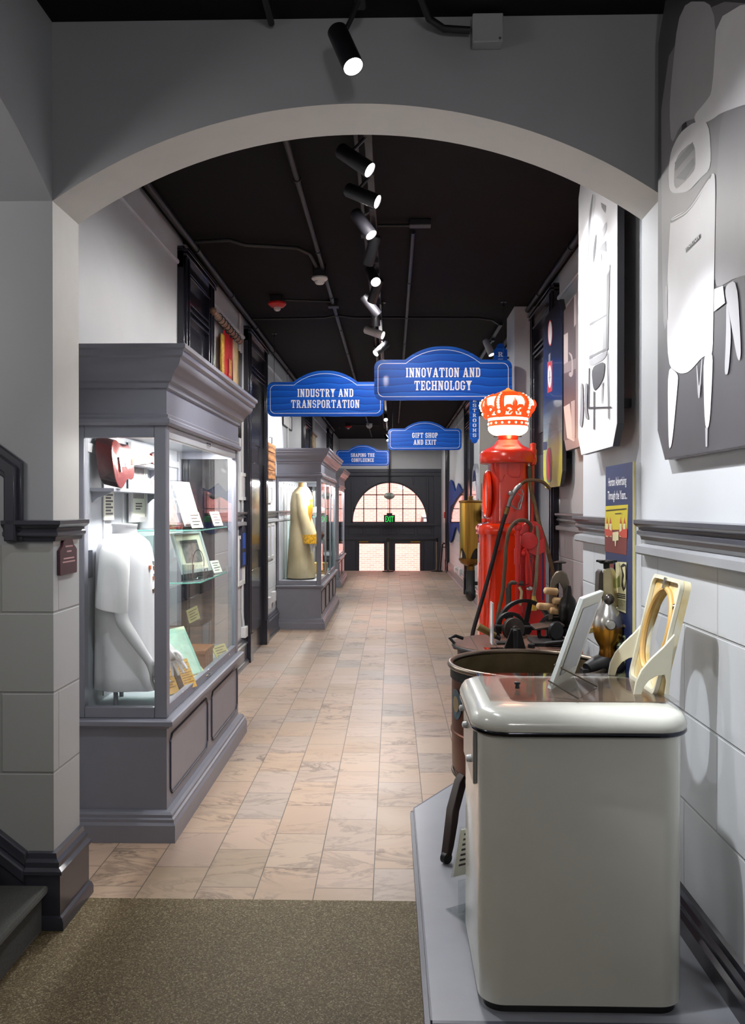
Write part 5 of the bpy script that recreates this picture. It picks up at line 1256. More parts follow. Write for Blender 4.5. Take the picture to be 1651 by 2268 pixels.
wh = P2(1241, 1246, .05); b = MB().cyl(P2(1241, 1264, .05), wh, .012, 12).lathe([(.036, -.004), (.042, .003), (.02, .010), (.004, .012)], wh, seg=8); obj('hand_wheel', b, iron, t)
obj('drain_tray', MB().obox(P2(1212, 1385, -.08), (.085, .0, .012), (0, .10, 0), (0, 0, .006)), M('tray_metal', (96, 84, 76), .35, metal=.6), t, bevel=.002)
obj('gear_housing', MB().lathe([(.03, -.10), (.05, -.06), (.055, 0), (.045, .045), (.022, .075), (.018, .11), (.012, .13)], P2(1258, 1345, -.06), (.05, 0, 1), 24), M('housing_black', (40, 38, 36), .28, metal=.6), t)
obj('housing_post', MB().cyl(P2(1258, 1378, -.06), (P2(1258, 1378).x, Y2 - .06, SZ), .026, 14), iron, t)
obj('crossbar', MB().box(P2(1214, 1372).x, P2(1264, 1372).x, Y2 + .02, Y2 + .08, SZ, P2(1214, 1368).z), iron, t, bevel=.003)
t = thing('wooden_paddle', 'orange brown curved wooden board leaning on the wall behind the iron wringer', 'board', (1.2, 5.7, PZ))
b = MB(); pts = [(5.45, .15), (5.45, 1.0), (5.50, 1.14), (5.60, 1.24), (5.72, 1.20), (5.78, 1.05), (5.78, .15)]
b.prism([(1.20 + .12 * (z - .15), y, z) for y, z in pts], (.02, 0, 0)); obj('board', b, wood_mat('paddle_wood', (150, 92, 56), (190, 128, 84), 3, 'Z', .5), t, bevel=.004)
obj('board_hook', MB().tube([(1.19 + .12 * 1.0, 5.6, 1.14), (1.15 + .12, 5.6, 1.16), (1.15 + .12, 5.6, 1.11)], .005, 8), iron, t)

# ---- tall red petrol pump with a lit crown globe
red = M('pump_red', (232, 54, 16), .2, var=.04, coat=.6)
red2 = M('pump_red_dark', (206, 42, 16), .28, var=.06, coat=.4)
GX, GY = .955, 7.1
t = thing('gas_pump', 'tall glossy red gas pump topped by a lit red and white crown globe', 'gas pump', (GX, GY, PZ))
K = GY / 1900; Zp = lambda y: EYE - (y - 1123) * K
def rsq(h, d, z, r): return [(GX + x, GY + y, z) for x, y in rrect(-h, h, -d, d, r, 8)]
obj('lower_body', MB().loft([rsq(.245, .21, PZ, .12), rsq(.25, .215, PZ + .03, .12), rsq(.25, .215, PZ + .10, .12), rsq(.24, .205, PZ + .12, .12), rsq(.24, .205, Zp(1182), .12)]), red, t, smooth=50)
obj('lower_cap', MB().loft([rsq(.252, .217, Zp(1182), .12), rsq(.256, .22, Zp(1176), .12), rsq(.254, .218, Zp(1166), .12), rsq(.235, .20, Zp(1160), .11), rsq(.17, .15, Zp(1158), .08)]), red, t, smooth=50)
obj('access_panel', MB().prism([(GX + x, GY - .206, z) for x, z in rrect(-.13, .15, .35, 1.30, .03)], (0, -.006, 0)), red, t, bevel=.003)
obj('upper_body', MB().loft([rsq(.165, .15, Zp(1160), .08), rsq(.157, .145, Zp(1152), .075), rsq(.155, .143, Zp(1028), .075)]), red2, t, smooth=50)
b = MB(); b.tube([(GX - .02, GY - .146, Zp(1030)), (GX - .02, GY - .147, Zp(1052)), (GX + .01, GY - .147, Zp(1058)), (GX + .07, GY - .147, Zp(1058)), (GX + .085, GY - .147, Zp(1050)), (GX + .085, GY - .146, Zp(1030))], .004, 6); obj('raised_outline', b, red2, t)
obj('wire_guard', MB().tube([(GX - .14, GY - .147, Zp(1046)), (GX - .075, GY - .15, Zp(1069)), (GX - .045, GY - .147, Zp(1054))], .004, 6), red2, t)
di = obj('dial_rim', MB().lathe([(.16, 0), (.195, .002), (.20, .02), (.185, .035), (.175, .02), (.16, .018)], (GX - .155, GY, Zp(1095)), (-1, 0, 0), 48), red, t)
obj('dial_face', MB().lathe([(.172, 0), (.172, .004)], (GX - .158, GY, Zp(1095)), (-1, 0, 0), 48), M('dial_white', (228, 226, 220), .3), di)
b = MB()
for k in range(20):
    a = 2 * PI * k / 20; b.obox((GX - .1630, GY + .15 * math.cos(a), Zp(1095) + .15 * math.sin(a)), (.0005, 0, 0), Vector((0, math.cos(a), math.sin(a))) * .014, Vector((0, -math.sin(a), math.cos(a))) * .004)
b.obox((GX - .1632, GY + .03, Zp(1095) + .05), (.0006, 0, 0), (0, .04, .07), (0, .005, -.003)); obj('dial_marks', b, blackm, di, smooth=0)
obj('valve_handle', MB().cyl((GX - .16, GY - .06, Zp(1152)), (GX - .21, GY - .06, Zp(1152)), .012, 10).cyl((GX - .20, GY - .06, Zp(1156)), (GX - .20, GY - .06, Zp(1148)), .02, 10), red, t)
obj('canopy', MB().lathe([(.15, Zp(1027)), (.222, Zp(1028)), (.231, Zp(1026)), (.234, Zp(1020)), (.230, Zp(1006)), (.215, Zp(1000)), (.175, Zp(994)), (.135, Zp(990)), (.11, Zp(985)), (.092, Zp(978)), (.08, Zp(974))], (GX, GY, 0), seg=56), red2, t, smooth=60)
obj('globe_collar', MB().lathe([(.078, Zp(975)), (.078, Zp(973)), (.084, Zp(973)), (.084, Zp(966)), (.078, Zp(965))], (GX, GY, 0), seg=40), red2, t)
b = MB()
for dx in (-.09, .08): b.cyl((GX + dx * .95, GY - .03, Zp(968)), (GX + dx * 1.35, GY - .03, Zp(968)), .005, 8)
obj('collar_screw', b, iron, t)
# globe
gw = M('globe_white', (255, 246, 230), .3, var=0, emit=(255, 236, 208), es=1.9)
gr = M('globe_red', (226, 70, 24), .3, var=.05, emit=(240, 62, 18), es=1.15)
go = M('globe_orange', (240, 110, 50), .3, var=.05, emit=(255, 110, 44), es=1.25)
prof = [(.09, 966), (.115, 964), (.137, 961), (.152, 957.5), (.161, 953.5), (.164, 950), (.163, 947), (.160, 946), (.160, 934), (.163, 933), (.165, 929), (.163, 927), (.172, 919), (.188, 911), (.200, 904), (.205, 899), (.202, 894), (.192, 889), (.174, 884.5), (.150, 880.5), (.122, 876), (.090, 872), (.060, 868.5), (.034, 865.5), (.018, 863.5), (.012, 861), (.001, 860)]
def prad(z):
    pz_ = [(Zp(y), r) for r, y in prof]
    for (z0, r0), (z1, r1) in zip(pz_, pz_[1:]):
        if z0 <= z <= z1: return r0 + (r1 - r0) * (z - z0) / (z1 - z0 + 1e-9)
    return 0
RA0 = math.radians(-90 + 8 - 36)
def gpt(a, z, d=0.0):
    zb, zt = Zp(926), Zp(862); bul = .05 * (1 - abs(math.cos(2.5 * (a - RA0)))) if zb < z < zt else 0
    r = prad(z) * (1 + bul * min(1, (z - zb) / .05, (zt - z) / .06) if zb < z < zt else 1) + d
    return Vector((GX + r * math.cos(a), GY + r * math.sin(a), z))
b = MB(); NS = 72; fine = []
for (r0, y0), (r1, y1) in zip(prof, prof[1:]):
    for j in range(2): fine.append(y0 + (y1 - y0) * j / 2)
fine.append(860.3)
rings = [[gpt(2 * PI * k / NS, Zp(y)) for k in range(NS)] for y in fine]
b.loft(rings)
gl = obj('crown_globe', b, [gw, gr, go], t, smooth=60)
for p in gl.data.polygons:
    z = p.center.z + wloc(t).z
    if Zp(882) < z: p.material_index = 1
    if Zp(870) < z: p.material_index = 2
    if Zp(945.5) < z < Zp(934): p.material_index = 1
b = MB(); RA = [RA0 + math.radians(72 * k) for k in range(5)]
for a in RA:
    for s_ in (-1, 1): b.tube([gpt(a + s_ * .15, Zp(y), .003) for y in (927, 921, 914, 906, 898, 890, 884, 879, 875)], [.014, .014, .013, .013, .013, .012, .011, .01, .008], 8)
    b.tube([gpt(a, Zp(y), -.004) for y in (927, 921, 914, 906, 898, 890, 884, 879, 875)], [.03, .03, .029, .028, .027, .025, .022, .018, .014], 12)
    b.ball(gpt(a, Zp(918), .0), .032, (1, 1, 1.1)); b.tube([gpt(a - .26, Zp(919)), gpt(a, Zp(917), .004), gpt(a + .26, Zp(919))], [.014, .018, .014], 8)
b.tube([gpt(2 * PI * k / 60, Zp(925.5)) for k in range(62)], .010, 8, False)
obj('crown_band', b, gr, gl)
b = MB()
for a in RA:
    for y, r in ((909, .0115), (903.5, .0115), (898, .0115), (892.5, .011), (887, .0105), (882, .010), (877.5, .009)): b.ball(gpt(a, Zp(y), .024), r, seg=12, n=8)
    b.ball(gpt(a, Zp(917.5), .030), .013, seg=10, n=7)
for k in range(18): b.ball(gpt(2 * PI * k / 18 + .1, Zp(940), .0), .0095, seg=10, n=7)
obj('crown_bead', b, gw, gl)
for a in [x + math.radians(36) for x in RA]:
    b = MB()
    f = lambda da, y, d=.006: gpt(a + da, Zp(y), d)
    R_ = []
    for y, w_ in ((887.5, .004), (890, .03), (893, .058), (896.5, .088), (900, .105), (903, .10), (906, .078), (909, .05), (912, .04), (915, .05), (918, .07), (921, .11), (925, .17)):
        R_.append([f(-w_, y, .001), f(-w_ * .6, y, .012), f(0, y, .017), f(w_ * .6, y, .012), f(w_, y, .001)])
    b.loft(R_)
    for s_ in (-1, 1):
        b.tube([f(s_ * .04, 914), f(s_ * .10, 909), f(s_ * .19, 905.5), f(s_ * .29, 905.5), f(s_ * .36, 909), f(s_ * .35, 914), f(s_ * .28, 916), f(s_ * .24, 912.5)], [.010, .014, .016, .016, .015, .013, .011, .008], 8)
        b.tube([f(s_ * .06, 915), f(s_ * .17, 917), f(s_ * .21, 921)], [.009, .009, .010], 8)
    obj('fleur_de_lis', b, gr, gl)
lamp('globe_light', 'POINT', (GX, GY - .1, Zp(985) + .08), 8, (1, .55, .3), shadow_soft_size=.1)
# riser pipe, hose and nozzle of the pump
FY = GY - .22; q = lambda px, y, d=0: at(px, y, FY + d)
b = MB().tube([(GX + .185, FY + .12, Zp(1168)), (GX + .185, FY + .12, Zp(1030))], .016, 12); obj('riser_pipe', b, red2, t)
px_ = GX + .188
obj('riser_valve', MB().lathe([(.014, Zp(1032)), (.024, Zp(1030)), (.02, Zp(1022)), (.026, Zp(1018)), (.018, Zp(1012)), (.026, Zp(1008)), (.028, Zp(1000)), (.022, Zp(996)), (.024, Zp(990)), (.024, Zp(986)), (.01, Zp(984))], (px_, FY + .1, 0), seg=18), red2, t)
hosem = M('brown_hose', (112, 92, 62), .7, var=.2, scale=30)
def hose(name, pts, r, mat, parent, rib=0, sub=8):
    P = [Vector(p) for p in pts]; out = []
    for i in range(len(P) - 1):
        a, b_, c, d = P[max(0, i - 1)], P[i], P[i + 1], P[min(len(P) - 1, i + 2)]
        for j in range(sub):
            s = j / sub; out.append(.5 * ((2 * b_) + (c - a) * s + (2 * a - 5 * b_ + 4 * c - d) * s * s + (3 * b_ - a - 3 * c + d) * s ** 3))
    out.append(P[-1]); n = len(out)
    if rib:
        dense = []
        for a, b_ in zip(out, out[1:]):
            m = max(2, int((b_ - a).length / rib))
            for j in range(m): dense.append(a.lerp(b_, j / m))
        dense.append(out[-1]); rs = [r * (1.0 if i % 2 else .88) for i in range(len(dense))]; return obj(name, MB().tube(dense, rs, 10), mat, parent, smooth=60)
    return obj(name, MB().tube(out, r, 12), mat, parent, smooth=60)
obj('hose_coupling', MB().cyl(at(1173, 1032, FY + .1), at(1174, 1058, FY + .1), .022, 14), M('coupling_green', (70, 70, 58), .5, metal=.3), t)
hose('hose', [at(1173, 1057, FY + .1), at(1177, 1085, FY + .1), at(1184, 1112, FY + .08), at(1195, 1160, FY + .02), at(1211, 1210, FY - .02), at(1224, 1262, FY - .05), at(1229, 1300, FY - .08), at(1229, 1400, FY - .1), (1.2, FY - .1, .3)], .0175, hosem, t, .011)
silver = M('nozzle_alloy', (150, 150, 150), .35, metal=.85, var=.12)
NY = FY - .03; nq = lambda px, y, d=0: at(px, y, NY + d)
b = MB().tube([nq(1126, 1122), nq(1131, 1105), nq(1137, 1092), nq(1146, 1080), nq(1155, 1072)], [.016, .017, .022, .02, .016], 14)
b.ball(nq(1133, 1093), .026)
nz_ = obj('nozzle_body', b, silver, t)
b = MB().tube([nq(1131, 1118), nq(1143, 1127), nq(1152, 1128), nq(1157, 1108), nq(1160, 1094), nq(1156, 1085), nq(1152, 1084)], .006, 8); obj('nozzle_guard', b, silver, nz_)
b = MB().tube([nq(1149, 1126), nq(1149, 1116), nq(1155, 1106), nq(1155, 1098), nq(1148, 1094)], .0045, 8); obj('nozzle_trigger', b, silver, nz_)
hose('nozzle_spout', [nq(1154, 1073), nq(1162, 1067), nq(1172, 1063), nq(1190, 1064), nq(1205, 1069), nq(1219, 1083)], .0145, M('spout_brown', (104, 84, 62), .55, metal=.4), nz_, .009)
blackhose = M('black_hose', (26, 22, 26), .5)
hose('nozzle_hose', [nq(1126, 1122), nq(1120, 1140), nq(1108, 1180), nq(1090, 1250), nq(1068, 1330), nq(1052, 1385), nq(1046, 1412), (.60, NY, .4), (.585, NY, .20)], .0165, blackhose, t)
obj('hose_ferrule', MB().cyl(nq(1121, 1139), nq(1125, 1124), .019, 14), M('brass_ferrule', (130, 110, 66), .4, metal=.7), t)
obj('price_plate', MB().box(GX - .247, GX - .2405, GY - .10, GY - .02, Zp(1245), Zp(1202)), M('plate_white', (208, 206, 200), .4), t, smooth=0)

# ---- small red hand pump in front of the gas pump
HYp = 6.45; h = lambda px, y, d=0: at(px, y, HYp + d)
redh = M('hand_pump_red', (206, 36, 34), .3, var=.05, coat=.4)
t = thing('hand_pump', 'smaller bright red cast hand pump standing in front of the tall gas pump', 'hand pump', (1.05, HYp, PZ))
b = MB(); pts = [h(1152, 1400, .08), h(1152, 1180, .08), h(1158, 1163, .08), h(1172, 1154, .08), h(1188, 1155, .08), h(1200, 1166, .08), h(1208, 1192, .08), h(1210, 1205, .08), h(1210, 1400, .08)]
pts[0].z = PZ; pts[-1].z = PZ; b.prism(pts, (0, .07, 0)); obj('back_cabinet', b, redh, t, bevel=.008)
obj('blue_stripe', MB().obox(h(1203.5, 1262, .078), (.006, 0, 0), (0, .002, 0), (0, 0, .23)), M('stripe_blue', (50, 46, 110), .4), t, smooth=0)
b = MB().lathe([(.064, 0), (.066, .01), (.064, .022), (.02, .026)], h(1172, 1198, .05), (0, -1, 0), 36); b.prism([h(1168, 1205, .04), h(1206, 1192, .04), h(1208, 1222, .04), h(1190, 1232, .04), h(1172, 1225, .04)], (0, .03, 0)); obj('pump_casting', b, redh, t, bevel=.004)
c = h(1147, 1340); b = MB().tube([(c.x, HYp, PZ + .05), h(1147, 1180)], .0175, 14); b.cyl(h(1147, 1250), h(1147, 1215), .026, 14); b.cyl(h(1147, 1186), h(1147, 1182), .024, 14); obj('standpipe', b, redh, t)
obj('finial', MB().ball(h(1148, 1168), .031).cyl(h(1147.5, 1180), h(1147.5, 1172), .018, 12), redh, t)
obj('stub_pipe', MB().tube([h(1180, 1192, .04), h(1182, 1166, .04)], .013, 12).lathe([(.015, 0), (.012, .012), (.002, .014)], h(1182, 1166, .04), seg=12), redh, t)
b = MB().tube([h(1158, 1222), h(1163, 1216), h(1168, 1224), h(1167, 1270), h(1171, 1330)], [.012, .016, .014, .012, .012], 10); b.ball(h(1160, 1226), .022); obj('lever', b, redh, t)
obj('lever', MB().tube([h(1170, 1226, -.02), h(1175, 1260, -.02), h(1177, 1296, -.02)], .008, 8), redh, t)
b = MB()
for k in range(16): b.torus(h(1176 + k * .1, 1228 + 4.6 * k, .02), .008, .0025, (1, .3 * (k % 2), 0) if k % 2 else (0, 1, 0), 10, 5)
obj('chain', b, M('chain_steel', (120, 110, 104), .4, metal=.8), t)
obj('knob', MB().ball(h(1173, 1303, -.03), .021, (1.2, 1, .9)), chrome, t)
b = MB().tube([h(1160, 1292), h(1134, 1290), h(1128, 1296), h(1127, 1310)], .017, 12); b.cyl(h(1127, 1302), h(1127, 1340), .021, 12); obj('elbow_pipe', b, M('pipe_grey', (84, 76, 72), .5, metal=.5), t)
c = h(1127, 1350); obj('base_flange', MB().lathe([(.075, PZ), (.075, PZ + .03), (.05, PZ + .05), (.05, c.z - .03), (.062, c.z - .02), (.062, c.z + .03), (.03, c.z + .045)], (c.x + .05, HYp, 0), seg=28), redh, t)
obj('glass_jar', MB().lathe([(.022, 0), (.03, .015), (.03, .06), (.018, .085), (.014, .11)], h(1183, 1352, -.05), seg=18), M('amber_glass', (196, 160, 60), .12, var=.2, coat=.5), t)
obj('spout', MB().tube([h(1152, 1345, -.03), h(1156, 1310, -.03), h(1150, 1300, -.03)], .011, 10), M('spout_cream', (188, 170, 130), .5), t)
hose('gooseneck_hose', [h(1179, 1192, .05), h(1178, 1170, .04), h(1170, 1156, .02), h(1157, 1152, 0), h(1143, 1156, -.01), h(1130, 1172, -.02), h(1123, 1200, -.02), h(1119, 1250, -.02), h(1114, 1310, -.02), h(1104, 1360, -.02), h(1100, 1400, -.02)], .0155, M('hose_grey_brown', (92, 76, 58), .6, var=.2), t, .010)
hose('coiled_hose', [h(1188, 1165, .05), h(1192, 1190, .05), h(1190, 1240, .05), h(1187, 1290, .05), h(1178, 1345, .03)], .0145, M('hose_pale', (140, 130, 108), .6, var=.3), t, .012)
obj('wire_tie', MB().tube([h(1146, 1295, -.02), h(1160, 1297, -.025), h(1172, 1293, -.03)], .003, 6), iron, t)

# ---- brass steam whistle
Yw = 13.0; w = lambda px, y: at(px, y, Yw); cx = w(1043, 1150).x; Zw = lambda y: w(1043, y).z
br_ = brass_mat(); brd = M('dark_brass', (128, 92, 44), .35, metal=.9, var=.15)
t = thing('steam_whistle', 'big brass steam whistle on a black pipe beyond the red gas pump', 'whistle', (cx, Yw, Zw(1330)))
b = MB(); R = .166; N = 64; z0 = Zw(1236); z1 = Zw(1216)
top = [(cx + R * math.cos(2 * PI * k / N), Yw + R * math.sin(2 * PI * k / N), Zw(1112)) for k in range(N)]
bot = []
for k in range(N):
    a = 2 * PI * k / N; f = abs(math.cos(2 * (a + PI / 4 - .5))); arch_ = math.sqrt(max(0, 1 - min(1, f * 1.12) ** 2)) if f * 1.12 < 1 else 0
    bot.append((cx + R * math.cos(a), Yw + R * math.sin(a), z0 + (.155) * arch_))
b.loft([bot, [(x, y, (z + .3)) if z < z0 + .2 else (x, y, z) for x, y, z in bot], top], True, False, True)
obj('bell', b, br_, t, smooth=50)
obj('top_rim', MB().lathe([(R, Zw(1114)), (R + .014, Zw(1112)), (R + .014, Zw(1109)), (R - .02, Zw(1108))], (cx, Yw, 0), seg=48), brd, t)
obj('acorn_nut', MB().lathe([(.045, Zw(1108)), (.045, Zw(1106.5)), (.036, Zw(1106)), (.036, Zw(1102)), (.042, Zw(1101.5)), (.042, Zw(1099)), (.02, Zw(1098))], (cx, Yw, 0), seg=6), brd, t)
obj('inner_core', MB().lathe([(.13, Zw(1238)), (.13, Zw(1150))], (cx, Yw, 0), seg=32), M('whistle_inside', (40, 30, 22), .5), t)
obj('bowl', MB().lathe([(.06, Zw(1264)), (.06, Zw(1254)), (.10, Zw(1251)), (.15, Zw(1247)), (.178, Zw(1240)), (.182, Zw(1237)), (.165, Zw(1236)), (.13, Zw(1239))], (cx, Yw, 0), seg=48), brd, t)
obj('pipe', MB().lathe([(.066, Zw(1263)), (.066, Zw(1305)), (.078, Zw(1308)), (.078, Zw(1322)), (.05, Zw(1329)), (.02, Zw(1332))], (cx, Yw, 0), seg=32), M('pipe_black', (22, 21, 22), .35, coat=.3), t)
obj('wall_bracket', MB().box(cx + .05, XR, Yw - .03, Yw + .03, Zw(1296), Zw(1288)).box(XR - .02, XR, Yw - .08, Yw + .08, Zw(1306), Zw(1278)), iron, t, bevel=.004)
# ================================================================== PRINTS AND PANELS ON THE RIGHT WALL
def panel_outline(y0, y1, z0, z1, c): return [(y0 + c, z0), (y1 - c, z0), (y1, z0 + c * 1.3), (y1, z1 - c * 1.3), (y1 - c, z1), (y0 + c, z1), (y0, z1 - c * 1.3), (y0, z0 + c * 1.3)]
def chaikin(p):
    for _ in range(2):
        p = [r for a, b in zip(p, p[1:] + p[:1]) for r in ((a[0] * .8 + b[0] * .2, a[1] * .8 + b[1] * .2), (a[0] * .2 + b[0] * .8, a[1] * .2 + b[1] * .8))]
    return p
def pm(name, g, rough=.45): return M(name, g if isinstance(g, tuple) else (g, g - 2, g + 1), rough, var=.05, scale=5)
def wall_print(name, label, cat, X, y0, y1, z0, z1, ch, bgm, edge, thick, layers, mats, backX, group=None, off=0):
    """flat printed board parallel to the right wall; layers = [(material index, [(px, py), ...])] traced on the print"""
    t = thing(name, label, cat, (X, (y0 + y1) / 2, z0), group)
    o = panel_outline(y0, y1, z0, z1, ch)
    obj('board', MB().prism([(X, y, z) for y, z in o], (thick, 0, 0)), edge, t, smooth=0)
    b = MB().prism([(X - .0016, y, z) for y, z in o], (.0012, 0, 0)); mm = [bgm] + mats
    for i, (mi, pts) in enumerate(layers):
        pts = chaikin(pts) if len(pts) > 4 else pts
        q = [onX(px, py, X - .0020 - .00022 * i) for px, py in pts]
        q = [Vector((p.x, min(y1 - .002, max(y0 + .002, p.y)), min(z1 - .002, max(z0 + .002, p.z)))) for p in q]
        b.mat(mi + off).poly(q)
    obj('printed_picture', b, mm, t, smooth=0)
    if X + thick < backX - .002:
        s = MB()
        for y in (y0 + .12, y1 - .12):
            for z in (z0 + .2, z1 - .2): s.box(X + thick, backX, y - .02, y + .02, z - .02, z + .02)
        obj('standoff', s, iron, t, smooth=0)
    return t
cr = lambda pts, ox=1180, oy=180, k=2.607: [(ox + x / k, oy + y / k) for x, y in pts]
G1 = [pm('print_dark', 70), pm('print_mid', 128), pm('print_light', 172), pm('print_white', 232), pm('print_black', 46), pm('print_skirt', 138)]
L1 = [(1, cr([(740, -460), (1900, -460), (1900, 900), (1228, 1040), (800, 1300), (750, 1500)])), (2, cr([(850, -460), (1060, -460), (1050, 60), (980, 200), (860, 240), (800, 380), (790, 120)])),
      (0, cr([(735, 1525), (790, 1540), (1040, 1350), (1240, 1040), (1900, 700), (1900, 2300), (735, 2300)])),
      (3, cr([(1070, -460), (1900, -460), (1900, 40), (1240, 130), (1180, 150), (1085, 185), (1040, 220), (950, 262), (930, 200), (1000, 120), (1040, 60)])),
      (5, cr([(1085, 180), (1200, 150), (1900, 30), (1900, 980), (1195, 1120), (1070, 1195), (1052, 1150), (1062, 650)])),
      (3, cr([(792, 650), (785, 520), (800, 400), (850, 300), (930, 235), (1020, 230), (1035, 500), (960, 570), (900, 640)])),
      (1, cr([(815, 640), (822, 440), (935, 335), (945, 500), (900, 560)])), (0, cr([(822, 470), (925, 350), (935, 390), (825, 520)])), (0, cr([(828, 560), (930, 440), (935, 480), (880, 570)])),
      (4, cr([(860, 290), (865, 250), (885, 232), (888, 262)])),
      (3, cr([(795, 830), (800, 790), (900, 740), (1035, 525), (1060, 545), (1045, 1330), (1040, 1600), (990, 1580), (905, 1680), (850, 1690), (780, 1640), (776, 1200)])),
      (0, cr([(795, 800), (900, 740), (1030, 530), (1038, 545), (905, 760), (797, 825)])), (3, cr([(803, 800), (900, 750), (1020, 560), (1028, 566), (902, 755), (803, 806)])),
      (4, cr([(885, 965), (971, 880), (971, 906), (887, 992)])),
      (3, cr([(780, 1640), (842, 1690), (838, 1760), (806, 2100), (786, 2130)])), (3, cr([(985, 1580), (1042, 1560), (1038, 1720), (1022, 2000), (995, 2000)])), (2, cr([(998, 2000), (1012, 2000), (1010, 2110), (1000, 2110)])),
      (3, cr([(1050, 1200), (1100, 1180), (1112, 1280), (1048, 1330)])),
      (2, cr([(1105, 1185), (1182, 1140), (1206, 1560), (1196, 1620), (1180, 1590), (1140, 1360)])), (2, cr([(1120, 1240), (1150, 1440), (1132, 1690), (1108, 1695), (1118, 1480)])),
      (2, cr([(946, 1640), (952, 1640), (962, 1790), (976, 1600), (982, 1600), (966, 1830), (956, 1830)])), (2, cr([(770, 1180), (776, 1185), (776, 1380), (772, 1370)]))]
P1 = wall_print('photo_panel', 'huge grey photo panel of a woman at a white washer on the foreground right wall', 'photo panel', 1.015, 2.2, 3.30, 1.825, 3.535, .09, G1[0], M('panel_edge_grey', (150, 146, 150), .5), .03, L1, G1, 1.05, 'photo panels on the right wall', 1)
b = MB(); q0, q1 = onX(1519.5, 546, 1.0070), onX(1552, 520, 1.0070)
font_mesh(b, 'HORTON', ((q0.x), (q0.y + q1.y) / 2, (q0.z + q1.z) / 2 - .012), (0, -1, 0), UPZ, .02, abs(q0.y - q1.y) * .86, bold=.02); obj('printed_lettering', b, G1[3], P1, smooth=0)
LL = []
LL += [(5, cr([(290, 1105), (330, 1000), (325, 760), (345, 650), (370, 660), (350, 800), (345, 1010), (335, 1720), (278, 1742)])), (3, cr([(296, 1108), (326, 1010), (326, 1715), (284, 1736)])),
       (1, cr([(345, 655), (352, 650), (335, 820), (322, 1040), (312, 1040), (322, 820)])), (0, cr([(362, 890), (372, 880), (366, 980), (352, 1060), (348, 1000)])), (2, cr([(380, 900), (430, 800), (428, 860), (400, 920), (378, 1000)])), (1, cr([(400, 945), (424, 920), (426, 985), (384, 975)])), (1, cr([(395, 700), (425, 720), (420, 760), (400, 730)])), (2, cr([(372, 1000), (400, 990), (398, 1040), (370, 1060)])),
       (1, cr([(336, 1182), (372, 1168), (450, 1048), (446, 1100), (436, 1540), (420, 1604), (330, 1652), (328, 1590)])), (3, cr([(360, 1190), (385, 1170), (372, 1590), (350, 1600)])), (2, cr([(385, 1170), (420, 1120), (405, 1570), (372, 1590)])), (0, cr([(430, 1120), (446, 1095), (436, 1540), (424, 1550)])),
       (2, cr([(372, 1170), (448, 1052), (446, 1085), (375, 1190)])), (0, cr([(330, 1400), (435, 1340), (435, 1350), (330, 1412)])), (0, cr([(328, 1588), (436, 1535), (436, 1548), (328, 1604)])),
       (4, cr([(338, 1652), (420, 1612), (412, 1710), (382, 1765), (352, 1792)])), (4, cr([(324, 1655), (329, 1655), (326, 1890), (321, 1890)])), (4, cr([(320, 1880), (455, 1878), (455, 1886), (320, 1892)])), (4, cr([(352, 1790), (358, 1790), (357, 2010), (351, 2010)])), (4, cr([(430, 1562), (434, 1560), (442, 1948), (437, 1948)])), (1, cr([(400, 1740), (408, 1730), (402, 1860), (398, 1860)])),
       (1, cr([(278, 1742), (290, 1742), (294, 1900), (287, 1998), (270, 1992), (276, 1880)])), (1, cr([(304, 1742), (318, 1742), (313, 1895), (326, 1950), (306, 1950), (300, 1880)]))]
G2 = [pm('line_dark', 96), pm('line_mid', 146), pm('line_light', 196), pm('print_white', 232), pm('print_black', 46), pm('line_pale', 224)]
wall_print('photo_panel', 'tall glaring white photo panel of a woman beside a metal wash boiler', 'photo panel', 1.0, 3.835, 4.628, 1.925, 3.40, .075, pm('print_paper', 244), M('panel_edge_dark', (60, 60, 66), .5), .03, LL, G2, 1.09, 'photo panels on the right wall', 1)
G3 = [pm('sepia_dark', (96, 84, 88)), pm('sepia_mid', (136, 122, 124)), pm('sepia_light', (196, 184, 184)), pm('sepia_pale', (224, 212, 206))]
L3 = [(1, cr([(170, 1340), (250, 1220), (250, 1600), (170, 1640)])), (3, cr([(240, 1230), (252, 1222), (252, 1400), (240, 1420)])), (3, cr([(176, 1470), (205, 1450), (205, 1620), (176, 1640)])), (1, cr([(166, 1700), (250, 1660), (250, 2060), (168, 2080)])), (3, cr([(205, 1560), (232, 1580), (236, 1690), (224, 1710), (210, 1700), (212, 1680), (226, 1680), (226, 1600)])), (4, cr([(180, 1880), (215, 1860), (240, 2080), (200, 2060)])), (3, cr([(222, 1850), (245, 1840), (245, 2080), (228, 2060)]))]
wall_print('photo_panel', 'brownish grey photo panel partly hidden by the bright wash boiler panel', 'photo panel', 1.335, 5.75, 6.70, 2.08, 3.20, .09, pm('sepia_ground', (150, 138, 140)), M('panel_edge_dark', (60, 60, 66), .5), .03, L3, G3, XR, 'photo panels on the right wall')
t4 = NT('pump_poster'); sz = t4.add('ShaderNodeSeparateXYZ'); t4.link(t4.pos(), sz.inputs[0]); mr = t4.add('ShaderNodeMapRange'); mr.inputs[1].default_value = 1.8; mr.inputs[2].default_value = 3.3; t4.link(sz.outputs[2], mr.inputs[0])
t4.link(t4.ramp(mr.outputs[0], ((.0, rgb(206, 200, 40)), (.16, rgb(196, 196, 60)), (.30, rgb(120, 130, 130)), (.5, rgb(30, 50, 96)), (1, rgb(38, 38, 48)))), t4.b.inputs['Base Color']); t4.b.inputs['Roughness'].default_value = .22; t4.b.inputs['Coat Weight'].default_value = .3
c5 = lambda pts: [(1000 + x / 3.78, 400 + y / 3.78) for x, y in pts]; c7 = lambda pts: [(980 + x / 3.66, 820 + y / 3.66) for x, y in pts]
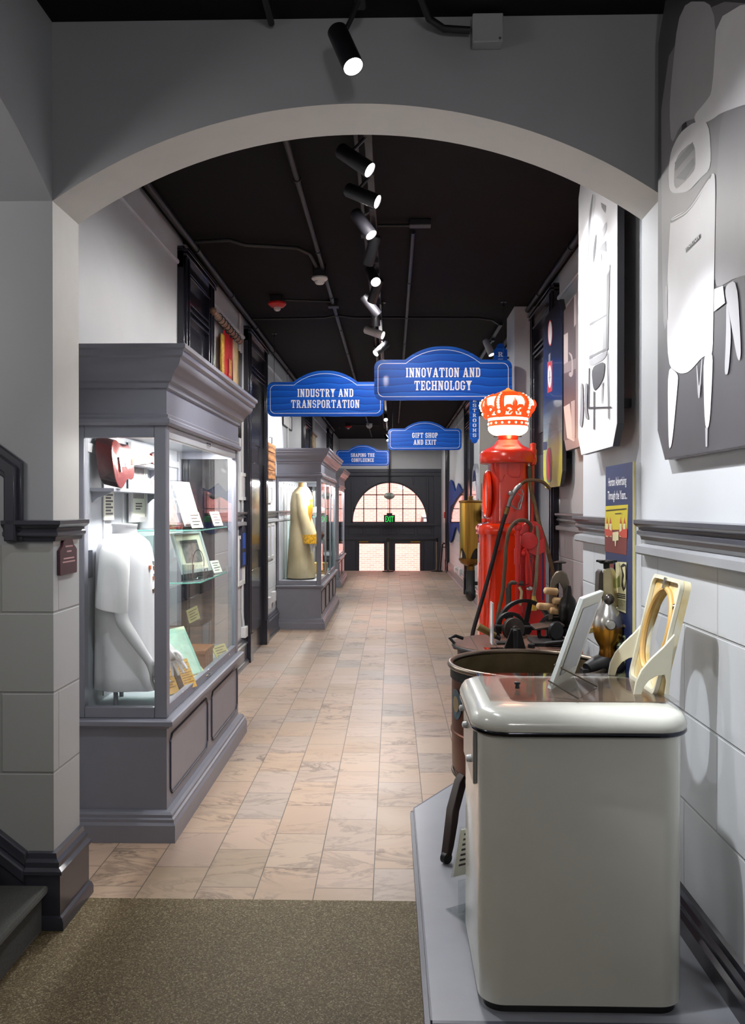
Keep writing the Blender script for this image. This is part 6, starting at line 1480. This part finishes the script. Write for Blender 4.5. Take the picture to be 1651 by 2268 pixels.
oval = lambda cx, cy, rx, ry, n=24: [(cx + rx * math.cos(2 * PI * k / n), cy + ry * math.sin(2 * PI * k / n)) for k in range(n)]
L4 = [(1, c5(oval(828, 1275, 19, 110))), (2, c5(oval(828, 1275, 15, 98))), (1, c5([(806, 1520), (846, 1505), (846, 1760), (806, 1780)])), (2, c5(oval(824, 1640, 16, 95))), (4, c5([(822, 1590), (826, 1590), (826, 1690), (822, 1690)])), (4, c5([(814, 1650), (836, 1640), (836, 1646), (814, 1656)])), (4, c5([(815, 1460), (830, 1440), (830, 1520), (815, 1520)])),
      (3, c7([(800, 590), (850, 580), (850, 640), (800, 655)])), (4, c7([(842, 640), (886, 620), (886, 880), (876, 905), (858, 912), (844, 890)])), (1, c7([(848, 640), (880, 626), (880, 875), (872, 890), (856, 890), (848, 875)]))]
G4 = [pm('poster_red', (170, 34, 48)), pm('poster_white', (206, 204, 206)), pm('poster_navy', (34, 38, 70)), pm('poster_grey', (96, 96, 104))]
wall_print('poster_panel', 'glossy dark blue to yellow poster of a red gas pump by the dark doorway', 'poster', 1.335, 6.76, 7.60, 1.815, 3.30, .09, t4.m, M('panel_edge_dark', (60, 60, 66), .5), .03, L4, G4, XR)
# advertising board leaning in front of the wall
t = thing('info_board', 'narrow navy board titled Horton Advertising Through the Years behind the amber wringer', 'sign', (1.04, 3.9, PZ))
t['label'] = 'narrow navy information board with white title and pasted adverts behind the amber wringer'
bx, ya, yb, zt_ = 1.022, 3.665, 4.13, 1.842
obj('board', MB().box(bx, bx + .012, ya, yb, PZ, zt_), M('board_navy', (36, 48, 88), .5, var=.03), t, smooth=0)
obj('backing_box', MB().box(bx + .012, 1.062, ya, yb, PZ, zt_ - .005), M('backing_white', (226, 226, 228), .5), t, smooth=0)
obj('edge_strip', MB().box(bx - .001, bx + .010, ya - .006, ya, PZ, zt_), M('edge_cream', (198, 186, 130), .6), t, smooth=0)
ym = (ya + yb) / 2 + .02
b = MB(); font_mesh(b, 'Horton Advertising', (bx - .0006, ym, 1.735), (0, -1, 0), UPZ, .052, .31, bold=.012); obj('title_lettering', b, signw, t, smooth=0); b = MB(); font_mesh(b, 'Through the Years...', (bx - .0006, ym, 1.672), (0, -1, 0), UPZ, .052, .335, bold=.012); obj('title_lettering', b, signw, t, smooth=0)
ad = [pm('ad_yellow', (206, 188, 44)), pm('ad_red', (190, 70, 50)), pm('ad_maroon', (116, 46, 40)), pm('ad_cream', (214, 206, 160)), pm('ad_ink', (40, 38, 40)), pm('ad_green', (120, 130, 50)), pm('ad_palegreen', (150, 170, 130))]
c8 = lambda pts: [(1180 + x / 3.505, 1000 + y / 3.505) for x, y in pts]
La = [(0, [(566, 425), (742, 412), (735, 620), (562, 610)]), (2, [(562, 610), (735, 605), (730, 805), (562, 775)])]
for x in (580, 605, 685, 715): La.append((1, [(x - 15, 615), (x, 505 + (x - 560) * .02), (x + 17, 612)]))
for x in (578, 606, 684, 713): La.append((3, [(x - 9, 560), (x + 9, 560), (x + 9, 665), (x - 9, 660)]))
La += [(1, [(560, 600), (600, 605), (640, 640), (600, 660), (562, 650)]), (1, [(735, 600), (700, 605), (660, 640), (700, 670), (735, 670)]), (3, [(622, 628), (668, 620), (668, 690), (622, 695)]), (3, [(638, 690), (650, 690), (648, 735), (641, 735)]), (4, [(570, 455), (730, 440), (730, 447), (570, 462)]), (4, [(640, 480), (690, 476), (690, 482), (640, 486)]),
       (3, [(645, 855), (730, 860), (726, 1256), (650, 1226)]), (5, [(650, 990), (676, 960), (680, 1050), (655, 1060)]), (4, [(683, 890), (705, 868), (728, 880), (730, 960), (724, 1060), (705, 1088), (690, 1040), (696, 960), (690, 920)]), (3, [(696, 900), (720, 890), (722, 1000), (712, 1060), (702, 1010), (712, 960)])]
for k in range(3): La.append((4, [(655, 1098 + 14 * k), (722, 1108 + 14 * k), (722, 1116 + 14 * k), (655, 1106 + 14 * k)]))
for k in range(8): La.append((4, [(655, 1145 + 10 * k), (724, 1160 + 10 * k), (724, 1163 + 10 * k), (655, 1148 + 10 * k)]))
La += [(6, [(660, 1425), (722, 1430), (718, 1757), (662, 1757)]), (4, [(668, 1460), (716, 1440), (716, 1475), (668, 1490)]), (2, [(600, 870), (632, 860), (632, 1010), (600, 1010)])]
b = MB(); b_m = ad
for i, (mi, pts) in enumerate(La):
    b.mat(mi).poly([onX(px, py, bx - .0008 - .00015 * i) for px, py in c8(pts)])
obj('pasted_advert', b, ad, t, smooth=0)

# ---- maroon plaque on the pillar
t = thing('wall_plaque', 'small maroon arched plaque on the left pillar below the chair rail', 'plaque', (AX0, 3.48, 1.375))
pmr = M('plaque_maroon', (70, 34, 42), .3, var=.06, coat=.3)
out = [(3.40, 1.375), (3.575, 1.375), (3.58, 1.38), (3.58, 1.475), (3.565, 1.485)] + arc(3.487, 1.475, .06, .35, PI - .35, 10) + [(3.412, 1.485), (3.395, 1.475), (3.395, 1.38)]
obj('plate', MB().prism([(AX0, y, z) for y, z in out], (.014, 0, 0)), pmr, t, bevel=.002)
b = MB()
for y0, y1, z in ((3.45, 3.53, 1.487), (3.465, 3.515, 1.466), (3.43, 3.545, 1.438), (3.42, 3.555, 1.424)): b.poly([(AX0 + .0147, y, q) for y, q in ((y0, z), (y1, z), (y1, z + .006), (y0, z + .006))])
obj('engraved_line', b, M('plaque_text', (190, 150, 150), .4), t, smooth=0)

# ================================================================== LEFT WALL ITEMS
rod = wood_mat('pole_wood', (120, 90, 70), (160, 126, 100), 4, 'Y', .5)
t = thing('wall_banner', 'red cream and black fringed banner on a wooden pole high on the left wall', 'banner', (-1.52, 8.0, 2.3))
p0, p1 = onX(472, 689, -1.50), onX(531, 756, -1.50)
obj('pole', MB().tube([p0, p1], .026, 14).ball(p0, .032).ball(p1, .032), rod, t)
d = p1 - p0
for k in range(8): obj('ring', MB().torus(p0 + d * (.18 + .1 * k), .036, .0035, (0, 1, 0), 16, 6), blackm, t)
cl = [M('banner_red', (176, 22, 30), .7, var=.15), M('banner_cream', (196, 172, 134), .75, var=.12), M('banner_black', (34, 32, 36), .6, var=.2), M('banner_gold', (190, 150, 60), .6, var=.3, scale=30)]
def strip(y0, y1, z1, z0, m, w=.012, n=12):
    b = MB(); R = []
    for i in range(7):
        z = z1 + (z0 - z1) * i / 6; R.append([(-1.515 + w * math.sin(j * 1.3 + i * .4), y0 + (y1 - y0) * j / n, z) for j in range(n + 1)])
    b.loft(R, False, False, False); o = obj('cloth', b, m, t, smooth=60); so = o.modifiers.new('s', 'SOLIDIFY'); so.thickness = .004; return o
zt0 = p0.z - .05
strip(7.57, 7.68, zt0 - .05, 2.30, cl[3]); strip(7.68, 8.10, zt0, 2.30, cl[0]); strip(8.10, 8.32, zt0, 2.32, cl[1]); strip(8.32, 8.60, zt0 - .05, 2.34, cl[2])
strip(8.30, 8.34, zt0 - .05, 2.36, cl[3], .016)
b = MB()
for k, c in enumerate('SIN'):
    slab(b, c, (-1.495, 7.9, 2.42 + .22 * k), (0, 1, 0), UPZ, .15, .12)
obj('gold_lettering', b, cl[3], t, smooth=0)
# white surface conduits and boxes
wp = M('white_conduit', (206, 206, 206), .4, var=.02)
def wire_run(label, pts, r=.012, boxes=()):
    t = thing('wall_conduit', label, 'conduit', pts[-1], 'white conduits on the left wall')
    obj('pipe', MB().tube(pts, r, 10), wp, t, smooth=50)
    for bx in boxes: obj('outlet_box', MB().box(*bx), wp, t, bevel=.004)
Xw = XL + .014
wire_run('white conduit dropping from the emergency lamp to a floor outlet beyond the nearest case', [(Xw, 8.55, 2.60), (Xw, 8.80, 2.58), (Xw, 8.86, 2.5), (Xw, 8.86, .55), (Xw + .004, 8.9, .45), (Xw + .004, 8.92, .36)], .013, [(XL, XL + .05, 8.86, 9.0, .29, .40)])
wire_run('white conduit with two boxes low between the second doorway and the mid case', [(Xw, 10.6, .42), (Xw, 11.3, .42)], .012, [(XL, XL + .05, 10.62, 10.78, .38, .52), (XL, XL + .05, 11.05, 11.22, .42, .55)])
wire_run('thin white conduit running up the left wall to the ceiling past the banner', [(Xw, 8.72, 2.0), (Xw, 8.72, 3.62)], .011)
wire_run('white conduit up the wall above the mid case', [(Xw, 12.75, 2.3), (Xw, 12.75, 3.62)], .015)
wire_run('thin white conduit with round box high beyond the third doorway', [(Xw, 17.0, 2.5), (Xw, 17.0, 3.62)], .02, [(XL, XL + .06, 16.9, 17.1, 2.6, 2.78)])
t = thing('emergency_light', 'white emergency lamp on the left wall at the end of the nearest case cornice', 'lamp', (XL, 8.35, 2.6))
obj('lamp_box', MB().box(XL, XL + .06, 8.25, 8.5, 2.55, 2.68), wp, t, bevel=.008)
obj('lamp_head', MB().lathe([(.03, 0), (.06, .04), (.062, .06), (.05, .062)], (XL + .06, 8.42, 2.62), (1, -.2, -.2), 20), wp, t)
def lw_frame(name, label, x0, x1, y0, y1, fm, art, fw=.035, group=None, X=XL + .012):
    a = onX(x0, (y0 + y1) / 2, X); b_ = onX(x1, (y0 + y1) / 2, X); m = (a.y + b_.y) / 2; z1 = onX((x0 + x1) / 2, y0, X).z; z0 = onX((x0 + x1) / 2, y1, X).z
    return framed(name, label, 'picture', (X, m, (z0 + z1) / 2), (0, 1, 0), UPZ, b_.y - a.y, z1 - z0, fw, (fm, paper), group, .022, art)
gp2 = pm('soft_print', (172, 170, 184))
lw_frame('picture_frame', 'white framed striped notice beside the second doorway, above the chair rail', 532, 549, 1048, 1108, whitepl, ([ink, gp2], lines(1, .16, .84, .12, .88, 14)))
lw_frame('picture_frame', 'tall white framed sheet below the chair rail past the nearest case', 527, 541, 1186, 1296, whitepl, ([gp2, ink], [(0, (.16, .84, .1, .4)), (0, (.16, .84, .5, .9))]))
lw_frame('picture_frame', 'small white framed paper under the hanging wooden slat panel', 593, 602, 1074, 1114, silverf, ([ink, gp2], lines(1, .2, .8, .15, .85, 8)))
lw_frame('picture_frame', 'left one of two slim frames low between the second doorway and mid case', 590, 598, 1160, 1240, silverf, ([gp2, ink], [(0, (.2, .8, .1, .9))]))
lw_frame('picture_frame', 'right one of two slim frames low between the second doorway and mid case', 599, 607, 1158, 1236, silverf, ([gp2, ink], [(0, (.2, .8, .1, .9))]))
lw_frame('picture_frame', 'thin dark framed white sheet under the left end of the industry sign', 627, 646, 916, 948, blackm, ([whitepl, ink], [(0, (.03, .97, .03, .97))]), .012)
t = thing('wooden_wall_panel', 'brown wooden slat panel hanging from a hook on the left wall', 'panel', (XL + .03, 10.85, 2.0))
a = onX(592.5, 1025, XL + .02).y; b_ = onX(608.5, 1025, XL + .02).y; z0, z1 = 2.0, 2.46; sl = wood_mat('slat_wood', (120, 76, 44), (176, 120, 72), 4, 'Z', .55)
for k in range(4):
    hh = (z1 - z0) / 4; obj('slat', MB().box(XL + .012, XL + .035, a, b_, z0 + hh * k + .004, z0 + hh * (k + 1) - .004), sl, t, bevel=.003)
obj('hook', MB().tube([(XL, (a + b_) / 2, z1 + .08), (XL + .03, (a + b_) / 2, z1 + .08), (XL + .03, (a + b_) / 2, z1)], .006, 8), blackm, t)
obj('batten', MB().box(XL, XL + .012, a + .1, b_ - .1, z0, z1), sl, t, smooth=0)
t = thing('brochure_panel', 'narrow dark blue arched panel beside the second doorway below the rail', 'panel', (XL + .02, 9.0, 1.05))
yy0, yy1 = 8.74, 8.98
obj('panel_board', MB().prism([(XL + .004, yy0, 1.03), (XL + .004, yy1, 1.03)] and [(XL + .004, y, z) for y, z in [(yy0, 1.03), (yy1, 1.03)] + arc((yy0 + yy1) / 2, 1.36, .12, 0, PI, 10)], (.03, 0, 0)), dk, t, bevel=.003)
obj('panel_picture', MB().poly([(XL + .0352, y, z) for y, z in ((8.77, 1.22), (8.95, 1.22), (8.95, 1.38), (8.77, 1.38))]).poly([(XL + .0352, y, z) for y, z in ((8.77, 1.05), (8.95, 1.05), (8.95, 1.18), (8.77, 1.18))]), [M('panel_blue', (24, 80, 180), .4)], t, smooth=0)
t = thing('wall_hanging', 'gold fringed textile hanging high on the left wall above the mid case', 'textile', (XL, 16.9, 2.5))
a, b_ = onX(691, 980, XL + .02).y, onX(700, 980, XL + .02).y
obj('textile', MB().box(XL + .008, XL + .02, a, b_, onX(695, 1010, XL).z - .1, onX(695, 966, XL).z), M('gold_textile', (200, 160, 80), .7, var=.5, scale=9), t, smooth=0)
obj('pole', MB().cyl((XL + .03, a - .05, onX(695, 964, XL).z), (XL + .03, b_ + .05, onX(695, 964, XL).z), .02, 10), rod, t)

# ================================================================== RIGHT WALL FURTHER BACK
t = thing('wall_panel', 'cream panel with a dark head projecting from the right wall beneath the restroom signs', 'panel', (1.26, 10.9, 1.73))
obj('panel_board', MB().box(1.105, XR, 10.88, 10.95, 1.73, 2.80), M('panel_cream', (214, 212, 204), .5, var=.02), t, bevel=.004)
obj('panel_head', MB().box(1.105, XR, 10.86, 10.97, 2.80, 3.02), trimd, t, bevel=.004)
obj('slot', MB().box(1.128, 1.135, 10.877, 10.88, 1.74, 1.95), trimm, t, smooth=0)
t = thing('wall_panel', 'dark navy panel on the right wall behind the brass whistle', 'panel', (XR, 13.6, 1.25))
obj('panel_board', MB().box(XR - .03, XR, 13.15, 14.4, 1.22, 1.78), M('navy_board', (34, 36, 62), .3), t, bevel=.004)
t = thing('arched_panel', 'grey framed arched blue panel on the right wall left of the red gas pump', 'panel', (XR, 14.3, 1.2))
ar = lambda r, y=14.45, z=1.93: arc(y, z, r, 0, PI, 20)
obj('frame', MB().prism([(XR - .04, 14.0, 1.2), (XR - .04, 14.9, 1.2)] and [(XR - .05, y, z) for y, z in [(14.0, 1.2), (14.9, 1.2)] + ar(.45)], (.05, 0, 0)), M('frame_grey', (150, 152, 158), .35), t, bevel=.008)
glossb = M('glossy_blue', (28, 62, 140), .12, var=.1, coat=.8)
obj('arched_face', MB().prism([(XR - .053, y, z) for y, z in [(14.11, 1.26), (14.79, 1.26)] + ar(.34)], (.003, 0, 0)), glossb, t, smooth=0)
b = MB().box(XR - .0545, XR - .053, 14.2, 14.7, 1.92, 2.08); b.box(XR - .0545, XR - .053, 14.2, 14.7, 1.55, 1.80); obj('pale_caption', b, signw, t, smooth=0)
t = thing('river_cutout', 'jagged dark blue cutout panel with a glossy pane on the far right wall', 'panel', (XR, 18.5, .9))
c6 = lambda pts, X: [onX(960 + x / 5.817, 950 + y / 5.817, X) for x, y in pts]
navy = M('cutout_blue', (30, 62, 130), .7, var=.05, spec=.1)
o1 = [(196, 1215), (200, 850), (206, 690), (222, 655), (240, 670), (272, 800), (285, 805), (318, 700), (345, 760), (375, 800), (392, 760), (392, 1000), (380, 1210)]
obj('upper_shape', MB().prism(c6(o1, XR - .05), (.03, 0, 0)), navy, t, smooth=0)
o2 = [(200, 1215), (384, 1205), (384, 1330), (352, 1360), (335, 1350), (300, 1262), (280, 1272), (262, 1330), (240, 1420), (222, 1465), (206, 1440)]
obj('lower_shape', MB().prism(c6(o2, XR - .05), (.03, 0, 0)), navy, t, smooth=0)
obj('glossy_pane', MB().prism(c6([(216, 1205), (222, 1000), (260, 960), (300, 890), (388, 790), (388, 1205)], XR - .053), (.002, 0, 0)), M('mirror_pane', (150, 130, 140), .03, metal=1, var=0), t, smooth=0)
b = MB()
for x in (205, 225, 245): b.lathe([(.03, 0), (.03, .01)], c6([(x, 1220)], XR - .05)[0], (-1, 0, 0), 12)
obj('stud', b, chrome, t)
obj('standoff', MB().box(XR - .02, XR, 17.5, 17.6, 1.5, 1.6).box(XR - .02, XR, 20.4, 20.5, 1.5, 1.6), iron, t, smooth=0)
t = thing('fire_alarm', 'small red alarm on the far right wall edge by the stairs', 'alarm', (XR, 22.4, 1.44))
obj('alarm_bell', MB().lathe([(.02, 0), (.085, .01), (.08, .04), (.03, .055)], (XR - .03, 22.5, 1.44), (-1, 0, 0), 24), redm, t)
obj('back_plate', MB().box(XR - .03, XR, 22.42, 22.58, 1.36, 1.52), redm, t)
t = thing('handrail', 'dark handrail sloping down the stairs by the glazed doors', 'handrail', (1.3, 22.2, -.1))
obj('rail', MB().tube([(1.33, 21.95, .72), (1.30, 22.15, .72), (1.30, 23.9, -.52), (1.30, 24.2, -.52)], .024, 12), blackm, t)
for y, z in ((22.2, .68), (23.3, -.10)): obj('bracket', MB().tube([(1.30, y, z), (1.30, y, z - .06), (XR, y, z - .08)], .012, 8), blackm, t)
t = thing('wall_conduit', 'white conduit with two outlet boxes low on the far right wall', 'conduit', (XR, 18.5, .35))
ya_, yb_ = onX(1010, 1262, XR - .02), onX(1020, 1266, XR - .02)
obj('pipe', MB().tube([ya_, ya_.lerp(yb_, .5) + Vector((0, 0, -.08)), yb_], .02, 8), wp, t)
for p in (ya_, yb_): obj('outlet_box', MB().box(XR - .05, XR, p.y - .16, p.y + .16, p.z - .07, p.z + .06), wp, t, bevel=.006)

# ---- stanchions and belt at the head of the stairs
def stanchion(label, x, y):
    t = thing('stanchion', label, 'stanchion', (x, y, 0), 'belt stanchions before the doors')
    obj('base', MB().lathe([(.14, 0), (.15, .004), (.15, .022), (.06, .035), (.03, .05)], (x, y, 0), seg=32), blackm, t)
    obj('post', MB().cyl((x, y, .04), (x, y, .78), .026, 18), M('post_brushed', (150, 140, 122), .3, metal=.9), t)
    obj('head', MB().cyl((x, y, .76), (x, y, .86), .032, 18), blackm, t)
stanchion('belt stanchion in front of the middle of the glazed doors', -.104, 21.9)
stanchion('belt stanchion at the right of the glazed doors', 1.147, 22.0)
def belt(label, a, b_):
    t = thing('barrier_belt', label, 'belt', (a[0], a[1], a[2]), 'black barrier belts')
    m_ = (Vector(a) + Vector(b_)) / 2 - Vector((0, 0, .012)); pts = [Vector(a), m_, Vector(b_)]
    obj('webbing', MB().loft([[p + Vector((0, -.002, -.025)), p + Vector((0, .002, -.025)), p + Vector((0, .002, .025)), p + Vector((0, -.002, .025))] for p in pts]), blackm, t, smooth=0)
belt('black barrier belt between the two stanchions', (-.072, 21.9, .81), (1.115, 22.0, .81))
belt('black barrier belt from the middle stanchion to the left wall', (-.136, 21.9, .81), (XL, 21.95, .81))
